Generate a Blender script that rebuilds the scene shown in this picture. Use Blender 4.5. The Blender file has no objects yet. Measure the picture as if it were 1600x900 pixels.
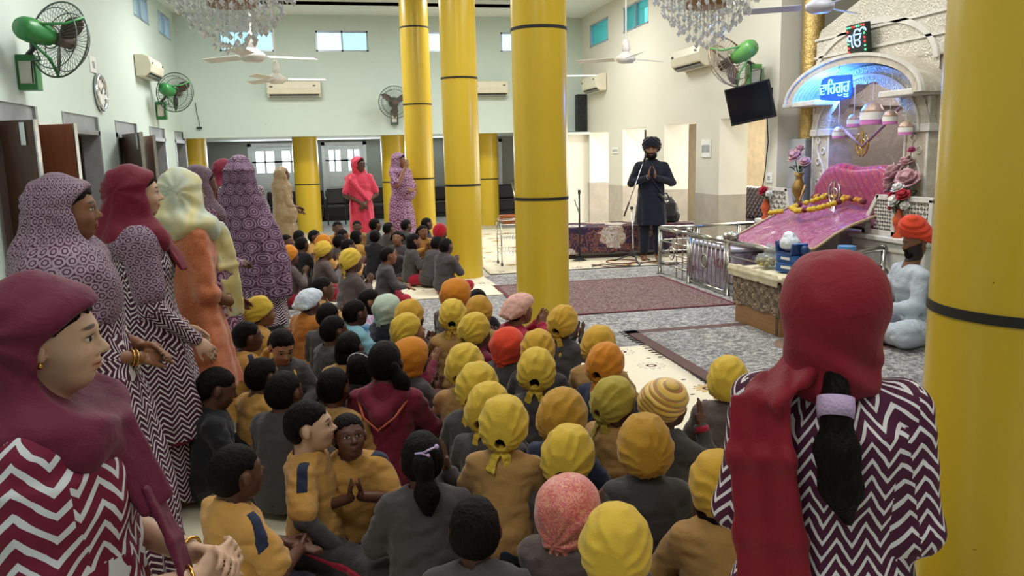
import bpy, math, random
import numpy as np
from mathutils import Vector, Matrix
random.seed(7)
SC = bpy.context.scene
COL = SC.collection
PI = math.pi
# ---------------------------------------------------------------- camera, world, lights, exposure
FOC, HCAM = 1250.0, 1.6
YAW, PITCH, ROLL = 12.0, 9.5, 1.35
def cam_basis():
    y, p, r = [math.radians(a) for a in (YAW, PITCH, ROLL)]
    f = np.array([math.sin(y)*math.cos(p), math.cos(y)*math.cos(p), -math.sin(p)])
    rt = np.array([math.cos(y), -math.sin(y), 0.0]); up = np.cross(rt, f)
    return f, rt*math.cos(r)-up*math.sin(r), rt*math.sin(r)+up*math.cos(r)
CF, CR, CU = cam_basis()
cd = bpy.data.cameras.new('camera'); cam = bpy.data.objects.new('camera', cd); COL.objects.link(cam)
cd.sensor_width = 36; cd.lens = FOC/1600*36; cd.clip_start = 0.05; cd.clip_end = 200
cam.matrix_world = Matrix(((CR[0], CU[0], -CF[0], 0), (CR[1], CU[1], -CF[1], 0), (CR[2], CU[2], -CF[2], HCAM), (0, 0, 0, 1)))
SC.camera = cam
w = bpy.data.worlds.new('sky'); SC.world = w; w.use_nodes = True
bg = w.node_tree.nodes['Background']; bg.inputs[0].default_value = (0.72, 0.88, 1.0, 1); bg.inputs[1].default_value = 1.7
def area(name, loc, rot, sx, sy, power, col=(1, 1, 1)):
    l = bpy.data.lights.new(name, 'AREA'); l.shape = 'RECTANGLE'; l.size = sx; l.size_y = sy; l.energy = power; l.color = col
    o = bpy.data.objects.new(name, l); COL.objects.link(o); o.location = loc; o.rotation_euler = rot
    return o
# unseen area lights added under the ceiling to light the hall
for lx, ly, e in ((-0.9, 8.5, 90), (3.4, 8.5, 90), (-0.9, 13.8, 115), (3.2, 13.8, 115), (0.2, 4.6, 50), (3.9, 5.4, 60), (-0.9, 0.6, 45), (2.6, 0.2, 45)):
    area('ceiling_fill', (lx, ly, 4.4), (0, 0, 0), 1.3, 1.3, e, (1.0, 0.985, 0.96))
# daylight from the verandah doors of the far aisle and the right-hand aisle
area('verandah_daylight', (0.5, 21.6, 1.75), (PI/2+0.35, 0, PI), 6.0, 0.5, 60, (0.85, 0.93, 1.0))
area('aisle_daylight', (7.6, 13.0, 1.7), (PI/2, 0, PI/2), 6.5, 1.4, 200, (1.0, 0.95, 0.86))
SC.view_settings.view_transform = 'Standard'; SC.view_settings.look = 'None'
SC.view_settings.exposure = 0.38; SC.view_settings.gamma = 1.0; SC.view_settings.use_curve_mapping = False
SC.cycles.max_bounces = 6; SC.cycles.diffuse_bounces = 4; SC.cycles.glossy_bounces = 3
SC.cycles.transmission_bounces = 5; SC.cycles.transparent_max_bounces = 8
SC.cycles.use_denoising = True; SC.cycles.sample_clamp_indirect = 4; SC.cycles.caustics_reflective = False; SC.cycles.caustics_refractive = False
# a pixel of the 1600x900 frame turned into a point on a plane of the place
def ray(px, py): return CF + CR*(px-800)/FOC - CU*(py-450)/FOC
O3 = np.array([0, 0, HCAM])
def atz(px, py, z=0.0): d = ray(px, py); return O3 + d*((z-HCAM)/d[2])
def aty(px, py, y): d = ray(px, py); return O3 + d*(y/d[1])
def atx(px, py, x): d = ray(px, py); return O3 + d*(x/d[0])
# ---------------------------------------------------------------- materials
MATS = {}
def lin(c):
    if isinstance(c, str):
        c = [int(c[i:i+2], 16)/255 for i in (0, 2, 4)]
        c = [x/12.92 if x <= .04045 else ((x+.055)/1.055)**2.4 for x in c]
    return (c[0], c[1], c[2], 1.0)
class NT:
    def __init__(s, name):
        s.m = bpy.data.materials.new(name); s.m.use_nodes = True; s.t = s.m.node_tree; s.n = s.t.nodes; s.l = s.t.links
        s.b = s.n['Principled BSDF']
    def node(s, typ, **kw):
        n = s.n.new(typ)
        for k, v in kw.items(): setattr(n, k, v)
        return n
    def put(s, sock, v):
        if isinstance(v, bpy.types.NodeSocket): s.l.new(v, sock)
        elif v is not None:
            if hasattr(sock.default_value, '__len__') and not hasattr(v, '__len__'): v = (v,)*len(sock.default_value)
            sock.default_value = v
    def math(s, op, a, b=None, c=None, clamp=False):
        n = s.node('ShaderNodeMath', operation=op, use_clamp=clamp)
        s.put(n.inputs[0], a)
        if b is not None: s.put(n.inputs[1], b)
        if c is not None: s.put(n.inputs[2], c)
        return n.outputs[0]
    def vmath(s, op, a, b=None, sc=None):
        n = s.node('ShaderNodeVectorMath', operation=op); s.put(n.inputs[0], a)
        if b is not None: s.put(n.inputs[1], b)
        if sc is not None: s.put(n.inputs['Scale'], sc)
        return n.outputs['Value'] if op in ('LENGTH', 'DISTANCE', 'DOT_PRODUCT') else n.outputs[0]
    def mix(s, f, a, b):
        n = s.node('ShaderNodeMix', data_type='RGBA'); s.put(n.inputs[0], f); s.put(n.inputs[6], a); s.put(n.inputs[7], b); return n.outputs[2]
    def coord(s, w='Object'): return s.node('ShaderNodeTexCoord').outputs[w]
    def noise(s, vec, scale, detail=2, rough=.5, dist=0):
        n = s.node('ShaderNodeTexNoise'); s.put(n.inputs['Vector'], vec); n.inputs['Scale'].default_value = scale
        n.inputs['Detail'].default_value = detail; n.inputs['Roughness'].default_value = rough; n.inputs['Distortion'].default_value = dist
        return n.outputs[0]
    def ramp(s, f, stops, const=False):
        n = s.node('ShaderNodeValToRGB'); s.put(n.inputs[0], f); e = n.color_ramp.elements
        if const: n.color_ramp.interpolation = 'CONSTANT'
        while len(e) < len(stops): e.new(.5)
        for i, (p, c) in enumerate(stops): e[i].position = p; e[i].color = lin(c)
        return n.outputs[0]
    def attr(s, name): return s.node('ShaderNodeAttribute', attribute_name=name).outputs['Vector']
    def sep(s, v): n = s.node('ShaderNodeSeparateXYZ'); s.put(n.inputs[0], v); return n.outputs
    def comb(s, x, y, z=0.0):
        n = s.node('ShaderNodeCombineXYZ'); s.put(n.inputs[0], x); s.put(n.inputs[1], y); s.put(n.inputs[2], z); return n.outputs[0]
    def bump(s, h, strength=.3, dist=.01):
        n = s.node('ShaderNodeBump'); s.put(n.inputs['Height'], h); n.inputs['Strength'].default_value = strength; n.inputs['Distance'].default_value = dist
        s.l.new(n.outputs[0], s.b.inputs['Normal'])
    def done(s, col, rough=.6, metal=0, spec=.5, sheen=0, coat=0):
        s.put(s.b.inputs['Base Color'], col if isinstance(col, bpy.types.NodeSocket) else lin(col)); s.put(s.b.inputs['Roughness'], rough)
        s.put(s.b.inputs['Metallic'], metal); s.b.inputs['Specular IOR Level'].default_value = spec
        if sheen: s.b.inputs['Sheen Weight'].default_value = sheen
        if coat: s.b.inputs['Coat Weight'].default_value = coat
        return s.m
def M(name, col, rough=.6, metal=0, var=.12, vs=6, bump=0, bs=80, spec=.5, coat=0, sheen=0, emit=0, alpha=None):
    key = name
    if key in MATS: return MATS[key]
    t = NT(name); co = t.coord()
    c = lin(col)
    if var:
        n = t.noise(co, vs, 3)
        lo = tuple(x*(1-var) for x in c[:3])+(1,); hi = tuple(min(1, x*(1+var)) for x in c[:3])+(1,)
        cs = t.mix(t.math('MULTIPLY_ADD', n, 2.2, -.6, clamp=True), lo, hi)
    else:
        cs = t.node('ShaderNodeRGB').outputs[0]; cs.default_value = c
    if bump: t.bump(t.noise(co, bs, 3), bump, .01)
    m = t.done(cs, rough, metal, spec, sheen, coat)
    if emit: t.put(t.b.inputs['Emission Color'], c); t.b.inputs['Emission Strength'].default_value = emit
    if alpha is not None: t.b.inputs['Alpha'].default_value = alpha
    MATS[key] = m; return m
# ---------------------------------------------------------------- mesh builder
def rotz(a): c, s = math.cos(a), math.sin(a); return np.array([[c, -s, 0], [s, c, 0], [0, 0, 1.0]])
def euler(rx, ry, rz):
    return np.array(Matrix.Rotation(rz, 3, 'Z') @ Matrix.Rotation(ry, 3, 'Y') @ Matrix.Rotation(rx, 3, 'X'))
def unit(v): v = np.asarray(v, float); return v/max(1e-9, np.linalg.norm(v))
def frame(d):
    d = unit(d); a = np.array([0, 0, 1.0]) if abs(d[2]) < .9 else np.array([1.0, 0, 0]); x = unit(np.cross(a, d)); return x, np.cross(d, x), d
class MB:
    def __init__(s): s.v = []; s.f = []
    def add(s, V, Fc):
        o = len(s.v); s.v += [tuple(map(float, p)) for p in V]; s.f += [tuple(i+o for i in f) for f in Fc]; return s
    def box(s, c, sz, R=None, taper=1):
        x, y, z = [q/2 for q in sz]; V = np.array([[-x, -y, -z], [x, -y, -z], [x, y, -z], [-x, y, -z], [-x*taper, -y*taper, z], [x*taper, -y*taper, z], [x*taper, y*taper, z], [-x*taper, y*taper, z]])
        if R is not None: V = V @ np.asarray(R).T
        return s.add(V+np.asarray(c, float), [(3, 2, 1, 0), (4, 5, 6, 7), (0, 1, 5, 4), (1, 2, 6, 5), (2, 3, 7, 6), (3, 0, 4, 7)])
    def bx(s, a, b):
        a = np.asarray(a, float); b = np.asarray(b, float); return s.box((a+b)/2, np.abs(b-a))
    def tube(s, pts, r, n=8, closed=False, caps=True):
        pts = [np.asarray(p, float) for p in pts]; N = len(pts); rs = r if hasattr(r, '__len__') else [r]*N
        V = []; x = None
        for i, p in enumerate(pts):
            if closed: d = pts[(i+1) % N]-pts[i-1]
            else: d = pts[min(i+1, N-1)]-pts[max(i-1, 0)]
            d = unit(d)
            if x is None: x = frame(d)[0]
            x = unit(x-d*np.dot(x, d)); y = np.cross(d, x)
            for k in range(n):
                a = 2*PI*k/n; V.append(p+(x*math.cos(a)+y*math.sin(a))*rs[i])
        Fc = []
        for i in range(N if closed else N-1):
            j = (i+1) % N
            for k in range(n): Fc.append((i*n+k, i*n+(k+1) % n, j*n+(k+1) % n, j*n+k))
        if caps and not closed: Fc += [tuple(range(n))[::-1], tuple((N-1)*n+k for k in range(n))]
        return s.add(V, Fc)
    def cyl(s, a, b, r, r2=None, n=16): return s.tube([a, b], [r, r if r2 is None else r2], n)
    def lathe(s, prof, c=(0, 0, 0), n=24, axis=(0, 0, 1), R=None):
        x, y, d = frame(axis) if R is None else (R[:, 0], R[:, 1], R[:, 2])
        if R is None and abs(np.dot(d, [0, 0, 1])) > .999: x, y, d = np.array([1., 0, 0]), np.array([0, 1., 0])*(1 if d[2] > 0 else -1), d
        V = []; Fc = []; c = np.asarray(c, float)
        for (r, h) in prof:
            for k in range(n): a = 2*PI*k/n; V.append(c+d*h+(x*math.cos(a)+y*math.sin(a))*r)
        for i in range(len(prof)-1):
            for k in range(n): Fc.append((i*n+k, i*n+(k+1) % n, (i+1)*n+(k+1) % n, (i+1)*n+k))
        if prof[0][0] > 1e-4: Fc.append(tuple(range(n))[::-1])
        if prof[-1][0] > 1e-4: Fc.append(tuple((len(prof)-1)*n+k for k in range(n)))
        return s.add(V, Fc)
    def ell(s, c, r, n=16, m=10, R=None):
        V = []; c = np.asarray(c, float); r = np.asarray(r, float)*np.ones(3)
        for i in range(m+1):
            t = PI*i/m
            for k in range(n):
                a = 2*PI*k/n; p = np.array([math.sin(t)*math.cos(a), math.sin(t)*math.sin(a), math.cos(t)])*r
                V.append(c+(p if R is None else np.asarray(R) @ p))
        return s.add(V, [(i*n+k, (i+1)*n+k, (i+1)*n+(k+1) % n, i*n+(k+1) % n) for i in range(m) for k in range(n)])
    def torus(s, c, R_, r, axis=(0, 0, 1), n=24, m=8, a0=0, a1=2*PI):
        x, y, d = frame(axis); full = abs(a1-a0-2*PI) < 1e-6; c = np.asarray(c, float)
        K = n if full else n+1
        return s.tube([c+(x*math.cos(a0+(a1-a0)*k/n)+y*math.sin(a0+(a1-a0)*k/n))*R_ for k in range(K)], r, m, closed=full)
    def prism(s, poly, o, u, v, dvec):
        """poly in (u,v) plane at o, extruded by dvec"""
        o, u, v, dvec = [np.asarray(q, float) for q in (o, u, v, dvec)]; n = len(poly)
        V = [o+u*a+v*b for a, b in poly]+[o+u*a+v*b+dvec for a, b in poly]
        return s.add(V, [tuple(range(n))[::-1], tuple(range(n, 2*n))]+[(i, (i+1) % n, n+(i+1) % n, n+i) for i in range(n)])
    def mesh(s, name, smooth=False):
        me = bpy.data.meshes.new(name); me.from_pydata(s.v, [], s.f); me.update()
        if smooth: me.shade_smooth()
        return me
    def build(s, name, mat, parent=None, smooth=False, bevel=0, auto=None, **props):
        me = s.mesh(name, smooth); me.materials.append(mat)
        if auto is not None: me.shade_smooth(); me.set_sharp_from_angle(angle=math.radians(auto))
        return link(name, me, parent, bevel, **props)
def link(name, me, parent=None, bevel=0, **props):
    o = bpy.data.objects.new(name, me); COL.objects.link(o)
    if parent is not None: o.parent = parent
    if bevel:
        b = o.modifiers.new('bevel', 'BEVEL'); b.width = bevel; b.segments = 2; b.limit_method = 'ANGLE'
    for k, v in props.items(): o[k] = v
    return o
def thing(name, label, cat, loc=(0, 0, 0), rz=0, group=None):
    o = bpy.data.objects.new(name, None); COL.objects.link(o); o.location = [float(q) for q in loc]; o.rotation_euler = (0, 0, rz)
    o['label'] = label; o['category'] = cat
    if group: o['group'] = group
    return o
def tag(o, label, cat, group=None):
    o['label'] = label; o['category'] = cat
    if group: o['group'] = group
    return o
def children(o): return [c for c in COL.objects if c.parent == o]
def copy_tree(o, parent=None):
    c = o.copy(); COL.objects.link(c); c.parent = parent
    for ch in children(o): copy_tree(ch, c)
    return c
ST = dict(kind='structure')
def wall_holes(name, mat, o, u, n, L, z0, z1, th, holes):
    """wall from o along u (length L), z0..z1, thickness th along n; holes (u0,u1,za,zb)"""
    o, u, n = [np.asarray(q, float) for q in (o, u, n)]; zv = np.array([0, 0, 1.0])
    us = sorted({0, L} | {h[0] for h in holes} | {h[1] for h in holes}); zs = sorted({z0, z1} | {h[2] for h in holes} | {h[3] for h in holes})
    us = [q for q in us if 0 <= q <= L]; zs = [q for q in zs if z0 <= q <= z1]
    def solid(i, j):
        if not (0 <= i < len(us)-1 and 0 <= j < len(zs)-1): return False
        cu, cz = (us[i]+us[i+1])/2, (zs[j]+zs[j+1])/2
        return not any(h[0] < cu < h[1] and h[2] < cz < h[3] for h in holes)
    mb = MB(); P = lambda a, z, d: o+u*a+zv*z+n*d
    for i in range(len(us)-1):
        for j in range(len(zs)-1):
            if not solid(i, j): continue
            a, b, c, d = us[i], us[i+1], zs[j], zs[j+1]
            for dd in (0, th): mb.add([P(a, c, dd), P(b, c, dd), P(b, d, dd), P(a, d, dd)], [(0, 1, 2, 3)])
            for (di, dj, q) in ((-1, 0, (P(a, c, 0), P(a, d, 0), P(a, d, th), P(a, c, th))), (1, 0, (P(b, c, 0), P(b, d, 0), P(b, d, th), P(b, c, th))),
                                (0, -1, (P(a, c, 0), P(b, c, 0), P(b, c, th), P(a, c, th))), (0, 1, (P(a, d, 0), P(b, d, 0), P(b, d, th), P(a, d, th)))):
                if not solid(i+di, j+dj): mb.add(q, [(0, 1, 2, 3)])
    return mb.build(name, mat, **ST)
# ---------------------------------------------------------------- smooth implicit surfaces for bodies and cloth
def smin(a, b, k):
    h = np.maximum(k-np.abs(a-b), 0)/k; return np.minimum(a, b)-h*h*k*.25
def smax(a, b, k): return -smin(-a, -b, k)
def A3(*v): return np.array(v, dtype=np.float32)
class Cap:   # tapered capsule
    def __init__(s, a, b, ra, rb=None):
        s.a, s.b = np.asarray(a, np.float32), np.asarray(b, np.float32); s.ra = ra; s.rb = ra if rb is None else rb
        r = max(s.ra, s.rb); s.lo = np.minimum(s.a, s.b)-r; s.hi = np.maximum(s.a, s.b)+r
    def __call__(s, X, Y, Z):
        d = s.b-s.a; L = float(d @ d)+1e-12
        t = np.clip(((X-s.a[0])*d[0]+(Y-s.a[1])*d[1]+(Z-s.a[2])*d[2])/L, 0, 1)
        return np.sqrt((X-s.a[0]-t*d[0])**2+(Y-s.a[1]-t*d[1])**2+(Z-s.a[2]-t*d[2])**2)-(s.ra+(s.rb-s.ra)*t)
class Ell:   # ellipsoid, optional rotation R (columns are its axes)
    def __init__(s, c, r, R=None):
        s.c = np.asarray(c, np.float32); s.r = np.asarray(r, np.float32)*np.ones(3, np.float32); s.R = None if R is None else np.asarray(R, np.float32)
        e = s.r if R is None else np.sqrt(((s.R*s.r)**2).sum(1)); s.lo = s.c-e; s.hi = s.c+e
    def __call__(s, X, Y, Z):
        x, y, z = X-s.c[0], Y-s.c[1], Z-s.c[2]
        if s.R is not None:
            R = s.R; x, y, z = x*R[0, 0]+y*R[1, 0]+z*R[2, 0], x*R[0, 1]+y*R[1, 1]+z*R[2, 1], x*R[0, 2]+y*R[1, 2]+z*R[2, 2]
        r = s.r; k0 = np.sqrt((x/r[0])**2+(y/r[1])**2+(z/r[2])**2); k1 = np.sqrt((x/r[0]**2)**2+(y/r[1]**2)**2+(z/r[2]**2)**2)+1e-6
        return np.where(k0 < .05, -r.min(), k0*(k0-1)/k1)
class Rib:   # cloth ribbon from a to b, half width W (tapering), thickness T, width axis w
    def __init__(s, a, b, w, W0, W1, T=.006):
        s.a, s.b = np.asarray(a, float), np.asarray(b, float); s.d = s.b-s.a; s.L = np.linalg.norm(s.d)+1e-9; s.u = s.d/s.L
        w = np.asarray(w, float); s.w = unit(w-s.u*(w @ s.u)); s.n = np.cross(s.u, s.w); s.W0, s.W1, s.T = W0, W1, T
        m = max(W0, W1)+T; s.lo = np.minimum(s.a, s.b)-m; s.hi = np.maximum(s.a, s.b)+m
    def __call__(s, X, Y, Z):
        x, y, z = X-s.a[0], Y-s.a[1], Z-s.a[2]
        t = x*s.u[0]+y*s.u[1]+z*s.u[2]; h = x*s.w[0]+y*s.w[1]+z*s.w[2]; n = x*s.n[0]+y*s.n[1]+z*s.n[2]
        tt = np.clip(t/s.L, 0, 1); W = s.W0+(s.W1-s.W0)*tt
        return np.sqrt(np.maximum(np.abs(h)-W, 0)**2+n**2+np.maximum(np.abs(t-s.L/2)-s.L/2, 0)**2)-s.T
class Loft:  # stacked elliptical sections (z, cx, cy, rx, ry), optional folds(theta, z)
    def __init__(s, secs, fold=None, p=2.0, R=None, o=(0, 0, 0)):
        secs = sorted(secs); s.S = np.array(secs, np.float32); s.fold = fold; s.p = p; S = s.S
        s.R = None if R is None else np.asarray(R, np.float32); s.o = np.asarray(o, np.float32)
        m = .03; lo = np.array([(S[:, 1]-S[:, 3]).min()-m, (S[:, 2]-S[:, 4]).min()-m, S[0, 0]]); hi = np.array([(S[:, 1]+S[:, 3]).max()+m, (S[:, 2]+S[:, 4]).max()+m, S[-1, 0]])
        if s.R is not None:
            C = np.array([[lo[0] if i & 1 else hi[0], lo[1] if i & 2 else hi[1], lo[2] if i & 4 else hi[2]] for i in range(8)]) @ s.R.T; lo, hi = C.min(0), C.max(0)
        s.lo = lo+s.o; s.hi = hi+s.o
    def __call__(s, X, Y, Z):
        X, Y, Z = X-s.o[0], Y-s.o[1], Z-s.o[2]
        if s.R is not None:
            R = s.R; X, Y, Z = X*R[0, 0]+Y*R[1, 0]+Z*R[2, 0], X*R[0, 1]+Y*R[1, 1]+Z*R[2, 1], X*R[0, 2]+Y*R[1, 2]+Z*R[2, 2]
        S = s.S; cx, cy, rx, ry = [np.interp(Z, S[:, 0], S[:, i]).astype(np.float32) for i in (1, 2, 3, 4)]
        x, y = X-cx, Y-cy; q = ((np.abs(x)/rx)**s.p+(np.abs(y)/ry)**s.p)**(1/s.p)
        g = np.sqrt(x*x+y*y)+1e-6; d = (q-1)*g/np.maximum(q, .15)
        if s.fold is not None: d = d-s.fold(np.arctan2(y, x), Z)
        return np.maximum(d, np.maximum(S[0, 0]-Z, Z-S[-1, 0]))
class Fn:   # any distance function with bounds
    def __init__(s, f, lo, hi): s.f = f; s.lo = np.array(lo, float); s.hi = np.array(hi, float)
    def __call__(s, X, Y, Z): return s.f(X, Y, Z).astype(np.float32)
class Field:
    def __init__(s, prims, h, pad=.03):
        """prims: list of (prim, k) or (prim, k, 'sub') or (prim, k, 'cut') - cut keeps the inside of prim"""
        s.h = h; ad = [p for p in prims if len(p) == 2]
        lo = np.min([p[0].lo for p in ad], 0)-pad-h*2; hi = np.max([p[0].hi for p in ad], 0)+pad+h*2
        s.lo = lo.astype(np.float32); n = np.ceil((hi-lo)/h).astype(int)+1; s.n = n
        s.ax = [s.lo[i]+h*np.arange(n[i], dtype=np.float32) for i in range(3)]
        s.F = np.full(n, 1.0, np.float32)
        for p in prims: s.add(*p)
    def sl(s, lo, hi):
        a = np.clip(np.floor((lo-s.lo)/s.h).astype(int), 0, s.n); b = np.clip(np.ceil((hi-s.lo)/s.h).astype(int)+1, 0, s.n)
        return tuple(slice(i, j) for i, j in zip(a, b))
    def grid(s, sl=None):
        ax = s.ax if sl is None else [s.ax[i][sl[i]] for i in range(3)]
        return ax[0][:, None, None], ax[1][None, :, None], ax[2][None, None, :]
    def add(s, prim, k, op='add'):
        m = k+2*s.h; sl = s.sl(prim.lo-m, prim.hi+m)
        if min(q.stop-q.start for q in sl) <= 0:
            return
        X, Y, Z = s.grid(sl); X, Y, Z = np.broadcast_arrays(X, Y, Z); f = prim(X, Y, Z)
        s.F[sl] = smin(s.F[sl], f, k) if op == 'add' else smax(s.F[sl], -f, k)
    def clip(s, fn, k=.004):   # keep where fn<0
        X, Y, Z = np.broadcast_arrays(*s.grid()); s.F = smax(s.F, fn(X, Y, Z).astype(np.float32), k); return s
    def disp(s, fn, band=.03):
        I = np.nonzero(np.abs(s.F) < band); s.F[I] += fn(s.ax[0][I[0]], s.ax[1][I[1]], s.ax[2][I[2]]); return s
    def copy(s): c = object.__new__(Field); c.__dict__.update(s.__dict__); c.F = s.F.copy(); return c
    def surf(s, off=0.0):
        F = s.F-off if off else s.F; n = s.n; ins = F < 0
        c = [ins[i:n[0]-1+i, j:n[1]-1+j, k:n[2]-1+k] for i in (0, 1) for j in (0, 1) for k in (0, 1)]
        sm = sum(q.astype(np.int8) for q in c); act = (sm > 0) & (sm < 8); I = np.argwhere(act)
        if len(I) == 0: return np.zeros((0, 3)), np.zeros((0, 4), int)
        idx = np.full(act.shape, -1, np.int32); idx[act] = np.arange(len(I))
        cv = [F[I[:, 0]+i, I[:, 1]+j, I[:, 2]+k] for i in (0, 1) for j in (0, 1) for k in (0, 1)]
        off8 = [(i, j, k) for i in (0, 1) for j in (0, 1) for k in (0, 1)]
        acc = np.zeros((len(I), 3)); cnt = np.zeros(len(I))
        for a in range(8):
            for b in range(a+1, 8):
                if sum(abs(p-q) for p, q in zip(off8[a], off8[b])) != 1: continue
                m = (cv[a] < 0) != (cv[b] < 0); t = cv[a][m]/(cv[a][m]-cv[b][m])
                acc[m] += np.array(off8[a])+(np.array(off8[b])-np.array(off8[a]))*t[:, None]; cnt[m] += 1
        V = s.lo+(I+acc/cnt[:, None])*s.h; Q = []
        for ax in range(3):
            o = [q for q in range(3) if q != ax]
            sa = [slice(1, n[q]-1) for q in range(3)]; sb = list(sa); sa[ax] = slice(0, n[ax]-1); sb[ax] = slice(1, n[ax])
            A = ins[tuple(sa)]; B = ins[tuple(sb)]
            for (mask, flip) in ((A & ~B, False), (~A & B, True)):
                E = np.argwhere(mask)
                if len(E) == 0: continue
                E[:, o[0]] += 1; E[:, o[1]] += 1
                q = []
                for (du, dv) in ((-1, -1), (0, -1), (0, 0), (-1, 0)):
                    C = E.copy(); C[:, o[0]] += du; C[:, o[1]] += dv; q.append(idx[C[:, 0], C[:, 1], C[:, 2]])
                q = np.stack(q, 1)
                if flip != (ax == 1): q = q[:, ::-1]
                Q.append(q)
        Q = np.concatenate(Q); Q = Q[(Q >= 0).all(1)]
        return V, Q
def np_mesh(name, V, Q, mat, parent=None, hp=None, uv=None, keep=True):
    if len(Q) == 0: return None
    if keep == 'big':   # drop crumbs: keep the largest connected piece
        lab = np.arange(len(V))
        for _ in range(200):
            m = lab[Q].min(1); nl = lab.copy()
            for c in range(4): np.minimum.at(nl, Q[:, c], m)
            nl = nl[nl]
            if (nl == lab).all(): break
            lab = nl
        best = np.bincount(lab[Q[:, 0]]).argmax(); Q = Q[lab[Q[:, 0]] == best]; used = np.unique(Q); mp = np.zeros(len(V), int); mp[used] = np.arange(len(used)); V = V[used]; Q = mp[Q]
        if hp is not None: hp = hp[used]
    me = bpy.data.meshes.new(name); me.vertices.add(len(V)); me.vertices.foreach_set('co', V.astype(np.float32).ravel())
    me.loops.add(len(Q)*4); me.loops.foreach_set('vertex_index', Q.astype(np.int32).ravel())
    me.polygons.add(len(Q)); me.polygons.foreach_set('loop_start', np.arange(len(Q), dtype=np.int32)*4)
    me.polygons.foreach_set('use_smooth', np.ones(len(Q), bool)); me.update(calc_edges=True); me.materials.append(mat)
    if hp is not None: at = me.attributes.new('hp', 'FLOAT_VECTOR', 'POINT'); at.data.foreach_set('vector', hp.astype(np.float32).ravel())
    if uv is not None:
        U = uv(V[Q]); at = me.attributes.new('uvp', 'FLOAT_VECTOR', 'CORNER'); at.data.foreach_set('vector', U.astype(np.float32).ravel())
    return link(name, me, parent)
# ---------------------------------------------------------------- value noise
_rn = np.random.RandomState(5).rand(32, 32, 32).astype(np.float32)
def vnoise(x, y, z):
    xi, yi, zi = np.floor(x).astype(int), np.floor(y).astype(int), np.floor(z).astype(int); fx, fy, fz = x-xi, y-yi, z-zi
    fx, fy, fz = [q*q*(3-2*q) for q in (fx, fy, fz)]; r = 0
    for i in (0, 1):
        for j in (0, 1):
            for k in (0, 1): r = r+_rn[(xi+i) & 31, (yi+j) & 31, (zi+k) & 31]*(fx if i else 1-fx)*(fy if j else 1-fy)*(fz if k else 1-fz)
    return r*2-1
def wrinkle(amp, sc=(14, 14, 22), seed=0):
    return lambda x, y, z: amp*(.55-1.1*np.abs(vnoise(x*sc[0]*1.1+seed*3, y*sc[1]*1.1+seed, z*sc[2]*1.1-seed))+.6*vnoise(x*sc[0]+seed, y*sc[1]+seed*2, z*sc[2]+vnoise(x*9, y*9, z*9+seed)*1.2)+.5*vnoise(x*sc[0]*2.3+seed, y*sc[1]*2.3, z*sc[2]*2.3))
# ---------------------------------------------------------------- skin, hair, cloth materials
def skin_mat(name, col, lip, beard=None, browc='17100d', iris='120a07'):
    if name in MATS: return MATS[name]
    t = NT(name); hp = t.attr('hp'); s = t.sep(hp); x = t.math('ABSOLUTE', s[0]); y, z = s[1], s[2]; front = t.math('GREATER_THAN', y, .12)
    n = t.noise(t.coord(), 25, 4); c0 = lin(col); c = t.mix(n, tuple(q*.9 for q in c0[:3])+(1,), tuple(min(1, q*1.08) for q in c0[:3])+(1,))
    def el(cx, cz, rx, rz, soft=.25, rot=0.0):
        dx = t.math('SUBTRACT', x, cx); dz = t.math('SUBTRACT', z, cz)
        if rot: dz = t.math('SUBTRACT', dz, t.math('MULTIPLY', dx, rot))
        r = t.math('ADD', t.math('POWER', t.math('ABSOLUTE', t.math('DIVIDE', dx, rx)), 2.0), t.math('POWER', t.math('ABSOLUTE', t.math('DIVIDE', dz, rz)), 2.0))
        return t.math('MULTIPLY', t.math('DIVIDE', t.math('SUBTRACT', 1.0+soft, r), 2*soft, clamp=True), front)
    if beard:
        b = t.math('LESS_THAN', t.math('ADD', z, t.math('MULTIPLY', t.math('SUBTRACT', x, .1), -.55)), -.16); b2 = t.math('GREATER_THAN', t.math('ADD', t.math('MULTIPLY', x, 1.0), t.math('MULTIPLY', z, -1.0)), .30)
        b = t.math('MULTIPLY', t.math('MINIMUM', b, 1.0), t.math('MULTIPLY', t.math('GREATER_THAN', y, -.12), t.math('GREATER_THAN', z, -.62)))
        c = t.mix(t.math('MULTIPLY', b, .93), c, lin(beard))
    c = t.mix(t.math('MULTIPLY', el(0, -.262, .115, .042), .75), c, lin(lip))
    c = t.mix(el(0, -.262, .1, .007), c, lin('3a1612'))
    c = t.mix(t.math('MULTIPLY', el(.135, .112, .085, .02, .5, -.12), .85), c, lin(browc))
    c = t.mix(t.math('MULTIPLY', el(.132, .008, .085, .05, .6), .35), c, lin('3a241b'))
    c = t.mix(el(.132, .0, .062, .026), c, lin('b9b2a8')); c = t.mix(t.math('MULTIPLY', el(.132, .0, .034, .034, .15), el(.132, .0, .062, .027)), c, lin(iris))
    c = t.mix(el(.132, .026, .068, .009, .3, -.1), c, lin('1a100c'))
    t.b.inputs['Subsurface Weight'].default_value = .0; t.bump(n, .05, .005)
    MATS[name] = t.done(c, .5, spec=.4); return MATS[name]
SK = dict(dark=('skin_deep_brown', '5d3c2e', '6a3530'), mid=('skin_brown', '84593f', '8a4a40'), light=('skin_light_brown', 'a97c5f', '9c5a4e'), fair=('skin_fair', 'c59f84', 'b56a5e'))
def skin(k): return skin_mat(*SK[k])
def hair_mat():
    if 'black_hair' in MATS: return MATS['black_hair']
    t = NT('black_hair'); co = t.coord(); n = t.noise(t.vmath('MULTIPLY', co, (160, 160, 18)), 1, 3); t.bump(n, .9, .010)
    MATS['black_hair'] = t.done(t.ramp(n, [(.3, '070505'), (.7, '120d0c')]), .62, spec=.12); return MATS['black_hair']
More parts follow.
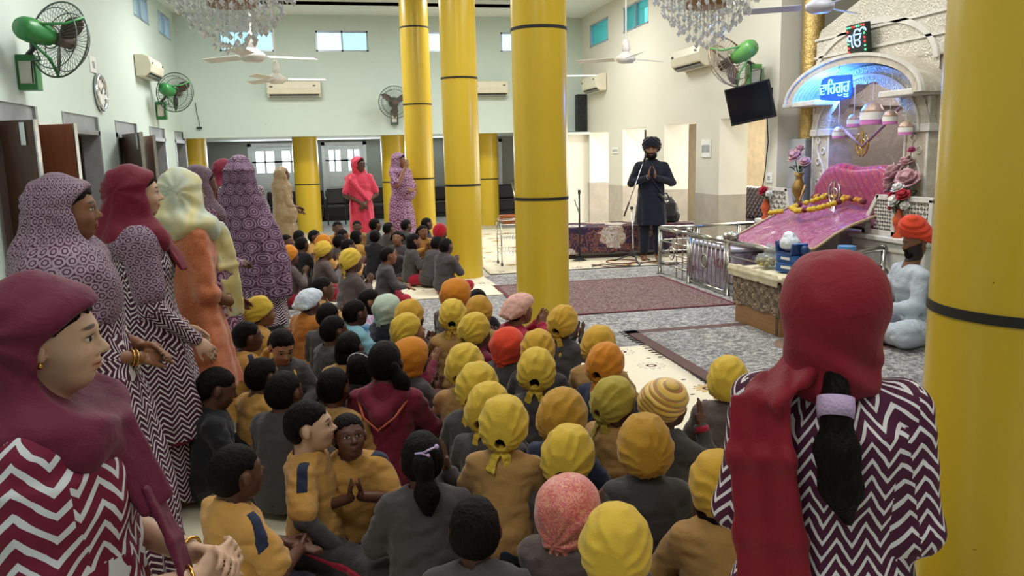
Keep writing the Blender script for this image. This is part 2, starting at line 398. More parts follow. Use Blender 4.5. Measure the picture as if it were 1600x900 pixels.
def cloth(name, col, rough=.85, weave=420, bump=.15, sheen=.15, var=.1):
    key = 'cloth_'+name
    if key in MATS: return MATS[key]
    t = NT(key); co = t.coord(); c = lin(col); n = t.noise(co, 9, 4, .6); c1 = t.mix(n, tuple(q*(1-var) for q in c[:3])+(1,), tuple(min(1, q*(1+var)) for q in c[:3])+(1,))
    t.bump(t.math('ADD', t.math('MULTIPLY', t.noise(co, weave, 2), .12), t.noise(co, 22, 3, .6, .8)), bump*2.4, .012); MATS[key] = t.done(c1, rough, spec=.25, sheen=sheen); return MATS[key]
# ---------------------------------------------------------------- head, hands
def head_prims(c, R, H, nose=1.0, mouth=True):
    """c centre, R head axes (columns x right, y forward, z up), H head height"""
    P = lambda x, y, z: c+R @ (A3(x, y, z)*H)
    E = lambda p, r, k, op=None: (Ell(P(*p), np.array(r)*H, R), k*H)+((op,) if op else ())
    L = [E((0, -.05, .12), (.345, .42, .38), .02), E((0, .12, -.14), (.275, .27, .36), .12), E((0, .17, -.37), (.14, .15, .12), .12),
         E((0, .27, .075), (.21, .12, .06), .1), E((.155, .23, -.13), (.1, .12, .1), .1), E((-.155, .23, -.13), (.1, .12, .1), .1)]
    for s_ in (1, -1):
        L.append(E((.132*s_, .42, .0), (.07, .06, .045), .06, 'sub')); L.append(E((.132*s_, .33, .0), (.052, .052, .045), .01))
    L += [(Cap(P(0, .36, .02), P(0, .455*nose, -.12), .026*H, .05*H), .05*H), E((.05, .41, -.145), (.035, .04, .03), .02), E((-.05, .41, -.145), (.035, .04, .03), .02),
          E((0, .375, -.236), (.095, .045, .026), .03), E((0, .37, -.29), (.08, .045, .028), .03)]
    for s_ in (1, -1): L += [E((.372*s_, -.04, -.03), (.034, .085, .12), .05), E((.345*s_, -.02, -.13), (.03, .05, .045), .03)]
    return L
def hand_prims(w, d, n, side, L, curl=.25, rmin=0, spread=.0, thumb_close=.5):
    """w wrist, d finger direction, n palm normal (palm faces n), side: unit towards the thumb, L hand length"""
    d, n, side = unit(d), unit(n), unit(side); w = np.asarray(w, float); out = []
    palm = w+d*L*.26; Rm = np.array([side, d, n]).T; out.append((Ell(palm, (L*.21, L*.27, max(L*.085, rmin)), Rm), .012*L/.17))
    for i, (o, ln) in enumerate(((.15, .40), (.05, .45), (-.055, .42), (-.15, .33))):
        b = w+d*L*.46+side*o*L; dd = unit(d+side*spread*(o/.15)*.25); r = max(L*.042, rmin)
        c1 = unit(dd*math.cos(curl)+n*math.sin(curl)); c2 = unit(dd*math.cos(curl*2.2)+n*math.sin(curl*2.2)); c3 = unit(dd*math.cos(curl*3)+n*math.sin(curl*3))
        p1 = b+c1*L*ln*.45; p2 = p1+c2*L*ln*.32; p3 = p2+c3*L*ln*.23
        out += [(Cap(b, p1, r*1.1, r), .004), (Cap(p1, p2, r, r*.95), .003), (Cap(p2, p3, r*.95, r*.8), .003)]
    tb = w+d*L*.14+side*L*.15; td = unit(side*(1-thumb_close)*1.2+d*.9+n*.35*thumb_close); t1 = tb+td*L*.24; td2 = unit(td+d*.5); out += [(Cap(tb, t1, max(L*.06, rmin), max(L*.05, rmin)), .008), (Cap(t1, t1+td2*L*.17, max(L*.05, rmin), max(L*.04, rmin)), .004)]
    return out
def head_hp(V, c, R, H): return ((V-c) @ R)/H
def rotx(a): c, s = math.cos(a), math.sin(a); return np.array([[1, 0, 0], [0, c, -s], [0, s, c.real]])
def roty(a): c, s = math.cos(a), math.sin(a); return np.array([[c, 0, s], [0, 1, 0], [-s, 0, c]])
def head_R(yaw=0, pitch=0, tilt=0):   # yaw + to the person's right, pitch + looks up
    return rotz(-yaw) @ rotx(pitch) @ roty(tilt)
def hair_short(c, R, H, h, rr, vol=1.0, fringe=0.0, length=0.0):
    P = lambda x, y, z: c+R @ (A3(x, y, z)*H); hh = max(h*.8, .004)
    F = Field([(Ell(P(0, -.07, .14), np.array([.362, .450, .402])*H*vol, R), .01), (Ell(P(0, -.22, -.06-length*.3), np.array([.315, .27, .26+length])*H*vol, R), .05)], hh)
    ph = rr.random()*10
    def keep(X, Y, Z):
        x, y, z = [(X-c[0])*R[0, i]+(Y-c[1])*R[1, i]+(Z-c[2])*R[2, i] for i in range(3)]
        x, y, z = x/H, y/H, z/H; ln = np.where(y > 0, (.82-fringe)*y-.0, .95*y)-.02-length*np.clip(-y*3, 0, 1)+.02*np.sin(x*40+ph)+.015*np.sin(x*17+ph*2)
        ear = .16-np.sqrt((y+.03)**2+((z+.06)*.8)**2)
        return np.maximum(ln-z, np.where(np.abs(x) > .2, ear, -1))*H
    F.clip(keep, .004); F.disp(wrinkle(.0022, (60, 60, 30), ph), .02); return F.surf()
# ---------------------------------------------------------------- surfaces of the hall
def wall_mat(name, col, dirt='8a8f86'):
    t = NT(name); co = t.coord(); n = t.noise(co, .6, 4); c = lin(col)
    base = t.mix(n, tuple(x*.93 for x in c[:3])+(1,), tuple(min(1, x*1.04) for x in c[:3])+(1,))
    sp = t.noise(co, 5.5, 5, .65); m = t.math('MULTIPLY', t.math('GREATER_THAN', sp, .70), .35)
    t.bump(t.noise(co, 60, 3), .08, .01)
    return t.done(t.mix(m, base, lin(dirt)), .62, spec=.4)
m_wall = wall_mat('pale_green_wall_paint', 'c5d3cb'); m_wallR = wall_mat('cream_green_wall_paint', 'd5d2c4')
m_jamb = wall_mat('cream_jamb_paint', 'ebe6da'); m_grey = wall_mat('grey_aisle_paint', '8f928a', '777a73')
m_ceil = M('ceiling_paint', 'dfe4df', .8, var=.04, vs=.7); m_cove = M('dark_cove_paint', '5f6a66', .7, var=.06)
m_white = M('white_paint', 'e4e4de', .45, var=.05); m_whitegrey = M('frame_white', 'd2d4d2', .4, var=.05)
m_alu = M('window_aluminium', 'aeb6c2', .35, .6, var=.05)
def wood(name, c1, c2, rough=.35, sc=(18, 18, 1.4)):
    t = NT(name); co = t.coord(); v = t.vmath('MULTIPLY', co, sc); n = t.noise(v, 1.6, 5, .6, 1.2)
    return t.done(t.ramp(n, [(.3, c1), (.7, c2)]), rough, spec=.5)
m_doorr = wood('reddish_door_laminate', '94553c', 'ad6a4c'); m_doord = wood('dark_door_laminate', '3f2a22', '543a2f')
m_dbr = wood('doorway_shade_brown', '2c1d18', '3a2721'); m_dark = M('passage_shade_dark', '1e1614', .8)  # both colours stand for the shade inside the left doorways
def glass_mat(name, col, rough=.25, tr=.85):
    t = NT(name); t.done(col, rough); m = t.node('ShaderNodeMixShader'); tp = t.node('ShaderNodeBsdfTransparent'); tp.inputs[0].default_value = lin(col)
    m.inputs[0].default_value = 1-tr; t.l.new(tp.outputs[0], m.inputs[1]); t.l.new(t.b.outputs[0], m.inputs[2])
    t.l.new(m.outputs[0], t.n['Material Output'].inputs[0]); return t.m
m_pane = glass_mat('window_glass', 'eef8fa'); m_panec = glass_mat('cyan_window_glass', 'a8eef0', tr=.9); m_panel = glass_mat('pale_cyan_window_glass', 'd8f4f6', tr=.9)
XL, XR, YB, ZC, ZS = -2.97, 5.35, 17.3, 4.47, 2.06
# floor
t = NT('pale_floor_tiles'); co = t.coord(); br = t.node('ShaderNodeTexBrick'); t.l.new(co, br.inputs[0]); br.offset = 0
br.inputs['Scale'].default_value = 1; br.inputs['Brick Width'].default_value = .6; br.inputs['Row Height'].default_value = .6; br.inputs['Mortar Size'].default_value = .004
br.inputs['Color1'].default_value = lin('b9bcb8'); br.inputs['Color2'].default_value = lin('c2c4bf'); br.inputs['Mortar'].default_value = lin('8f918c')
m_floor = t.done(br.outputs[0], .22, spec=.5)
MB().bx((-9, -4, -.2), (13, 24, 0)).build('floor', m_floor, **ST)
def opening(px0, px1, x): return atx(px0, 200, x)[1], atx(px1, 200, x)[1]
# left wall with doorways and clerestory windows
lzones = []
for (a, b) in ((-60, 58), (94, 153), (176, 212), (229, 255), (268, 286)):
    ya, yb = atx(a, 160, XL)[1] if a > 0 else 7.95, atx(b, 185, XL)[1]; lzones.append((ya, yb))
Y0 = -3.0
lh = [(a-Y0, b-Y0, 0.0, 2.19) for a, b in lzones]
lw = [(atx(208, 10, XL)[1], atx(232, 30, XL)[1]), (atx(248, 40, XL)[1], atx(266, 55, XL)[1])]
lwin = [(a-Y0, b-Y0, 3.88, 4.3) for a, b in lw]
wall_holes('wall_left', m_wall, (XL, Y0, 0), (0, 1, 0), (-1, 0, 0), YB+.3-Y0, 0, ZC+.4, .28, lh+lwin)
MB().bx((XL-1.7, Y0, 0), (XL-1.6, 17.6, 2.6)).build('wall_side_passage', m_dark, **ST)  # passage surfaces are near-black, with the shade put into their colour
MB().bx((XL-1.7, 17.5, 0), (XL-.28, 17.6, 2.6)).build('wall_passage_end', m_dark, **ST)  # end wall added to keep sky light out of the passage
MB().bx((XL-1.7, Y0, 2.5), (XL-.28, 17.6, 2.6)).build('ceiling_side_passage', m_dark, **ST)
def window(i, ps, u0, u1, z0, z1, axis, at, mat, split=1):
    """fixed window in a wall; axis 'x' or 'y' is the direction the window runs along"""
    e = bpy.data.objects.new(f'window_{i}', None); COL.objects.link(e); e['kind'] = 'structure'
    P = (lambda u, z, d: (u, at+d, z)) if axis == 'x' else (lambda u, z, d: (at+d, u, z))
    fr = MB(); w_ = .035
    for (a, b, c, d) in ((u0, u1, z0, z0+w_), (u0, u1, z1-w_, z1), (u0, u0+w_, z0, z1), (u1-w_, u1, z0, z1)): fr.bx(P(a, c, -.02), P(b, d, .05))
    for k in range(1, split):
        um = u0+(u1-u0)*k/split; fr.bx(P(um-w_/2, z0, -.02), P(um+w_/2, z1, .05))
    fr.build('window_frame', m_alu, e)
    for k in range(split):
        a = u0+(u1-u0)*k/split; b = u0+(u1-u0)*(k+1)/split
        MB().bx(P(a+w_/2, z0+w_/2, .02), P(b-w_/2, z1-w_/2, .026)).build('pane', mat[k % len(mat)], e)
wi = 1
for (a, b) in lw: window(wi, None, a, b, 3.88, 4.3, 'y', XL-.05, [m_pane], 2); wi += 1
di = 1
for k, (a, b) in enumerate(lzones):
    e = bpy.data.objects.new(f'door_{di}', None); COL.objects.link(e); e['kind'] = 'structure'; di += 1
    MB().bx((XL-.08, a, 2.0), (XL-.02, b, 2.19)).build('transom_panel', M('grey_transom', '8b8e90', .5), e)
    MB().bx((XL-.27, a, 0), (XL-.23, b, 2.0)).build('dark_infill', m_dbr, e)  # dark panel fills the doorway in place of its shaded interior
    f = MB(); f.bx((XL-.2, a, 0), (XL+.01, a+.06, 2.19)).bx((XL-.2, b-.06, 0), (XL+.01, b, 2.19)).bx((XL-.2, a, 1.96), (XL+.01, b, 2.02)); f.build('door_frame', M('frame_steel_grey', '8e9092', .4, .3), e)
# leaves stand ajar between the jambs
def leaf_xy(A, B, mat, label, ztop=2.0):
    A = np.array([A[0], A[1], 0.]); B = np.array([B[0], B[1], 0.]); d = unit(B-A); n = np.array([-d[1], d[0], 0]); L = np.linalg.norm(B-A)
    e = thing('door_leaf', label, 'door', A)
    MB().prism([(0, .02), (L, .02), (L, ztop), (0, ztop)], (0, 0, 0), d, (0, 0, 1), n*.035).build('panel', mat, e, bevel=.004)
    MB().prism([(L-.012, .02), (L+.004, .02), (L+.004, ztop+.004), (L-.012, ztop+.004)], -n*.003, d, (0, 0, 1), n*.041).build('edge_strip', M('steel_edge', 'b9bdc0', .25, .9), e)
    h = MB()
    for s_ in (1, -1):
        c = d*(L-.09)+np.array([0, 0, .98])+(n*.035 if s_ > 0 else 0); h.cyl(c, c+n*.05*s_, .012).tube([c+n*.05*s_, c+n*.05*s_-d*.1], .011, 8)
    h.build('door_handle', M('steel', 'c8ccd0', .25, 1, var=.05), e)
    return e, d, n, L
e, d, n, L = leaf_xy((XL+.04, 8.10), (-2.60, 7.97), m_doord, 'dark brown door leaf with a bolt, standing open at the left edge')
lt = MB().box(d*(L-.12)-n*.008+np.array([0, 0, 1.88]), (.05, .012, .2), np.array([d, n, [0, 0, 1]]).T); lt.build('tower_bolt', M('steel', 'c8ccd0', .25, 1, var=.05), e)
leaf_xy((XL+.04, 9.02), (-2.53, 8.83), m_doorr, 'reddish brown door leaf standing open beside the dark leaf')
e, d, n, L = leaf_xy((XL+.04, 12.35), (-2.52, 11.55), m_doord, 'dark brown door leaf with a bolt, open under the clock')
lt = MB().box(d*(L-.12)-n*.008+np.array([0, 0, 1.88]), (.05, .012, .2), np.array([d, n, [0, 0, 1]]).T); lt.build('tower_bolt', M('steel', 'c8ccd0', .25, 1, var=.05), e)
leaf_xy((XL+.04, 13.55), (-2.62, 12.8), m_doorr, 'narrow reddish door leaf beyond the dark leaf under the far wall fan')
# back wall above the far aisle
bw = [(aty(342, 60, YB)[0], aty(427, 60, YB)[0]), (aty(493, 60, YB)[0], aty(575, 60, YB)[0]), (aty(640, 60, YB)[0], aty(691, 60, YB)[0]), (aty(782, 60, YB)[0], aty(835, 60, YB)[0])]
wall_holes('wall_back', m_wall, (XL, YB, 0), (1, 0, 0), (0, 1, 0), XR-XL, ZS, ZC+.4, .25, [(a-XL, b-XL, 3.75, 4.16) for a, b in bw])
for (a, b), sp, mt in zip(bw, (1, 2, 1, 1), ([m_panel], [m_pane, m_panel], [m_pane], [m_pane])): window(wi, None, a, b, 3.75, 4.16, 'x', YB+.03, mt, sp); wi += 1
# right wall with thick-jambed openings
def yr(px): return atx(px, 195, XR)[1]
rz = [(yr(951), yr(921)), (yr(1010), yr(973)), (yr(1088), yr(1038)), (yr(1197), yr(1125))]
rwin = [(atx(975, 20, XR)[1], atx(922, 40, XR)[1]), (atx(1014, 20, XR)[1], atx(975, 20, XR)[1])]
rwin = [(atx(950, 45, XR)[1], atx(922, 50, XR)[1]), (atx(1013, 20, XR)[1], atx(974, 30, XR)[1])]
YR0 = 9.15
wall_holes('wall_right', m_wallR, (XR, YR0, 0), (0, 1, 0), (1, 0, 0), YB+.25-YR0, 0, ZC+.4, .42, [(a-YR0, b-YR0, 0, 2.02) for a, b in rz]+[(a-YR0, b-YR0, 3.76, 4.22) for a, b in rwin])
for (a, b), sp in zip(rwin, (1, 2)): window(wi, None, a, b, 3.76, 4.22, 'y', XR+.02, [m_panec], sp); wi += 1
for k, (a, b) in enumerate(rz):   # jamb linings at the far side of each opening, cream above a taupe dado
    e = bpy.data.objects.new(f'trim_{k+1}', None); COL.objects.link(e); e['kind'] = 'structure'
    MB().bx((XR-.005, b-.012, .95), (XR+.43, b, 2.02)).build('jamb_lining', m_jamb, e)
    MB().bx((XR-.005, b-.014, 0), (XR+.43, b, .95)).build('jamb_dado', M('taupe_dado', 'b3aa9c', .5), e)
segs = [(rz[k+1][1], rz[k][0]) for k in range(3)]+[(YR0, rz[3][0]), (rz[0][1], YB)]
for k, (a, b) in enumerate(segs): MB().bx((XR-.008, a, 0), (XR, b, .95)).build(f'trim_{k+5}', M('taupe_dado', 'b3aa9c', .5), **ST)
# right-hand aisle behind the openings
MB().bx((8.0, 9.35, 0), (8.1, 22, 2.3)).build('wall_right_aisle', M('warm_cream_wall', 'cdb79a', .7), **ST)
MB().bx((XR+.42, 9.35, 2.3), (8.1, 22, 2.4)).build('ceiling_right_aisle', m_ceil, **ST)
MB().bx((XR+.42, 9.15, 0), (9.6, 9.35, 4.9)).build('wall_shrine_left', m_wallR, **ST)
# far aisle under the gallery
YF = 22.0
MB().bx((-6, YB+.25, ZS+.02), (8.1, 22.3, ZS+.2)).build('ceiling_far_aisle', m_ceil, **ST)
fd = [(aty(388, 250, YF)[0], aty(481, 250, YF)[0]), (aty(503, 250, YF)[0], aty(573, 250, YF)[0]), (aty(618, 250, YF)[0], aty(646, 250, YF)[0]), (aty(757, 250, YF)[0], aty(784, 250, YF)[0])]
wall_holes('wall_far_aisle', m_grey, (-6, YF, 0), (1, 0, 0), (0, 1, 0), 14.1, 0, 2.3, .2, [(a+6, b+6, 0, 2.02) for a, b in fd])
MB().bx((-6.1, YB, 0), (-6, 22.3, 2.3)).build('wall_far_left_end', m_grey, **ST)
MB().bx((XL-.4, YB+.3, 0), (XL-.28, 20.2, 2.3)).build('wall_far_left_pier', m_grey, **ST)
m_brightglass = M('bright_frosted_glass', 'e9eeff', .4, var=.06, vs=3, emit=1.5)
for (a, b) in fd:
    e = bpy.data.objects.new(f'door_{di}', None); COL.objects.link(e); e['kind'] = 'structure'; di += 1
    f = MB(); f.bx((a, YF-.03, 0), (a+.09, YF+.1, 2.02)).bx((b-.09, YF-.03, 0), (b, YF+.1, 2.02)).bx((a, YF-.03, 1.94), (b, YF+.1, 2.02)); f.build('door_frame', m_whitegrey, e)
    nl = 2 if b-a > .9 else 1; a1, b1 = a+.09, b-.09
    for k in range(nl):
        l0 = a1+(b1-a1)*k/nl; l1 = a1+(b1-a1)*(k+1)/nl; c = .1
        lf = MB(); lf.bx((l0, YF+.0, 0), (l1, YF+.05, 1.26)).bx((l0, YF, 1.82), (l1, YF+.05, 1.94)).bx((l0, YF, 1.26), (l0+c, YF+.05, 1.82)).bx((l1-c, YF, 1.26), (l1, YF+.05, 1.82))
        m_ = (l0+l1)/2; lf.bx((m_-.025, YF, 1.26), (m_+.025, YF+.05, 1.82)).bx((l0, YF, 1.52), (l1, YF+.05, 1.56))
        lf.bx((l0+.08, YF-.015, .85), (l1-.08, YF, 1.15)).bx((l0+.08, YF-.015, .2), (l1-.08, YF, .75))
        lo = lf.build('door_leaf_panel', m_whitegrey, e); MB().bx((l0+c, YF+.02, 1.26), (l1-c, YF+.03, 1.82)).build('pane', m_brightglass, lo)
# hall ceiling: flat border, raised tray with a dark cove line
cz = MB(); bd = 1.15
for (a, b, c, d) in ((XL-.3, XR+.45, YB-bd, YB+.3), (XL-.3, XR+.45, -3, -1.5), (XL-.3, XL+bd, -1.5, YB-bd), (XR-bd, XR+.45, -1.5, YB-bd)): cz.bx((a, c, ZC), (b, d, ZC+.12))
cz.build('ceiling', m_ceil, **ST)
MB().bx((XL, -3, ZC+.42), (XR, YB, ZC+.5)).build('ceiling_tray', m_ceil, **ST)
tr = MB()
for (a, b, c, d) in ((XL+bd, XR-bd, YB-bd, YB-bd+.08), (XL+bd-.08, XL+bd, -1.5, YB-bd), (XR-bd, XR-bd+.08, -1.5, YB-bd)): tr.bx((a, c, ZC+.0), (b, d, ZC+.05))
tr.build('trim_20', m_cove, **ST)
tw = MB()
for (a, b, c, d) in ((XL+bd, XR-bd, YB-bd+.02, YB-bd+.08), (XL+bd-.08, XL+bd-.02, -1.5, YB-bd), (XR-bd+.02, XR-bd+.08, -1.5, YB-bd)): tw.bx((a, c, ZC+.05), (b, d, ZC+.45))
tw.build('ceiling_tray_side', m_ceil, **ST)
MB().bx((XR-.2, -3, ZC), (10, 9.4, ZC+.12)).build('ceiling_shrine_side', m_ceil, **ST)
MB().bx((XL-.3, -3.2, 0), (9.6, -3, ZC+.5)).build('wall_front', m_wall, **ST)
MB().bx((9.5, -3, 0), (9.6, 9.4, ZC+.4)).build('wall_shrine_back', m_wallR, **ST)
# round yellow columns with black joint bands (real rings)
def ycol_mat():
    t = NT('glossy_yellow_column_paint'); co = t.coord(); n = t.noise(co, 2.2, 4)
    c = t.mix(n, lin('c9a82a'), lin('d2b234')); s = t.math('GREATER_THAN', t.noise(co, 9, 4, .7), .735)
    t.bump(t.noise(co, 30, 3), .05, .01); return t.done(t.mix(s, c, lin('7d6a1c')), .27, spec=.5)
m_ycol = ycol_mat(); m_band = M('black_joint_band', '1c1a14', .7)
def column(x, y, r, bands, top, label, i):
    e = bpy.data.objects.new(f'column', None); COL.objects.link(e); e.location = (x, y, 0); e['kind'] = 'structure'
    e['label'] = label
    MB().lathe([(r, 0), (r, top)], n=64).build('shaft', m_ycol, e, auto=40)
    for z in bands: MB().lathe([(r-.01, z-.013), (r+.004, z-.012), (r+.004, z+.012), (r-.01, z+.013)], n=64).build('joint_band', m_band, e, auto=40)
c3 = atz(860, 533, 0); c2 = atz(732, 438, 0)
cols = [(1.66, 1.62, .235, (1.2, 2.6), 'yellow round column at the right behind the woman in the red veil'),
        (c3[0], c3[1]+.23, .232, (1.22, 2.62, 4.0), 'yellow round column standing among the seated children'),
        (c2[0], c2[1]+.23, .23, (1.22, 2.56, 3.95), 'yellow round column beyond the central one'),
        (1.37, 13.7, .235, (1.23, 2.45, 3.68), 'yellow round column farthest back in the hall row')]
for i, (x, y, r, b, lb) in enumerate(cols): column(x, y, r, b, ZC+.45, lb, i)
for i, (px, lb) in enumerate(((308, 'yellow column at the far left corner of the aisle'), (481, 'yellow column before the far doors'), (617, 'yellow column behind the woman in the purple saree'), (761, 'yellow column near the steel chair'))):
    p = aty(px, 300, 18.3); column(p[0], 18.3, .27, (1.05,), ZS+.03, lb, i)
# carpets and floor sheets
def rug_grey():
    t = NT('grey_patterned_carpet'); co = t.coord(); a = t.noise(co, 9, 5, .75, 2.5); b = t.noise(co, 34, 3, .6, 1.5)
    v = t.node('ShaderNodeTexVoronoi', feature='DISTANCE_TO_EDGE'); t.l.new(co, v.inputs[0]); v.inputs['Scale'].default_value = 5
    e = t.math('LESS_THAN', v.outputs[0], .05); f = t.math('ADD', t.math('MULTIPLY', a, .6), t.math('MULTIPLY', b, .45))
    c = t.ramp(f, [(.44, '4f4f50'), (.5, '77767a'), (.53, '8f8f90'), (.58, 'b4b0a8')]); c = t.mix(t.math('MULTIPLY', e, .45), c, lin('5a5450'))
    t.bump(b, .3, .01); return t.done(c, .95, spec=.1, sheen=.2)
def rug_maroon():
    t = NT('maroon_fine_carpet'); co = t.coord(); b = t.noise(co, 22, 4, .8, 2); a = t.noise(co, 55, 2, .7, 1)
    c = t.ramp(t.math('ADD', t.math('MULTIPLY', b, .5), t.math('MULTIPLY', a, .5)), [(.4, '4a3634'), (.5, '6e5552'), (.56, '9b8a84'), (.62, '5e4442')])
    t.bump(a, .3, .01); return t.done(c, .95, spec=.1)
m_rg, m_rm = rug_grey(), rug_maroon(); m_edge = M('brown_rug_border', '5d4540', .95, bump=.3); m_edgem = M('maroon_rug_border', '5f2a30', .95, bump=.2)
m_taup = M('taupe_rug_field', '7a6455', .95, bump=.3)
def rug(label, x0, y0, x1, y1, z, mat, edge=None, ew=.06, fringe=False):
    e = thing('rug', label, 'rug', ((x0+x1)/2, (y0+y1)/2, z)); hx, hy = (x1-x0)/2, (y1-y0)/2
    MB().bx((-hx+ew*.9, -hy+ew*.9, 0), (hx-ew*.9, hy-ew*.9, .008)).build('field', mat, e)
    if edge:
        m = MB(); h = .0095
        for a, b in (((-hx, -hy, 0), (hx, -hy+ew, h)), ((-hx, hy-ew, 0), (hx, hy, h)), ((-hx, -hy, 0), (-hx+ew, hy, h)), ((hx-ew, -hy, 0), (hx, hy, h))): m.bx(a, b)
        m.build('border', edge, e)
    if fringe:
        f = MB(); rr = random.Random(3); y = -hy
        while y < hy: f.box((-hx-.025, y, .004), (.06, .012, .005), rotz(rr.uniform(-.4, .4))); y += .07
        f.build('fringe', M('dark_fringe', '4a3a36', .95), e)
    return e
rug('long grey patterned carpet lying across the hall behind the children', -1.6, 5.2, 5.3, 10.35, .001, m_rg, M('pale_rug_border', 'a09c9a', .95), .05)
rug('maroon fine-patterned carpet in front of the steel gate', 1.78, 7.46, 3.98, 9.5, .010, m_rm, m_edgem, .045)
rug('grey and taupe carpet with brown border before the donation box', 2.42, 3.6, 5.0, 6.62, .010, m_rg, m_edge, .11, True)
rg = bpy.data.objects['rug.002'] if 'rug.002' in bpy.data.objects else None
MB().ell((4.0-3.71, 5.7-5.11, .0085), (.62, .34, .0035), 40, 6).build('centre_medallion', m_taup, rg)
def sheet_mat():
    t = NT('cream_sunflower_sheet'); co = t.coord(); sx = t.sep(co)
    v = t.node('ShaderNodeTexVoronoi', feature='F1', voronoi_dimensions='2D'); t.l.new(co, v.inputs['Vector']); v.inputs['Scale'].default_value = 1.9; v.inputs['Randomness'].default_value = .55
    d = t.vmath('MULTIPLY', t.vmath('SUBTRACT', co, v.outputs['Position']), (1.9, 1.9, 0)); s = t.sep(d)
    r = t.vmath('LENGTH', d); ang = t.math('ARCTAN2', s[1], s[0]); pet = t.math('ABSOLUTE', t.math('SINE', t.math('MULTIPLY', ang, 6.0)))
    R = t.math('MULTIPLY_ADD', pet, .085, .11); inp = t.math('LESS_THAN', r, R); ln = t.math('LESS_THAN', t.math('ABSOLUTE', t.math('SUBTRACT', r, R)), .008)
    ring = t.math('LESS_THAN', t.math('ABSOLUTE', t.math('SUBTRACT', r, .06)), .02); n = t.noise(co, 1.5, 3)
    w = t.noise(co, 1.1, 2); base = t.mix(n, lin('d9cfb2'), lin('e6dec6'))
    rnd = t.sep(v.outputs['Color'])[0]; yel = t.mix(t.math('GREATER_THAN', rnd, .45), lin('ded6c0'), lin('cfae6c'))
    c = t.mix(inp, base, yel); c = t.mix(ln, c, lin('7a6a58')); c = t.mix(ring, c, lin('54211a'))
    v2 = t.node('ShaderNodeTexVoronoi', feature='F1', voronoi_dimensions='2D'); t.l.new(t.vmath('ADD', t.vmath('MULTIPLY', co, (1, 1.6, 1)), (3.3, 1.7, 0)), v2.inputs['Vector']); v2.inputs['Scale'].default_value = 2.3
    c = t.mix(t.math('LESS_THAN', v2.outputs['Distance'], .045), c, lin('3a2c22')); t.bump(t.noise(co, 3, 4, .6, 1.0), .35, .03)
    return t.done(c, .7, spec=.3)
m_sheet = sheet_mat()
def sheet(label, pts, z):
    """cloth laid flat: polygon grid with a little waviness"""
    rr = random.Random(int(z*1e4)); (x0, y0), (x1, y1) = pts; nx, ny = int((x1-x0)/.12), int((y1-y0)/.12); m = MB(); V = []
    for k in range(2):
        for j in range(ny+1):
            for i in range(nx+1):
                x = x0+(x1-x0)*i/nx; y = y0+(y1-y0)*j/ny; ex = .02*math.sin(y*2.3) if i in (0, nx) else 0; ey = .02*math.sin(x*1.9+1) if j in (0, ny) else 0
                V.append((x+ex, y+ey, z+(.004+.003*(math.sin(x*5+y*3)+math.sin(y*7-x*2)+.8*rr.random()) if k else 0)))
    N = (nx+1)*(ny+1); Fc = [(N+j*(nx+1)+i, N+j*(nx+1)+i+1, N+(j+1)*(nx+1)+i+1, N+(j+1)*(nx+1)+i) for j in range(ny) for i in range(nx)]
    rim = [i for i in range(nx+1)]+[j*(nx+1)+nx for j in range(1, ny+1)]+[ny*(nx+1)+i for i in range(nx-1, -1, -1)]+[j*(nx+1) for j in range(ny-1, 0, -1)]
    Fc += [(rim[a], rim[(a+1) % len(rim)], N+rim[(a+1) % len(rim)], N+rim[a]) for a in range(len(rim))]
    o = m.add(V, Fc).build('floor_sheet', m_sheet, smooth=True); return tag(o, label, 'floor sheet')
sheet('cream sunflower-printed sheet under the front group of children', ((-2.3, .6), (2.4, 6.1)), .012)
sheet('cream sunflower-printed sheet under the far group of children', ((-2.6, 8.88), (1.83, 16.5)), .013)
sheet('cream printed sheet running beyond the columns to the trolley', ((1.95, 10.5), (5.2, 17.0)), .012)
# ---------------------------------------------------------------- shrine at the right
m_steel = M('steel', 'c8ccd0', .25, 1, var=.05); m_steel2 = M('brushed_steel_rail', 'b7b6ae', .22, 1, var=.08)
def marble(name, c1, c2, vein=.25):
    t = NT(name); co = t.coord(); n = t.noise(co, 3.5, 6, .65, 1.6); c = t.ramp(n, [(.35, c1), (.55, c2), (.6, c1)]); t.bump(t.noise(co, 14, 4, .6, 1.0), .10, .02)
    return t.done(c, .35, spec=.5)
m_marb = marble('white_marble', 'd9d6cc', 'c9c6bd'); m_marb2 = marble('carved_cream_marble', 'cfc8b6', 'b8ae9b')
def carved():   # shallow vine and shell carving as surface relief
    t = NT('carved_marble_relief'); co = t.coord(); n = t.noise(co, 9, 2, .5, 1.4); w = t.math('SINE', t.math('MULTIPLY', n, 52)); v = t.node('ShaderNodeTexVoronoi'); t.l.new(co, v.inputs[0]); v.inputs['Scale'].default_value = 7
    s = t.math('SINE', t.math('MULTIPLY', v.outputs[0], 34)); h = t.math('ADD', t.math('MULTIPLY', w, .6), t.math('MULTIPLY', s, .5)); t.bump(h, .55, .012)
    return t.done(t.mix(t.noise(co, 2, 3), lin('cdc6b5'), lin('d6d1c3')), .45)
m_carv = carved(); m_gold = M('gold_foil', 'cdb070', .38, .85, var=.3, vs=40, bump=1, bs=70); m_goldp = M('gold_metal', 'd2a860', .22, 1, var=.1)
XA = 5.5
sh = thing('shrine', 'cream carved marble canopy shrine with arch and pillars at the right end', 'shrine', (XA, 7.7, 0))
SO = np.array([XA, 7.7, 0])
def S3(x, y, z): return np.array([x, y, z])-SO
def sb(m, a, b): return m.bx(S3(*a), S3(*b))
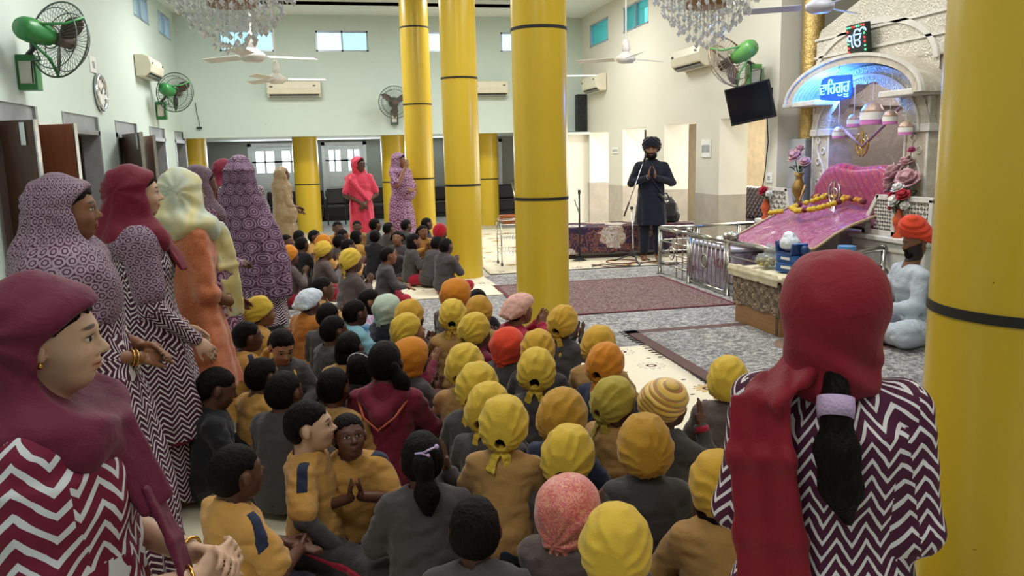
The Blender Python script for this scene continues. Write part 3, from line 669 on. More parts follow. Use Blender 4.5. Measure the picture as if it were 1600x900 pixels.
# plinth and side cabinets
sb(MB(), (5.645, 6.3, 0), (7.6, 8.8, .74)).build('plinth', m_marb, sh, bevel=.01)
pl = MB().prism([(7.62, 0), (8.25, 0), (8.25, .7), (7.62, .7)], S3(XA-.28, 0, 0), (0, 1, 0), (0, 0, 1), (.4, 0, 0)); pl.build('front_block', m_marb, sh, bevel=.008)
# pillars
for (y0, y1, nm) in ((8.28, 8.62, 'pillar'), (6.70, 7.04, 'pillar')):
    p = MB(); sb(p, (XA, y0, .74), (XA+.3, y1, 2.06)); po = p.build('pillar', m_marb2, sh, bevel=.008)
    sb(MB(), (XA-.03, y0-.03, 1.72), (XA+.33, y1+.03, 1.8)).build('capital_moulding', m_marb, po, bevel=.01); sb(MB(), (XA-.03, y0-.03, .74), (XA+.33, y1+.03, .84)).build('base_moulding', m_marb, po, bevel=.01); sb(MB(), (XA-.25, y0-.06, 2.06), (XA+.36, y1+.10, 2.12)).build('ledge', m_marb, po, bevel=.01)
    # vine carving running up the pillar face
    v = MB(); pts = [S3(XA-.004, (y0+y1)/2+.06*math.sin(z*13), z) for z in np.linspace(.9, 1.68, 40)]; v.tube(pts, .011, 6); v.build('vine_carving', m_marb, po, smooth=True)
    v = MB()
    for i, z in enumerate(np.arange(.95, 1.68, .12)): v.torus(S3(XA-.004, (y0+y1)/2+(-.045 if i % 2 else .045), z), .034, .009, (1, 0, 0), 16, 6)
    v.build('leaf_carving', m_marb, po, smooth=True)
    v = MB(); sb(v, (XA-.012, y0, .84), (XA, y0+.03, 2.05)); sb(v, (XA-.012, y1-.03, .84), (XA, y1, 2.05)); v.build('edge_moulding', m_marb, po)
yc = 7.66
def arch_band(name, mat, ro, ri, x0, x1, zs, rise_o, rise_i, sc=0, n=64):
    """arched band between outer and inner curves, optional scallops on the inner edge"""
    V = []; Fc = []
    for i in range(n+1):
        a = PI*i/n; k = 1+(.055*abs(math.sin(a*sc))-.055 if sc else 0)
        yo, zo = yc+ro*math.cos(a), zs+rise_o*math.sin(a); yi, zi = yc+ri*math.cos(a)*(2-k if sc else 1), zs+rise_i*math.sin(a)*(2-k if sc else 1)
        V += [S3(x0, yo, zo), S3(x1, yo, zo), S3(x1, yi, zi), S3(x0, yi, zi)]
    for i in range(n):
        o = i*4
        for k in range(4): Fc.append((o+k, o+(k+1) % 4, o+4+(k+1) % 4, o+4+k))
    Fc += [(0, 3, 2, 1), (n*4, n*4+1, n*4+2, n*4+3)]
    return MB().add(V, Fc).build(name, mat, sh, auto=35)
arch_band('carved_arch', m_carv, .98, .62, XA-.02, XA+.13, 1.72, .70, .52, 7)
arch_band('arch_moulding', m_marb, .86, .83, XA-.04, XA-.01, 1.74, .60, .57)
# projecting ribbed barrel canopy
arch_band('canopy_hood', m_marb2, 1.13, 1.02, XA-.26, XA+.05, 2.08, .44, .36)
arch_band('hood_rim', m_marb, 1.16, 1.12, XA-.28, XA-.24, 2.08, .46, .43)
for k in range(6): arch_band('soffit_groove', M('stone_joint', '8d8470', .8), 1.0225, 1.0185, XA-.22+k*.045, XA-.215+k*.045, 2.08, .362, .3585, n=40)
# entablature block with sloping shoulders, opening above the arch stays solid
EN = [(8.62, 2.10), (8.66, 2.78), (8.6, 2.90), (7.86, 3.12), (7.2, 3.3), (6.6, 3.3), (6.6, 2.1), (6.68, 2.1)]+[(yc+1.0*math.cos(a), 2.1+.36*math.sin(a)) for a in np.linspace(PI, 0, 25)]
EN = [(8.64, 2.10), (8.66, 2.78), (8.58, 2.92), (7.8, 3.16), (7.0, 3.4), (6.5, 3.4), (6.5, 2.1)]+[(yc+1.0*math.cos(a), 2.1+.36*math.sin(a)) for a in np.linspace(PI, 0, 25) if abs(math.cos(a)) < .97]
mbk = MB(); mbk.prism([(8.66, 2.42), (8.66, 2.78), (8.58, 2.92), (7.8, 3.16), (7.0, 3.4), (6.5, 3.4), (6.5, 2.42)], S3(XA+.02, 0, 0), (0, 1, 0), (0, 0, 1), (2.0, 0, 0)); mbk.build('entablature', m_carv, sh, bevel=.02)
sb(MB(), (XA+.12, 8.5, 2.06), (XA+2.0, 8.66, 2.43)).build('side_spandrel', m_carv, sh); sb(MB(), (XA+.12, 6.5, 2.06), (XA+2.0, 6.75, 2.43)).build('side_spandrel', m_carv, sh)
# front spandrels over the hood
V = []; Fc = []; n = 24
for i in range(n+1):
    a = PI*i/n; y = yc+1.0*math.cos(a); z = 2.08+.40*math.sin(a); V += [S3(XA+.03, y, z), S3(XA+.03, y, 2.5), S3(XA+.12, y, z), S3(XA+.12, y, 2.5)]
for i in range(n): o = i*4; Fc += [(o, o+4, o+5, o+1), (o+2, o+3, o+7, o+6), (o, o+2, o+6, o+4), (o+1, o+5, o+7, o+3)]
MB().add(V, Fc).build('spandrel', m_carv, sh)
arch_band('upper_arch_moulding', m_marb, 1.0, .94, XA-.0, XA+.03, 2.40, .50, .44)
for z in (2.6, 2.8): 
    q = MB(); sb(q, (XA-.0, 6.5, z), (XA+.03, 8.66, z+.025)); q.build('string_course', m_marb, sh)
for (ya, yb) in ((8.68, 9.0),): sb(MB(), (XA-.2, 8.3, 2.07), (XA+.3, 8.98, 2.11)).build('ledge_slab', m_marb, sh, bevel=.006)
V = []; Fc = []; n = 40
for i in range(n+1):
    a = PI*i/n; y = yc+.92*math.cos(a); z = 1.74+.60*math.sin(a); V += [S3(XA+.05, y, z), S3(XA+.05, y, 2.5), S3(XA+.11, y, z), S3(XA+.11, y, 2.5)]
for i in range(n): o = i*4; Fc += [(o, o+4, o+5, o+1), (o+2, o+3, o+7, o+6), (o, o+2, o+6, o+4), (o+1, o+5, o+7, o+3)]
MB().add(V, Fc).build('arch_wall', m_marb2, sh)
for y0, y1 in ((8.26, 8.66), (6.66, 7.06)): sb(MB(), (XA+.06, y0, 1.80), (XA+.2, y1, 2.5)).build('arch_wall', m_marb2, sh)
l = bpy.data.lights.new('niche_fill', 'POINT'); l.energy = 13; l.color = (1, .9, .95); l.shadow_soft_size = .15; lo = bpy.data.objects.new('niche_fill', l); COL.objects.link(lo); lo.location = (6.5, 7.8, 2.35)  # unseen point light added to brighten the dark niche
# back wall of the niche with relief arches and gold panel
nb_ = MB(); sb(nb_, (7.3, 6.4, .74), (7.4, 9.0, 2.6)); nb_.build('niche_back', M('lilac_grey_marble', '918c8c', .35, var=.08), sh)
for r_ in (.62, .5, .38): MB().torus(S3(7.29, 8.35, 1.1), r_, .016, (1, 0, 0), 40, 6, -PI/2-.2, PI/2+.2).build('relief_arch', m_marb, sh, smooth=True)
for r_ in (.42, .3): MB().torus(S3(7.29, 8.7, 2.05), r_, .02, (1, 0, 0), 40, 6).build('relief_ring', M('brown_relief', '7b6558', .5), sh, smooth=True)
sb(MB(), (7.27, 7.0, 1.68), (7.3, 8.9, 1.98)).build('gold_panel', M('dull_gold_panel', 'a98a4a', .45, .4), sh)
for y in (7.0, 7.3, 7.62): MB().cyl(S3(7.0, y, .74), S3(7.0, y, 2.5), .11, n=20).build('niche_column', M('mauve_marble', '97858a', .35), sh, auto=40)
sb(MB(), (5.8, 8.62, .74), (7.4, 8.7, 2.6)).build('side_screen', m_marb2, sh); sb(MB(), (5.8, 6.5, .74), (7.5, 6.6, 2.6)).build('side_screen', m_marb2, sh)
# calendar on the niche back
t_ = thing('wall_calendar', 'small white printed sheet on the gold panel inside the niche', 'calendar', (7.26, 7.85, 1.78))
MB().bx((-.004, -.11, -.11), (.004, .11, .11)).build('sheet', m_white, t_)
g_ = MB()
for j in range(2):
    for i in range(4): g_.bx((-.006, .09-.05*i-.02, .03-j*.075), (-.004, .09-.05*i+.008, .07-j*.075))
g_.build('print', M('print_grey', '6a707a', .7), t_)
# side cabinets with lattice
def lattice(mb, o, u, v, nu, nv, su, sv, th, nrm):
    """diagonal bar lattice in a rectangle su x sv"""
    o, u, v, nrm = [np.asarray(q, float) for q in (o, u, v, nrm)]
    N = nu+nv
    def bar(a, b): 
        d = b-a; L = np.linalg.norm(d)
        if L < .02: return
        d = d/L; w = np.cross(nrm, d); mb.box((a+b)/2, (L, .02, th), np.array([d, w, nrm]).T)
    sp = su/nu
    for k in range(-nv, N):
        for sgn in (1, -1):
            pts = []
            x0 = k*sp if sgn > 0 else k*sp; 
            for t in np.linspace(0, 1, 60):
                y = t*sv; x = x0+y if sgn > 0 else x0+sv-y
                if -1e-6 <= x <= su+1e-6: pts.append((x, y))
            if len(pts) > 1: bar(o+u*pts[0][0]+v*pts[0][1], o+u*pts[-1][0]+v*pts[-1][1])
    return mb
def cabinet(y0, y1, label, z=.72, top=.36, chamf=0):
    e = thing('marble_cabinet', label, 'cabinet', (5.2, (y0+y1)/2, 0)); h = (y1-y0)/2
    MB().prism([(-h, 0), (h, 0), (h, 0.0)][:2]+[(h, z-.05), (-h, z-.05)], (0, 0, 0), (0, 1, 0), (0, 0, 1), (.42, 0, 0)).build('body', m_marb, e, bevel=.012)
    MB().bx((-.03, -h-.02, z-.05), (.44, h+.02, z)).build('top_slab', m_marb, e, bevel=.01)
    fr = MB(); 
    for (a, b, c, d) in ((-h+.05, h-.05, .08, .1), (-h+.05, h-.05, z-.14, z-.12), (-h+.05, -h+.07, .08, z-.12), (h-.07, h-.05, .08, z-.12)): fr.bx((-.012, a, c), (0, b, d))
    fr.build('panel_moulding', m_marb2, e); MB().torus((-.004, 0, z*.42), .12, .014, (1, 0, 0), 32, 6).build('ring_carving', m_marb2, e, smooth=True)
    return e, h
e, h = cabinet(8.35, 9.32, 'white marble cabinet left of the throne with lattice parapet')
for (a, b) in ((-.22, .42),):
    L = MB(); L.bx((.04, a, .72), (.1, b, .77)).bx((.04, a+.1, 1.08), (.1, b, 1.12)).bx((.04, b-.04, .72), (.1, b, 1.1)); L.prism([(a, .72), (a+.05, .72), (a+.16, 1.12), (a+.1, 1.12)], (.04, 0, 0), (0, 1, 0), (0, 0, 1), (.06, 0, 0)); L.build('lattice_frame', m_marb, e, bevel=.004)
    lattice(MB(), (.07, a+.13, .77), (0, 1, 0), (0, 0, 1), 4, 3, b-a-.16, .32, .03, (1, 0, 0)).build('lattice', m_marb, e)
e, h = cabinet(6.3, 7.38, 'white marble cabinet right of the throne with two lattice panels')
for (a, b, sl) in ((-.06, .44, 1), (-.55, -.1, 0)):
    L = MB(); L.bx((.04, a, .72), (.1, b, .77)).bx((.04, a, .72), (.1, a+.05, 1.1)); 
    if sl: L.prism([(b-.05, .72), (b, .72), (b-.02, .86), (b-.2, 1.12), (b-.25, 1.12), (b-.07, .84)], (.04, 0, 0), (0, 1, 0), (0, 0, 1), (.06, 0, 0)).bx((.04, a, 1.07), (.1, b-.2, 1.12))
    else: L.bx((.04, b-.05, .72), (.1, b, 1.1)).bx((.04, a, 1.07), (.1, b, 1.12))
    L.build('lattice_frame', m_marb, e, bevel=.004)
    lattice(MB(), (.07, a+.05, .77), (0, 1, 0), (0, 0, 1), 4, 3, b-a-(.22 if sl else .1), .30, .03, (1, 0, 0)).build('lattice', m_marb, e)
# gold foil column with marble base
e = thing('gold_column', 'tall gold foil wrapped column beside the shrine, above a grey marble base', 'column', (5.68, 8.98, 0))
prof = [(.125+.001*math.sin(z*90)+.001*math.sin(z*37), z) for z in np.linspace(1.7, ZC, 260)]
MB().lathe(prof, n=32).build('foil_shaft', m_gold, e, smooth=True); MB().bx((-.18, -.2, 0), (.2, .2, 1.7)).build('marble_base', M('grey_blue_marble', 'a9adb2', .3, var=.12), e, bevel=.01)
# throne back, sloping cover cloth, emblem, garland
def satin(name, a, b, c):
    t = NT(name); co = t.coord(); s = t.sep(co); f = t.math('FRACT', t.math('MULTIPLY', t.math('ADD', s[1], t.math('MULTIPLY', s[2], -.75)), 9.5)); n = t.noise(co, 26, 3, .7, .6)
    col = t.mix(t.math('GREATER_THAN', f, .6), lin(a), lin(b)); col = t.mix(t.math('MULTIPLY', t.math('GREATER_THAN', n, .58), .5), col, lin(c)); t.bump(t.noise(co, 7, 4), .2, .02)
    return t.done(col, .3, spec=.6, sheen=.3)
m_sat = satin('magenta_striped_satin', 'a81f54', '860f62', 'c07a50')
def cov_mat():
    t = NT('pink_brocade_cover'); co = t.coord(); n = t.noise(co, 16, 4, .7, 2); m = t.noise(co, 5, 3, .6, 1); t.bump(m, .6, .02)
    return t.done(t.ramp(n, [(.38, '86365c'), (.5, '98466c'), (.58, 'b98a9a'), (.64, '8c3c62')]), .3, spec=.5, coat=.3)
e = thing('throne_cover', 'magenta striped satin cover draped over the rounded throne back', 'throne cover', (5.47, 7.88, .74))
P_ = [(8.56, .0), (8.58, .22), (8.52, .38), (8.40, .53), (8.25, .63), (8.05, .685), (7.9, .66), (7.7, .63), (7.5, .65), (7.3, .67), (7.14, .6), (7.1, .3), (7.12, 0)]
py_ = np.array([p[0]-7.85 for p in P_[::-1]]); pz_ = np.array([p[1] for p in P_[::-1]]); o_ = np.argsort(py_); py_, pz_ = py_[o_], pz_[o_]; ys_ = np.linspace(-.85, .85, 120); zs_ = np.interp(ys_, py_, pz_, left=-.3, right=-.3); zs_ = np.convolve(np.pad(zs_, 4, 'edge'), np.ones(9)/9, 'valid')
F = Field([(Fn(lambda X, Y, Z: smax(smax(np.abs(X-.14+.10*Z)-.11, (Z-np.interp(Y, ys_, zs_))*.75, .10), smax(np.abs(Y-.0)-.73, -Z-.01, .03), .05), (-.05, -.8, 0), (.35, .8, .75)), .01)], .013)
F.disp(lambda x, y, z: .004*vnoise(x*4, y*4, z*4), .04); V, Q = F.surf(); np_mesh('satin_cover', V, Q, m_sat, e)
MB().tube([(-.1, .73, .0), (-.11, .75, .24), (-.1, .66, .42)], .012, 6).build('gold_trim', M('gold_trim', 'c9a45c', .5), e, smooth=True)
e = thing('sloping_cloth', 'pink brocade cloth under clear film sloping down from the throne', 'cloth', (4.9, 7.6, 0))
cA, cB, cC, cD = np.array([5.38, 8.55, .95]), np.array([5.38, 7.12, .95]), np.array([4.45, 6.9, .62]), np.array([4.36, 8.55, .52]); N = 40; V = []
for k in (0, 1):
    for j in range(N+1):
        for i in range(N+1):
            u, v = i/N, j/N; p = (cA*(1-u)+cB*u)*(1-v)+(cD*(1-u)+cC*u)*v; p = p-[4.9, 7.6, 0]
            p[2] += (.0 if k == 0 else -.012)+.012*math.sin(v*9+u*3)+.010*math.sin(u*22+v*5+math.sin(v*9))+.05*math.sin(v*PI)*.6
            V.append(p)
M1 = (N+1)**2; Fc = [(j*(N+1)+i, (j+1)*(N+1)+i, (j+1)*(N+1)+i+1, j*(N+1)+i+1) for j in range(N) for i in range(N)]; Fc += [tuple(M1+q for q in f[::-1]) for f in Fc]
rim = [i for i in range(N+1)]+[j*(N+1)+N for j in range(1, N+1)]+[N*(N+1)+i for i in range(N-1, -1, -1)]+[j*(N+1) for j in range(N-1, 0, -1)]
Fc += [(rim[a], rim[(a+1) % len(rim)], M1+rim[(a+1) % len(rim)], M1+rim[a]) for a in range(len(rim))]
MB().add(V, Fc).build('cover', cov_mat(), e, smooth=True)
bt = MB(); bt.tube([V[i]+np.array([0, 0, .006]) for i in [j*(N+1) for j in range(0, N+1, 2)]], .014, 6).tube([V[N*(N+1)+i]+np.array([0, 0, .006]) for i in range(0, N+1, 2)], .014, 6).tube([V[j*(N+1)+N]+np.array([0, 0, .006]) for j in range(0, N+1, 2)], .014, 6)
bt.build('gold_border', M('beige_gold_border', 'b09a74', .5), e, smooth=True)
st = MB().bx((-.42, -.6, .02), (.42, .85, .42)); st.build('stand', M('purple_grey_plinth_cloth', '8d8a94', .8), e, bevel=.02)
def khanda(e, s, mat, th=.012):
    a = MB()
    a.torus((0, 0, 0), .055*s, .008*s, (1, 0, 0), 32, 8)
    a.build('ring', mat, e, smooth=True)
    b = MB().prism([(0, .15*s), (.02*s, .115*s), (.012*s, .05*s), (.012*s, -.06*s), (.03*s, -.09*s), (0, -.12*s), (-.03*s, -.09*s), (-.012*s, -.06*s), (-.012*s, .05*s), (-.02*s, .115*s)], (-th/2, 0, 0), (0, 1, 0), (0, 0, 1), (th, 0, 0)); b.build('centre_blade', mat, e)
    for sg in (1, -1):
        pts = [(0, sg*.02*s, -.14*s), (0, sg*.075*s, -.10*s), (0, sg*.105*s, -.02*s), (0, sg*.10*s, .06*s), (0, sg*.06*s, .125*s)]
        c = MB().tube(pts, [.006*s, .012*s, .014*s, .011*s, .003*s], 8); c.build('curved_sword', mat, e, smooth=True)
e = thing('khanda_emblem', 'silver khanda emblem standing on the cloth before the throne back', 'emblem', (5.28, 7.83, 1.10)); khanda(e, .95, m_steel); MB().cyl((0, 0, -.14), (0, 0, -.2), .02, .05).build('foot', m_steel, e)
e = thing('khanda_emblem', 'gold khanda emblem hung on garland ropes inside the arch', 'emblem', (5.6, 7.84, 1.62)); khanda(e, .95, m_goldp)
for sg, y2, z2 in ((1, .46, .24), (-1, -.72, .46)):
    MB().tube([(0, 0, -.03), (.0, y2*.5, z2*.42), (0, y2, z2)], .016, 8).build('garland_rope', M('dusty_pink_garland', 'b08a84', .8, bump=.8, bs=120), e, smooth=True)
e = thing('marigold_garland', 'yellow and maroon flower garland lying on the pink cloth', 'garland', (5.15, 7.8, .98))
pts = []
for p in [(5.33, 8.3, 1.02), (5.30, 8.12, 1.04), (5.30, 7.95, 1.05), (5.30, 7.75, 1.05), (5.3, 7.55, 1.04), (5.3, 7.35, 1.02)]: pts.append(p)
pt2 = [(5.30, 7.98, 1.05), (5.20, 8.12, .99), (5.08, 8.18, .95), (4.95, 8.12, .92), (4.9, 7.95, .90), (4.98, 7.75, .93), (5.12, 7.68, .97), (5.27, 7.66, 1.02)]
pt3 = [(4.86, 8.2, .88), (4.80, 8.3, .86)]
cl_ = [M('marigold_yellow', 'd8b32c', .8, bump=1, bs=150), M('marigold_maroon', '6e2430', .8, bump=1, bs=150), M('marigold_orange', 'c88a2a', .8, bump=1, bs=150)]
rr = random.Random(4); ball = {}
for k, m in enumerate(cl_):
    b = MB(); b.ell((0, 0, 0), (.034, .034, .03), 10, 8); me = b.mesh('marigold', True); me.materials.append(m)
    for v in me.vertices: v.co *= 1+.12*math.sin(v.co.x*300+v.co.y*260)
    ball[k] = me
def along(ps, step):
    out = []; 
    for a, b in zip(ps[:-1], ps[1:]):
        a, b = np.array(a), np.array(b); n = max(1, int(np.linalg.norm(b-a)/step)); out += [a+(b-a)*i/n for i in range(n)]
    return out+[np.array(ps[-1])]
for i, p in enumerate(along(pts, .055)+along(pt2, .05)+along(pt3, .05)):
    o = link('marigold', ball[(1 if i % 3 == 0 else 2) if i < 16 else (0 if i % 7 else 1)], e); o.location = p-np.array([5.15, 7.8, .98])+np.array([0, rr.uniform(-.01, .01), .012])
# hanging domed ornaments
def dome_ornament(px, py, X, s, label):
    p = atx(px, py, X); e = thing('hanging_ornament', label, 'ornament', p, 0, 'domed ornaments hung inside the arch')
    MB().lathe([(.0, .062*s), (.02*s, .058*s), (.044*s, .042*s), (.057*s, .018*s), (.058*s, .005*s)], n=24).build('dome', M('rose_gold_dome', 'c9ad98', .35, .3, var=.2, vs=60, bump=.6, bs=90), e, smooth=True)
    MB().cyl((0, 0, .005*s), (0, 0, -.035*s), .062*s, n=24).build('white_band', m_white, e, auto=40); MB().cyl((0, 0, -.035*s), (0, 0, -.06*s), .06*s, n=24).build('magenta_rim', M('magenta_trim', 'c878b8', .4), e, auto=40)
    MB().cyl((0, 0, .07*s), (0, 0, 2.3-p[2]), .004, n=6).build('string', m_white, e)
for i, (px, py, s, lb) in enumerate(((1310, 207, .95, 'lowest domed pink and white ornament at the left of the arch'), (1334, 188, 1.0, 'domed ornament second from the left under the blue neon word'), (1363, 177, 1.7, 'largest domed ornament at the centre of the arch'), (1391, 183, 1.05, 'domed ornament right of the largest one'), (1415, 200, .98, 'domed ornament at the far right of the arch'))): dome_ornament(px, py, 5.40, s*1.12, lb)
# neon word and LED sign
m_neon = M('neon_cyan', '7fe8ff', .4, var=0, emit=2.2); m_neonb = M('neon_backing', '0a50c8', .4, var=0, emit=.55)
e = thing('neon_sign', 'cyan neon Gurmukhi word sign glowing blue under the arch hood', 'neon sign', (5.18, 7.72, 2.2))
fc = bpy.data.curves.new('word', 'FONT'); fc.body = '\u0a35\u0a3e\u0a3f\u0a39\u0a17\u0a41\u0a30\u0a42'; fc.size = .26; fc.offset = -.0035; fc.extrude = .006; fc.align_x = 'CENTER'; fc.align_y = 'CENTER'
fo = bpy.data.objects.new('word_tmp', fc); COL.objects.link(fo)
dg = bpy.context.evaluated_depsgraph_get(); me = bpy.data.meshes.new_from_object(fo.evaluated_get(dg)); bpy.data.objects.remove(fo)
me.transform(Matrix(((0, 0, -1, -.03), (-1, 0, 0, 0), (0, 1, 0, .0), (0, 0, 0, 1)))); me.materials.clear(); me.materials.append(m_neon); o = link('neon_word', me, e)
dims = np.array([v.co[:] for v in me.vertices]); 
bw_ = (dims[:, 1].min(), dims[:, 1].max(), dims[:, 2].min(), dims[:, 2].max()) if len(dims) else (-.3, .3, -.1, .1)
cyy = (bw_[0]+bw_[1])/2; scl = .52/max(.05, bw_[1]-bw_[0])
for v in me.vertices: v.co.y = (v.co.y-cyy)*scl; v.co.z = (v.co.z-(bw_[2]+bw_[3])/2)*scl
MB().prism([(-.28, -.06), (-.24, -.12), (-.02, -.13), (.27, -.10), (.29, .02), (.25, .12), (.1, .14), (-.25, .12)], (-.012, 0, 0), (0, 1, 0), (0, 0, 1), (.02, 0, 0)).build('backing', m_neonb, e, bevel=.005)
MB().cyl((0, .1, .05), (.12, .1, .3), .006).build('mount', m_steel, e)
l = bpy.data.lights.new('neon_glow', 'POINT'); l.energy = 40; l.color = (.05, .26, 1); l.shadow_soft_size = .12; lo = bpy.data.objects.new('neon_glow', l); COL.objects.link(lo); lo.location = (5.3, 8.15, 2.24)
e = thing('led_sign', 'square black LED sign with Ek Onkar and red-green dot border', 'sign', (5.42, 7.72, 2.69)); e.rotation_euler = (0, math.radians(-8), 0)
MB().bx((-.03, -.16, -.17), (.03, .16, .17)).build('case', M('black_green_case', '10201a', .5), e, bevel=.004)
fc = bpy.data.curves.new('ek', 'FONT'); fc.body = '\u0a74'; fc.size = .22; fc.extrude = .003; fc.align_x = 'CENTER'; fc.align_y = 'CENTER'; fo = bpy.data.objects.new('t', fc); COL.objects.link(fo)
me = bpy.data.meshes.new_from_object(fo.evaluated_get(bpy.context.evaluated_depsgraph_get())); bpy.data.objects.remove(fo); me.transform(Matrix(((0, 0, -1, -.034), (-1, 0, 0, 0), (0, 1, 0, 0), (0, 0, 0, 1)))); me.materials.clear(); me.materials.append(M('led_blue_white', '9ab0e0', .4, var=0, emit=1.0)); link('symbol', me, e)
lr, lg_ = M('led_red', 'ff3030', .4, var=0, emit=3), M('led_green', '40ff90', .4, var=0, emit=3)
for col, mm, nm in ((0, lr, 'red_lamps'), (1, lg_, 'green_lamps')):
    b = MB(); k = 0
    for i in range(28):
        t = i/28*4; sd = int(t); f = t-sd; y, z = [(-.135+.27*f, .145), (.135, .145-.29*f), (.135-.27*f, -.145), (-.135, -.145+.29*f)][sd]
        if ((i//2) % 2 == 0) == (col == 0): b.ell((-.033, y, z), .009, 8, 6)
    b.build(nm, mm, e, smooth=True)
MB().tube([(0, -.14, -.14), (.03, -.4, -.32), (.05, -.8, -.5), (.05, -1.1, -.62)], .007, 6).build('cable', M('black_rubber', '151515', .6), e, smooth=True)
# vases with flowers
def rose(mb, c, r, d, rr):
    d = unit(d); x, y, _ = frame(d); R = np.array([x, y, d]).T
    mb.ell(c, (r*.45, r*.45, r*.5), 8, 6, R)
    for ring, (n, rad, tilt) in enumerate(((4, .45, 1.1), (5, .75, .75), (6, 1.0, .4))):
        for k in range(n):
            a = 2*PI*k/n+ring*.5; dirn = x*math.cos(a)+y*math.sin(a); pc = c+dirn*r*rad*.62+d*r*(.25-.22*ring)
            ax = unit(dirn*math.cos(tilt)+d*math.sin(tilt)); nn = unit(d*math.cos(tilt)-dirn*math.sin(tilt)); w = np.cross(nn, ax); mb.ell(pc, (r*.42, r*.45, r*.07), 8, 5, np.array([ax, w, nn]).T)
def bouquet(e, roses, leaves, top, rr):
    for (p, r, m) in roses:
        p = np.array(p); b = MB(); r = r*1.25; rose(b, p, r, p-np.array([.12, 0, top-.05]), rr); b.build('rose', m, e, smooth=True)
    s = MB()
    for (p, r, m) in roses: s.tube([np.array([0, 0, top-.05]), np.array(p)*[.5, .5, 1]-[0, 0, r*2], np.array(p)], .004, 5)
    s.build('stems', M('leaf_green', '3c5a34', .6), e)
    for k in range(leaves):
        a = 2*PI*k/leaves+rr.random(); q = np.array([.08*math.cos(a), .08*math.sin(a), top+.03+.06*rr.random()])
        b = MB(); b.ell(q, (.05, .022, .006), 8, 5, euler(0, rr.uniform(-.9, .3), a)); b.build('leaf', M('leaf_green', '3c5a34', .6), e, smooth=True)
mp, mr, mw = M('dusty_pink_rose', 'be949a', .7, var=.2, vs=20), M('red_rose', 'a0182c', .7, var=.2, vs=20), M('white_rose', 'd8d5cf', .7, var=.1)
rr = random.Random(12)
brassp = [(.04, 0), (.06, .01), (.035, .05), (.085, .14), (.09, .2), (.05, .27), (.04, .31), (.075, .36)]
e = thing('flower_vase', 'brass vase of dusty pink roses on the cabinet left of the throne', 'vase', (5.45, 8.78-.04, .72)); MB().lathe([(r*.85, z) for r, z in brassp], n=28).build('vase_body', M('aged_brass', '9a7a42', .35, .8), e, smooth=True)
e.location = (5.36, 8.66, .94); MB().bx((-.07, -.08, -.22), (.07, .08, .0)).build('pedestal', m_marb, e)
bouquet(e, [((-.06, .0, .56), .085, mp), ((-.02, -.14, .5), .06, mp), ((-.02, .14, .6), .05, mp), ((.03, .06, .64), .06, mp)], 9, .36, rr)
orp = [(.045, 0), (.05, .012), (.022, .05), (.05, .12), (.055, .16), (.03, .22), (.035, .25)]
e = thing('flower_vase', 'orange vase with one red and white rose at the left cabinet end', 'vase', (5.22, 9.16, .72)); MB().lathe(orp, n=24).build('vase_body', M('orange_vase', 'c8512c', .4), e, smooth=True)
bouquet(e, [((-.05, -.01, .36), .06, mr), ((-.02, -.10, .33), .04, mw), ((0, .07, .32), .04, mp)], 8, .25, rr)
e = thing('flower_vase', 'orange vase packed with red and white roses on the right cabinet', 'vase', (5.24, 6.72, .72)); MB().lathe([(r*1.1, z*1.1) for r, z in orp], n=24).build('vase_body', M('orange_vase', 'c8512c', .4), e, smooth=True)
bouquet(e, [((-.07, 0, .36), .06, mw), ((-.03, .08, .40), .05, mr), ((-.04, -.08, .42), .06, mr), ((-.04, .0, .48), .055, mw), ((-.05, .06, .31), .045, mr), ((-.03, -.10, .32), .04, mw), ((-.02, .12, .33), .035, mw)], 8, .27, rr)
e = thing('flower_vase', 'dark vase of large pink roses in front of the right shrine pillar', 'vase', (5.42, 6.86, .72)); MB().lathe([(r*.9, z) for r, z in brassp], n=24).build('vase_body', M('dark_vase', '3b3a34', .4), e, smooth=True)
bouquet(e, [((-.06, .14, .62), .10, mp), ((-.06, -.06, .56), .11, mp), ((-.03, .2, .5), .09, mp), ((0, .04, .72), .07, mp), ((.0, -.03, .83), .04, M('rose_bud', 'a0406a', .6))], 10, .36, rr)
# steel railing with gate
e = thing('steel_railing', 'low stainless steel railing with barred gate before the shrine', 'railing', (4.1, 8.5, 0)); RO = np.array([4.1, 8.5, 0])
def r3(x, y, z): return np.array([x, y, z])-RO
posts = [(4.06, 9.75), (4.09, 8.93), (4.12, 7.98), (4.14, 6.9), (5.2, 9.8), (4.6, 9.78), (4.16, 6.35), (5.15, 6.8)]
for i, (x, y) in enumerate(posts):
    MB().cyl(r3(x, y, .0), r3(x, y, .6), .024, n=14).build('post', m_steel2, e, smooth=True)
    MB().cyl(r3(x, y, .0), r3(x, y, .012), .05, n=14).build('base_plate', m_steel2, e)
    if i in (1, 2):
        k = MB()
        if i == 1: k.ell(r3(x, y, .655), (.035, .035, .035), 14, 10)
        else:
            k.ell(r3(x, y-.03, .68), .04, 14, 10).ell(r3(x, y+.05, .66), .045, 14, 10).ell(r3(x+.02, y-.10, .67), .045, 14, 10)
        k.build('finial', m_steel2, e, smooth=True)
def rl(a, b, r): return MB().cyl(r3(*a), r3(*b), r, n=12)
for (a, b, r) in (((4.06, 9.75, .61), (4.09, 8.93, .61), .027), ((4.09, 8.93, .61), (4.12, 7.98, .61), .027), ((4.12, 7.98, .61), (4.16, 6.35, .61), .027), ((4.06, 9.75, .61), (5.42, 9.82, .61), .027), ((4.16, 6.35, .61), (5.15, 6.82, .61), .027), ((5.15, 6.82, .61), (5.3, 6.9, .61), .03)): rl(a, b, r).build('top_rail', m_steel2, e, smooth=True)
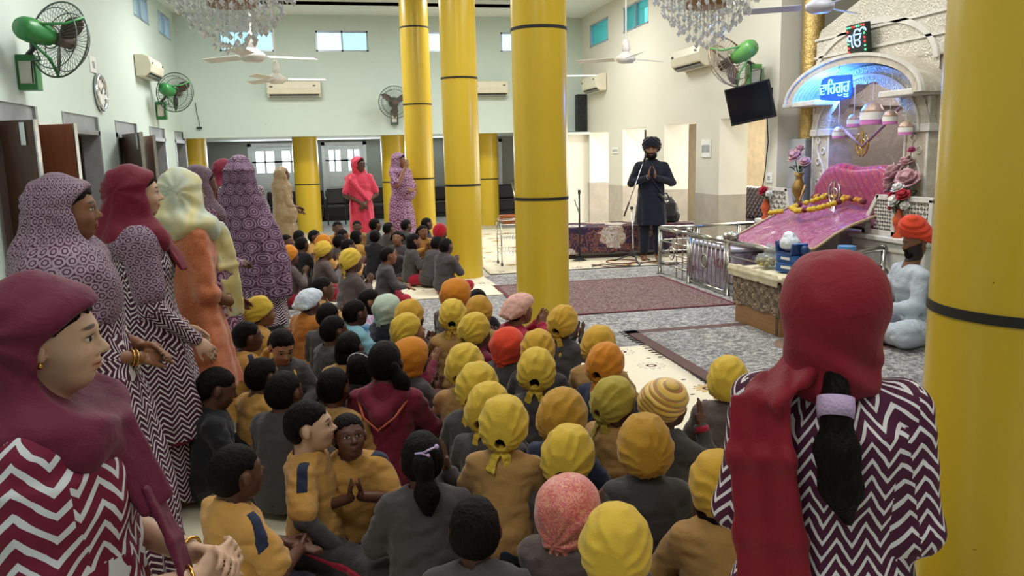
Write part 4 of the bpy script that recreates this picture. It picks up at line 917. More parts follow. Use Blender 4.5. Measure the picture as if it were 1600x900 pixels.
for (a, b) in (((4.06, 9.75), (4.09, 8.93)), ((4.12, 7.98), (4.16, 6.35)), ((4.06, 9.75), (5.2, 9.8)), ((4.16, 6.35), (5.15, 6.82))):
    for z in (.15, .3, .45): rl((*a, z), (*b, z), .011).build('cross_bar', m_steel2, e, smooth=True)
MB().torus(r3(4.07, 9.4, .32), .08, .01, (1, 0, 0), 28, 8).build('ring_ornament', m_steel2, e, smooth=True)
for y in (9.1, 9.28): rl((4.085, y, .02), (4.085, y, .6), .008).build('upright', m_steel2, e)
g = MB()
for y in (8.88, 8.03): g.cyl(r3(4.1, y, .04), r3(4.1, y, .58), .013, n=10)
g.cyl(r3(4.1, 8.88, .05), r3(4.1, 8.03, .05), .014, n=10).cyl(r3(4.1, 8.88, .57), r3(4.1, 8.03, .57), .014, n=10); go = g.build('gate', m_steel2, e, smooth=True)
for y in np.linspace(8.78, 8.13, 7): MB().cyl(r3(4.1, y, .05), r3(4.1, y, .57), .008, n=8).build('gate_bar', m_steel2, go, smooth=True)
MB().torus(r3(4.085, 8.5, .33), .075, .01, (1, 0, 0), 28, 8).ell(r3(4.085, 8.5, .33), (.006, .065, .065), 20, 8).build('gate_medallion', M('dull_steel_medallion', '8a8a80', .4, .7), go, smooth=True)
# carton-like purple chest with lettering behind the railing
def pur():
    t = NT('lilac_marbled_cloth'); n = t.noise(t.coord(), 5, 4, .6, 1); t.bump(n, .5, .02); return t.done(t.ramp(n, [(.35, '8c7f96'), (.5, 'a99fb0'), (.62, '8a6a84')]), .7)
e = thing('cloth_covered_chest', 'lilac cloth-covered chest with red lettering behind the gate bars', 'chest', (4.42, 8.75, 0)); MB().bx((-.16, -.62, 0), (.3, .6, .46)).build('chest_body', pur(), e, bevel=.03)
MB().bx((-.17, -.63, .46), (.31, .61, .5)).build('white_top', M('white_fabric_top', 'c9c7cf', .7), e, bevel=.01)
for (txt, y, z, s) in (('LCER', -.33, .30, .16), ('ME', .47, .14, .13)):
    fc = bpy.data.curves.new('t', 'FONT'); fc.body = txt; fc.size = s; fc.extrude = .002; fc.align_x = 'CENTER'; fo = bpy.data.objects.new('t', fc); COL.objects.link(fo)
    me = bpy.data.meshes.new_from_object(fo.evaluated_get(bpy.context.evaluated_depsgraph_get())); bpy.data.objects.remove(fo); me.transform(Matrix(((0, 0, -1, -.164), (-1, 0, 0, y), (0, 1, 0, z-.05), (0, 0, 0, 1)))); me.materials.clear(); me.materials.append(M('crimson_print', '7d2440', .7)); link('lettering', me, e)
# donation box with cloths
e = thing('donation_box', 'brown wooden box stand with patterned cloth at the front of the railing', 'box', (3.85, 6.4, 0))
MB().bx((-.28, -.42, 0), (.55, .36, .5)).build('body', wood('brown_box_laminate', '8a6238', '9c7144', .45, (3, 3, 20)), e, bevel=.006)
MB().bx((-.285, -.40, .02), (-.28, -.36, .48)).build('corner_trim', M('dark_trim', '5a4029', .5), e)
t = NT('brown_checked_cloth'); co = t.coord(); s = t.sep(co); u = t.math('FRACT', t.math('MULTIPLY', s[1], 7)); v = t.math('FRACT', t.math('MULTIPLY', s[2], 9)); ck = t.math('GREATER_THAN', t.math('MULTIPLY', t.math('SUBTRACT', u, .5), t.math('SUBTRACT', v, .5)), 0)
st_ = t.math('GREATER_THAN', t.math('FRACT', t.math('MULTIPLY', s[2], 60)), .55); n = t.noise(co, 22, 3, .6, 1.5); c = t.mix(ck, lin('5a4a3e'), t.mix(st_, lin('6a584a'), lin('8b7a66'))); c = t.mix(t.math('GREATER_THAN', n, .60), c, lin('b8a684'))
mck = t.done(c, .8)
V = []; Fc = []; n_ = 24
for k in (0, 1):
    for i in range(n_+1):
        y = -.44+.82*i/n_
        for j, z in enumerate(np.linspace(.505, .20, 8)): V.append((-.30-.008*math.sin(y*30)*j/7-(.006 if k else 0), y, z+(.0 if j < 7 else .01*math.sin(y*16))))
NN = (n_+1)*8
for k in (0, 1):
    for i in range(n_):
        for j in range(7): a = k*NN+i*8+j; f = (a, a+1, a+9, a+8); Fc.append(f if k == 0 else f[::-1])
MB().add(V, Fc).build('patterned_cloth', mck, e, smooth=True)
F = Field([(Rib((.12, -.46, .512), (.12, .40, .512), (1, 0, 0), .46, .46, .009), .01), (Rib((-.335, -.45, .505), (-.335, .40, .505), (0, 0, 1), .05, .05, .008), .03), (Rib((-.30, -.475, .505), (.5, -.475, .505), (0, 0, 1), .03, .03, .008), .03)], .011)
V, Q = F.disp(wrinkle(.006, (9, 9, 9), 3)).surf(); np_mesh('cream_top_cloth', V, Q, M('cream_cotton', 'cdc3a4', .85, bump=.2), e)
BT = .535
m_blue = M('blue_carton', '23559c', .45, var=.15); m_blued = M('dark_blue_carton', '163a70', .45); m_wht = M('white_film', 'ccd4dc', .3, var=.08)
def carton(x, y, z, sz, rz, label):
    e = thing('tissue_carton', label, 'carton', (x, y, z), rz, 'blue cartons stacked on the donation box'); a, b, c = sz
    MB().bx((-a/2, -b/2, 0), (a/2, b/2, c)).build('box', m_blue, e, bevel=.003); MB().bx((-a/2-.002, -b/2+.02, c*.15), (-a/2, b/2-.02, c*.3)).bx((-a/2+.02, -b/2-.002, c*.15), (a/2-.02, -b/2, c*.3)).build('dark_stripe', m_blued, e)
    g = MB(); g.bx((-a/2-.003, -b*.2, c*.45), (-a/2, b*.25, c*.75)).bx((-a*.25, -b/2-.003, c*.45), (a*.2, -b/2, c*.75)); g.build('white_print', m_white, e)
carton(3.80, 6.20, BT, (.13, .25, .075), .25, 'blue carton at the bottom of the stack, front of the box top'); carton(3.81, 6.22, BT+.075, (.13, .25, .075), .15, 'blue carton second in the stack'); carton(4.06, 6.12, BT, (.13, .24, .085), -.15, 'blue carton behind the stack, near the jar'); carton(4.07, 6.12, BT+.085, (.13, .24, .075), .1, 'blue carton on top behind the stack')
e = tag(MB().prism([(-.12, 0), (.12, 0), (.15, .10), (.13, .105), (.1, .02), (-.1, .02), (-.13, .105), (-.15, .10)], (-.07, 0, 0), (0, 1, 0), (0, 0, 1), (.14, 0, 0)).build('open_tray', m_blued), 'dark blue open tray on the carton stack', 'tray'); e.location = (3.81, 6.24, BT+.152)
V, Q = Field([(Ell((0, 0, .07), (.08, .11, .07)), .02), (Ell((0, .02, .13), (.04, .06, .05)), .04)], .008).disp(wrinkle(.008, (25, 25, 25), 5)).clip(lambda X, Y, Z: -Z).surf(); o = np_mesh('polythene_bundle', V, Q, m_wht); tag(o, 'white polythene bundle heaped in the blue tray', 'bundle'); o.location = (3.81, 6.26, BT+.175)
tag(MB().ell((0, 0, .045), (.04, .04, .045), 14, 10).build('blue_ball', m_blued, smooth=True), 'round dark blue packet beside the polythene bundle', 'packet').location = (3.84, 6.08, BT+.155)
e = thing('flower_bag', 'clear bag of yellow flower heads at the far corner of the box', 'bag', (3.80, 6.58, BT)); rr = random.Random(2)
for i in range(60):
    a = rr.random()*6.28; r = .12*math.sqrt(rr.random()); q = (r*math.cos(a)*.8, r*math.sin(a)*1.1, .02+rr.random()*.07*(1-r*4)); o = MB().ell((0, 0, 0), .018, 8, 6).build('flower_head', M('pale_yellow_flower', 'c9b95a', .8, bump=1) if i % 4 else M('dark_petal', '7d6a30', .8), e, smooth=True) if i < 2 else link('flower_head', fl[i % 2], e); 
    if i < 2: fl = (fl if i else [])+[o.data]
    o.location = q
V, Q = Field([(Ell((0, 0, .06), (.11, .15, .07)), .02), (Cap((0, 0, .1), (.0, -.02, .17), .03, .05), .05)], .01).disp(wrinkle(.01, (18, 18, 18), 7)).clip(lambda X, Y, Z: -Z).surf(); np_mesh('clear_bag', V, Q, glass_mat('clear_plastic', 'e8eef0', .1, .8), e)
e = thing('plastic_jar', 'white plastic jar with a blue lid behind the cartons', 'jar', (4.22, 6.05, BT)); MB().lathe([(.08, 0), (.09, .01), (.09, .15), (.07, .19)], n=28).build('jar_body', glass_mat('milky_plastic', 'd5dde0', .2, .25), e, smooth=True); MB().cyl((0, 0, .19), (0, 0, .225), .075, n=28).build('lid', M('blue_lid', '5d9ad0', .4), e, auto=40)
e = tag(MB().lathe([(.0, 0), (.05, .0), (.055, .03), (.03, .05), (.035, .06), (.0, .065)], n=20).build('steel_bowl', m_steel, smooth=True), 'small shiny steel pot between the bundle and the jar', 'pot'); e.location = (3.98, 6.28, BT)
# ---------------------------------------------------------------- wall equipment
m_green = M('fan_green_enamel', '2f7a3e', .35, var=.08); m_greenl = M('fan_light_green_enamel', '5f9a50', .35, var=.08); m_cage = M('fan_cage_wire', '5b6660', .4, .6, var=.05); m_cagel = M('fan_cage_beige', '9a8a72', .4, .5, var=.05); m_dk = M('dark_bracket', '22262a', .5); m_blade = M('brown_fan_blade', '54423a', .4)
def wall_fan(base, head, d, s, label, grn, cage, box=None):
    """base: bracket box on the wall, head: motor centre, d: blowing direction"""
    e = thing('wall_fan', label, 'fan', base); B = np.array(base, float); h = np.array(head, float)-B; d = unit(d); x, y, _ = frame(d)
    bx_ = MB().box((0, 0, 0), box or (.16*s, .14*s, .32*s)); bx_.build('bracket_box', grn, e, bevel=.004)
    MB().box(np.array([0, -.072*s, 0]), (.12*s, .006, .2*s)).build('name_plate', M('cream_plate', 'cfcdbf', .5), e)
    MB().tube([np.array([0, 0, .16*s]), h*.5+np.array([0, 0, .05]), h-d*.05], .022*s, 8).build('arm', m_dk, e, smooth=True)
    c0, c1 = h-d*.22*s, h+d*.10*s; MB().lathe([(0, 0), (.075*s, .01*s), (.10*s, .05*s), (.11*s, .12*s), (.10*s, .25*s), (.085*s, .32*s), (0, .34*s)], c0, 24, d).build('motor', grn, e, smooth=True)
    hub = h+d*.2*s; R = .34*s; cg = MB()
    cg.torus(hub, R, .009*s, d, 40, 6); cg.torus(hub+d*.09*s, R*.78, .005*s, d, 36, 5).torus(hub-d*.06*s, R*.8, .005*s, d, 36, 5).torus(hub+d*.12*s, R*.22, .006*s, d, 24, 5).torus(hub-d*.08*s, R*.3, .006*s, d, 24, 5)
    for k in range(44):
        a = 2*PI*k/44; q = x*math.cos(a)+y*math.sin(a)
        cg.tube([hub+d*.12*s+q*R*.2, hub+d*.09*s+q*R*.78, hub+q*R, hub-d*.06*s+q*R*.8, hub-d*.08*s+q*R*.28], .0024*s, 4, caps=False)
    cg.build('cage', cage, e, smooth=True)
    for k in range(3):
        a = 2*PI*k/3+.5; q = x*math.cos(a)+y*math.sin(a); w = -x*math.sin(a)+y*math.cos(a); tw = unit(w*.86+d*.5); nn = np.cross(q, tw); b = MB(); b.ell(hub+q*R*.52, (R*.4, R*.23, .006), 20, 6, np.array([q, tw, nn]).T); b.build('blade', m_blade, e, smooth=True)
        sp = MB(); sp.tube([h-d*.1*s+q*.09*s, hub-d*.09*s+q*R*.6, hub+q*R*1.0], .013*s, 6); sp.build('cage_strut', grn, e, smooth=True)
    MB().cyl(hub-d*.03*s, hub+d*.13*s, R*.17, n=20).build('hub_cap', m_blade, e, auto=40)
    MB().tube([h-d*.12*s, h*.6+np.array([.05, -.05, -.1]), np.array([.06, -.09*s, .1]), np.array([.05, -.08*s, -.1])], .006, 6).build('cord', m_dk, e, smooth=True)
    return e
b1 = (XL+.09, atx(46, 114, XL+.09)[1], atx(46, 114, XL+.09)[2]); hh = aty(78, 62, b1[1]-.05); hh2 = np.array([XL+.5, 0, 0]); q = atx(62, 52, XL+.34)
wall_fan(b1, q, (.50, .85, -.15), 1.05, 'large green wall fan with brown blades, nearest on the left wall', m_green, m_cage)
q0 = atx(253, 173, XL+.09); q = atx(264, 141, XL+.34); wall_fan(q0, q, (.30, .95, -.1), .95, 'green wall fan beyond the air conditioner near the left corner', m_green, m_cage)
q0 = aty(616, 184, YB-.08); q = aty(615, 160, YB-.35); wall_fan(q0, q, (.05, -1, -.05), .95, 'small dark green fan on the back wall left of the columns', M('fan_dark_green', '45594f', .5), m_cage)
q0 = atx(1177, 121, XR-.12); q = atx(1158, 84, XR-.42); wall_fan(q0, q, (-.35, .8, -.35), 1.0, 'light green fan above the black monitor on the right wall', m_greenl, m_cagel)
def ac(c, d, L, label, grp, tint='d8d2bc'):
    """indoor unit: c centre on wall, d outward normal"""
    e = thing('air_conditioner', label, 'air conditioner', c, math.atan2(-d[0], d[1])+PI if False else 0, grp); d = unit(d); u = np.cross([0, 0, 1], d)
    m = M('ac_plastic_'+tint, tint, .35, var=.04)
    pf = [(0, -.16), (.14, -.16), (.22, -.09), (.24, .02), (.20, .14), (.12, .17), (0, .17)]
    MB().prism(pf, -u*L/2, d, (0, 0, 1), u*L).build('housing', m, e, bevel=.008)
    MB().prism([(.13, -.163), (.205, -.108), (.20, -.10), (.13, -.15)], -u*L*.46, d, (0, 0, 1), u*L*.92).build('air_outlet', M('dark_vent', '3b3d3b', .6), e)
    for k in range(3): MB().prism([(.135+.02*k, -.170+.013*k), (.15+.02*k, -.165+.013*k), (.15+.02*k, -.16+.013*k), (.135+.02*k, -.165+.013*k)], -u*L*.45, d, (0, 0, 1), u*L*.9).build('louvre', M('louvre_grey', '8b8d88', .5), e)
    MB().box(d*.243+u*L*.38+np.array([0, 0, .06]), (.01, .05, .02), np.array([d, u, [0, 0, 1]]).T).box(d*.243-u*L*.42+np.array([0, 0, .04]), (.01, .06, .03), np.array([d, u, [0, 0, 1]]).T).build('badge', M('badge_dark', '4a4c50', .4), e)
    return e
GA = 'split air conditioners on the hall walls'
ac(aty(460, 140, YB-.01), (0, -1, 0), 1.05, 'white air conditioner on the back wall left of the yellow columns', GA)
ac(aty(764, 139, YB-.01), (0, -1, 0), .75, 'white air conditioner on the back wall partly behind the second column', GA)
q = atx(222, 107, XL+.01); ac(q, (1, 0, 0), .95, 'cream air conditioner high on the left wall between two fans', GA)
q = atx(936, 131, XR-.01); ac(q, (-1, 0, 0), .95, 'smaller-looking cream air conditioner at the far end of the right wall', GA)
q = atx(1092, 90, XR-.01); ac(q, (-1, 0, 0), 1.0, 'cream air conditioner beside the light green fan on the right wall', GA)
q = atx(158, 145, XL+.03); e = thing('wall_clock', 'round silver-rimmed white clock on the left wall', 'clock', q)
MB().cyl((-.03, 0, 0), (.0, 0, 0), .215, n=40).build('dial', m_white, e, auto=40); MB().torus((.0, 0, 0), .215, .028, (1, 0, 0), 40, 10).build('rim', m_steel, e, smooth=True)
MB().box((.006, .04, .03), (.004, .012, .13), rotz(0) @ rotx(-.9)).build('hour_hand', m_dk, e); MB().box((.008, -.05, .03), (.004, .01, .17), rotx(1.0)).build('minute_hand', m_dk, e)
tk = MB()
for k in range(12): a = k*PI/6; tk.box((.004, .17*math.sin(a), .17*math.cos(a)), (.003, .012, .03), rotx(-a))
tk.build('hour_marks', m_dk, e)
def plate(q, d, w, h, label, cat='switch plate', name='switch_plate', n=3):
    e = thing(name, label, cat, q); d = unit(d); u = np.cross([0, 0, 1], d); R = np.array([d, u, [0, 0, 1.]]).T
    MB().box(d*.008, (.016, w, h), R).build('plate', m_white, e, bevel=.003); 
    for k in range(n): MB().box(d*.019+u*(k-(n-1)/2)*w/(n+.6), (.008, w/(n+2), h*.4), R).build('rocker', M('switch_grey', '9a9c9e', .4), e)
    return e
plate(atx(962, 235, XR), (-1, 0, 0), .35, .12, 'small switch board between the first openings of the right wall')
plate(atx(1104, 232, XR), (-1, 0, 0), .30, .26, 'square switch board on the right wall beyond the monitor', n=4)
plate(atx(144, 101, XL), (1, 0, 0), .25, .2, 'blank white junction plate above the clock', 'junction plate', 'junction_plate', 1)
plate(atx(1203, 278, XR), (-1, 0, 0), .14, .12, 'white socket where the monitor cable ends', 'socket', 'socket_plate', 1)
e = thing('dangling_wire', 'thin wire with a loose fitting dangling on the back wall by the left corner', 'wire', aty(305, 160, YB-.02)); MB().tube([(0, 0, 0), (.01, 0, -.2), (.05, -.01, -.42), (.03, -.02, -.5)], .006, 5).build('wire', m_dk, e); MB().box((.04, -.02, -.5), (.1, .03, .04)).build('holder', m_dk, e)
# monitor on an arm
q = atx(1172, 161, 5.02); e = thing('monitor', 'black flat monitor tilted on a swing arm on the right wall', 'monitor', q); R = rotz(math.radians(8)) @ roty(math.radians(-8))
R = np.array([unit([-.8, -.55, -.18]), unit([.55, -.8, 0]), [0, 0, 1]]).T; R[:, 1] = unit(R[:, 1]-R[:, 0]*(R[:, 0] @ R[:, 1])); R[:, 2] = np.cross(R[:, 0], R[:, 1])
R = R @ rotx(math.radians(9))
MB().box((0, 0, 0), (.04, .60, .46), R).build('casing', M('monitor_black', '14171b', .35), e, bevel=.006); MB().box(R @ np.array([.021, 0, .008]), (.003, .56, .41), R).build('screen', M('dark_screen', '0d1216', .12), e)
a = R @ np.array([-.02, 0, 0]); w_ = np.array([XR-q[0], .1, 0.02]); ar = MB()
for dz in (.06, -.06): ar.box((a+w_)/2+np.array([0, 0, dz]), (np.linalg.norm(w_-a), .03, .04), np.array([unit(w_-a), unit(np.cross([0, 0, 1], w_-a)), [0, 0, 1]]).T)
ar.build('swing_arm', m_dk, e); MB().box(w_-np.array([.015, 0, 0]), (.03, .12, .34)).build('wall_bracket', m_dk, e)
MB().tube([w_+np.array([-.04, 0, -.15]), w_+np.array([-.03, -.03, -.5]), w_+np.array([-.03, .03, -.9]), w_+np.array([-.03, .1, -1.15])], .007, 6).build('power_cord', m_dk, e, smooth=True)
q = aty(908, 206, 17.0); e = thing('speaker_column', 'tall narrow black loudspeaker on a ledge behind the central column', 'loudspeaker', q); MB().box((0, 0, .4), (.22, .2, .78)).build('cabinet', M('speaker_black', '15161a', .6), e, bevel=.01)
for k in range(4): MB().torus((0, -.1, .13+.18*k), .07, .012, (0, 1, 0), 24, 6).build('driver_ring', m_dk, e, smooth=True)
MB().bx((XR-.75, 16.7, 1.98), (XR, YB, 2.03)).build('trim_30', m_ceil, **ST); MB().bx((XR-.6, 16.9, 0), (XR, YB, 1.98)).build('wall_corner_pier', m_jamb, **ST)
# ---------------------------------------------------------------- ceiling fans and chandeliers
def ceiling_fan(q, label, ang, rod=None, r=.52, s=1, mt='d9d6cd'):
    e = thing('ceiling_fan', label, 'ceiling fan', q, ang, 'ceiling fans on long rods'); m = M('fan_cream_'+mt, mt, .4, var=.05)
    MB().cyl((0, 0, .1), (0, 0, ZC+.4-q[2]), .011, n=8).build('down_rod', m, e); MB().lathe([(.02, .26), (.045, .2), (.06, .12), (.03, .08)], n=20).build('canopy_cup', m, e, smooth=True)
    MB().lathe([(0, -.06), (.09*s, -.055), (.13*s, -.02), (.13*s, .02), (.06, .07), (.03, .1)], n=28).build('motor', m, e, smooth=True)
    for k in range(3):
        a = 2*PI*k/3; d = np.array([math.cos(a), math.sin(a), 0]); w = np.array([-math.sin(a), math.cos(a), .25]); w = unit(w); MB().box(d*(.12+r)/1.0*.5+d*.1, (r, .13, .006), np.array([d, w, np.cross(d, w)]).T).build('blade', m, e, bevel=.002)
ceiling_fan(aty(395, 88, 9.0), 'cream ceiling fan under the left chandelier', .35); ceiling_fan(aty(432, 124, 12.0), 'cream ceiling fan before the left back-wall air conditioner', .12); ceiling_fan(aty(978, 92, 10.5), 'cream ceiling fan on a long rod by the right wall', .45)
ceiling_fan(aty(1281, 10, 6.9), 'silver-edged ceiling fan at the top beside the gold column', .5, mt='b9bcc4'); ceiling_fan(aty(868, 119, 13.0), 'ceiling fan mostly hidden behind the central column, one blade showing', -.12)
m_cry = glass_mat('crystal_glass', 'f4f6fa', .04, .35); m_cry2 = M('cut_crystal', 'f4f6fa', .12, .2, var=.05, vs=40, spec=.9)
def chandelier(c, R0, label, depth):
    e = thing('chandelier', label, 'chandelier', c, 0, 'crystal chandeliers'); rr = random.Random(int(c[0]*10))
    MB().lathe([(R0*.99, .42), (R0*1.0, .47), (R0*.96, .49)], n=48).build('rim_ring', m_steel, e, smooth=True)
    MB().lathe([(.0, .20), (R0*.34, .20), (R0*.34, .235), (0, .235)], n=40).build('wooden_disc', M('tan_disc', 'a87a4a', .4), e, auto=30)
    MB().cyl((0, 0, .34), (0, 0, ZC+.4-c[2]), .02).build('stem', m_steel, e)
    fr = MB()
    for k in range(8): a = k*PI/4; fr.cyl((0, 0, .47), (R0*math.cos(a), R0*math.sin(a), .47), .008, n=6)
    fr.build('frame', m_steel, e)
    strands = []; rows = [(1.0, 44), (.86, 38), (.72, 34), (.58, 28), (.45, 22), (.3, 14), (.15, 8)]
    for (f, n) in rows:
        for k in range(n):
            a = 2*PI*(k+rr.random()*.3)/n; L = depth*(1-f**1.5)*.95+.10+rr.random()*.05; strands.append((f*R0*math.cos(a), f*R0*math.sin(a), L))
    rr.shuffle(strands); rest = MB()
    def strand(mb, x, y, L, ztop=.47):
        z = ztop; zb = ztop-L
        mb.tube([(x, y, z), (x, y, zb)], .0012, 3, caps=False); nb = int((L-.05)/.022)
        for i in range(nb): zz = z-.012-i*.022; mb.add([(x, y, zz+.008), (x+.006, y, zz), (x, y+.006, zz), (x-.006, y, zz), (x, y-.006, zz), (x, y, zz-.008)], [(0, 1, 2), (0, 2, 3), (0, 3, 4), (0, 4, 1), (5, 2, 1), (5, 3, 2), (5, 4, 3), (5, 1, 4)])
        V = [(x, y, zb)]+[(x+.017*math.cos(k*PI/3), y+.017*math.sin(k*PI/3), zb-.022) for k in range(6)]+[(x, y, zb-.045)]
        mb.add(V, [(0, 1+k, 1+(k+1) % 6) for k in range(6)]+[(7, 1+(k+1) % 6, 1+k) for k in range(6)])
    for i, (x, y, L) in enumerate(strands):
        if i < 100: b = MB(); strand(b, x, y, L); b.build('crystal_strand', m_cry2 if i % 3 else m_cry, e)
        else: strand(rest, x, y, L)
    o = rest.build('crystal_strands', m_cry2, e, kind='stuff')
c = aty(366, 66, 5.0); chandelier(c, .40, 'crystal chandelier at the top left, drops before the back window', .40); c = aty(1102, 62, 5.0); chandelier(c, .38, 'crystal chandelier at the top right, near the right-hand wall', .38)
# ---------------------------------------------------------------- furniture
def flower_cloth():
    t = NT('purple_flower_print_cloth'); co = t.coord(); s = t.sep(co); v2 = t.comb(t.math('ADD', s[0], 1.3), t.math('ADD', s[1], s[2]))
    v = t.node('ShaderNodeTexVoronoi', voronoi_dimensions='2D'); t.l.new(v2, v.inputs['Vector']); v.inputs['Scale'].default_value = 1.5; v.inputs['Randomness'].default_value = .8
    n = t.noise(v2, 6, 4, .6, 1); r = t.math('ADD', v.outputs[0], t.math('MULTIPLY', n, .35)); rnd = t.sep(v.outputs['Color'])[0]
    c = t.mix(t.math('MULTIPLY', t.math('LESS_THAN', r, .47), t.math('GREATER_THAN', rnd, .2)), lin('2f1b3c'), lin('c6c0b6')); c = t.mix(t.math('LESS_THAN', r, .21), c, lin('8a5a3a'))
    br = t.math('LESS_THAN', t.math('ABSOLUTE', t.math('SUBTRACT', t.noise(v2, 4, 5, .75, 2.5), .5)), .022); c = t.mix(t.math('MULTIPLY', br, t.math('LESS_THAN', rnd, .7)), c, lin('9a6040'))
    return t.done(c, .7)
e = thing('low_stage_table', 'low platform under a purple floral cloth behind the man at the microphone', 'table', (4.32, 11.95, 0))
MB().bx((-.98, -.42, .0), (.95, .35, .06)).build('base', M('dark_wood', '3a2a22', .6), e)
for sx, sy in ((-.9, -.33), (.9, -.33), (-.9, .28), (.9, .28)): MB().box((sx, sy, .22), (.08, .08, .4)).build('leg', M('dark_wood', '3a2a22', .6), e)
F = Field([(Rib((-1.02, -.05, .475), (.98, -.05, .475), (0, 1, 0), .42, .42, .015), .02), (Rib((-1.02, -.48, .29), (.98, -.48, .29), (0, 0, 1), .18, .18, .017), .04), (Rib((1.0, -.45, .29), (1.0, .35, .29), (0, 0, 1), .18, .18, .017), .04)], .016)
F.disp(lambda x, y, z: .012*np.sin(x*17+np.sin(x*5)*2)*np.clip((.46-z)*4, 0, 1)+.004*vnoise(x*7, y*7, z*7), .04); V, Q = F.surf(); np_mesh('floral_cloth', V, Q, flower_cloth(), e)
V, Q = Field([(Loft([(.0, 0, 0, .29, .18), (.1, 0, 0, .31, .19), (.3, -.01, 0, .27, .17), (.38, -.02, 0, .22, .13)], None, 4), .02)], .014).disp(wrinkle(.01, (9, 9, 9), 2)).clip(lambda X, Y, Z: -Z).surf()
e = thing('black_bag', 'bulky black bag on the floral platform right of the standing man', 'bag', (4.92, 11.85, .495)); np_mesh('bag_body', V, Q, M('black_nylon', '17191b', .5, bump=.3, bs=20), e)
MB().tube([(-.12, -.12, .36), (-.06, -.14, .45), (.06, -.14, .45), (.12, -.12, .36)], .012, 6).build('handle', m_dk, e, smooth=True); MB().tube([(.2, -.15, .3), (.24, -.19, .18), (.22, -.18, .05)], .004, 5).build('zip_line', m_steel, e)
def mic_stand():
    b = atz(990, 411, 0); e = thing('microphone_stand', 'chrome boom microphone stand with black tripod feet before the man', 'microphone stand', b); B = b
    top = aty(987, 325, b[1])-B; P1 = aty(975, 338, b[1]-.02)-B; P2 = aty(1006, 252, b[1]+.12)-B
    MB().cyl((0, 0, .1), top, .011, n=10).build('pole', m_steel, e, smooth=True); MB().tube([P1, P1*.75+P2*.25], .012, 8).build('counterweight', m_dk, e, smooth=True)
    MB().tube([P1*.75+P2*.25, P2], .008, 8).build('boom', m_steel, e, smooth=True); d = unit(P2-P1); MB().tube([P2-d*.02, P2+d*.08, P2+d*.12], [.012, .02, .024], 12).build('microphone', m_dk, e, smooth=True)
    MB().ell(top, .025, 12, 8).build('clutch', m_dk, e, smooth=True)
    for k in range(3):
        a = 2*PI*k/3+.4; MB().cyl((0, 0, .14), (.33*math.cos(a), .33*math.sin(a), .012), .010, n=8).build('leg', m_dk, e, smooth=True)
    MB().cyl((0, 0, .09), (0, 0, .2), .02, n=12).build('hub', m_dk, e, smooth=True)
mic_stand()
b = atz(906, 409, 0); e = thing('speaker_pole_stand', 'black pole stand with a heavy round base beside the central column', 'stand', b); MB().lathe([(.11, 0), (.11, .02), (.05, .05), (.02, .07)], n=24).build('base', m_dk, e, smooth=True); MB().cyl((0, 0, .05), (0, 0, 1.0), .013, n=10).build('pole', m_dk, e, smooth=True)
MB().cyl((0, 0, 1.0), (.0, 0, 1.06), .02, n=10).build('top_clamp', m_dk, e); MB().tube([(0, 0, .72), (-.06, -.03, .85), (-.09, -.05, .95)], .01, 6).build('side_clip', m_steel, e, smooth=True)
e = thing('audio_cable', 'dark cable looping on the floor around the microphone stand', 'cable', (4.0, 10.7, .02)); rr = random.Random(3)
for k, m in enumerate((m_dk, M('brown_cable', '6b3326', .6))):
    pts = [(-.6+.09*i+.05*math.sin(i*1.3+k), -.12+.18*math.sin(i*.75+k*2), .008) for i in range(15)]; MB().tube(pts, .008, 6).build('cable_run', m, e, smooth=True)
MB().torus((-.05, .2, .01), .22, .008, n=40).build('coil', M('brown_cable', '6b3326', .6), e, smooth=True)
# wire trolley with orange tub
b = np.array([2.34, 11.0, 0.0]); b = aty(797, 365, 11.3); b[2] = 0.012; e = thing('wire_trolley', 'chrome wire trolley on castors left of the central column', 'trolley', b)
w_, d_, hT = .16, .15, .62
for sx in (-1, 1):
    for sy in (-1, 1):
        MB().cyl((sx*w_, sy*d_, .05), (sx*w_, sy*d_, hT), .009, n=8).build('upright', m_steel2, e, smooth=True); MB().cyl((sx*w_-.012, sy*d_, .027), (sx*w_+.012, sy*d_, .027), .026, n=14).build('castor', m_dk, e)
for z in (.18, .38, .6):
    s_ = MB(); 
    for zz in (z, z+.06): s_.tube([(-w_, -d_, zz), (w_, -d_, zz), (w_, d_, zz), (-w_, d_, zz)], .005, 6, closed=True)
    for k in range(9): x = -w_+2*w_*k/8; s_.tube([(x, -d_, z+.06), (x, -d_+.01, z), (x, d_-.01, z), (x, d_, z+.06)], .0028, 4)
    s_.build('wire_shelf', m_steel2, e)
for sy in (-1, 1): MB().tube([(-w_, sy*d_, hT), (-w_+.03, sy*d_, hT+.06), (w_-.03, sy*d_, hT+.06), (w_, sy*d_, hT)], .007, 6).build('top_handle', m_steel, e, smooth=True)
e = tag(MB().lathe([(.0, 0), (.13, 0), (.165, .11), (.172, .11), (.172, .12), (.16, .12), (.128, .012), (0, .012)], n=36).build('orange_tub', M('orange_plastic', 'c0703a', .45), auto=40), 'orange plastic tub in the top tier of the wire trolley', 'tub'); e.location = (b[0], b[1], .612+.0); e.scale = (.93, .85, 1)
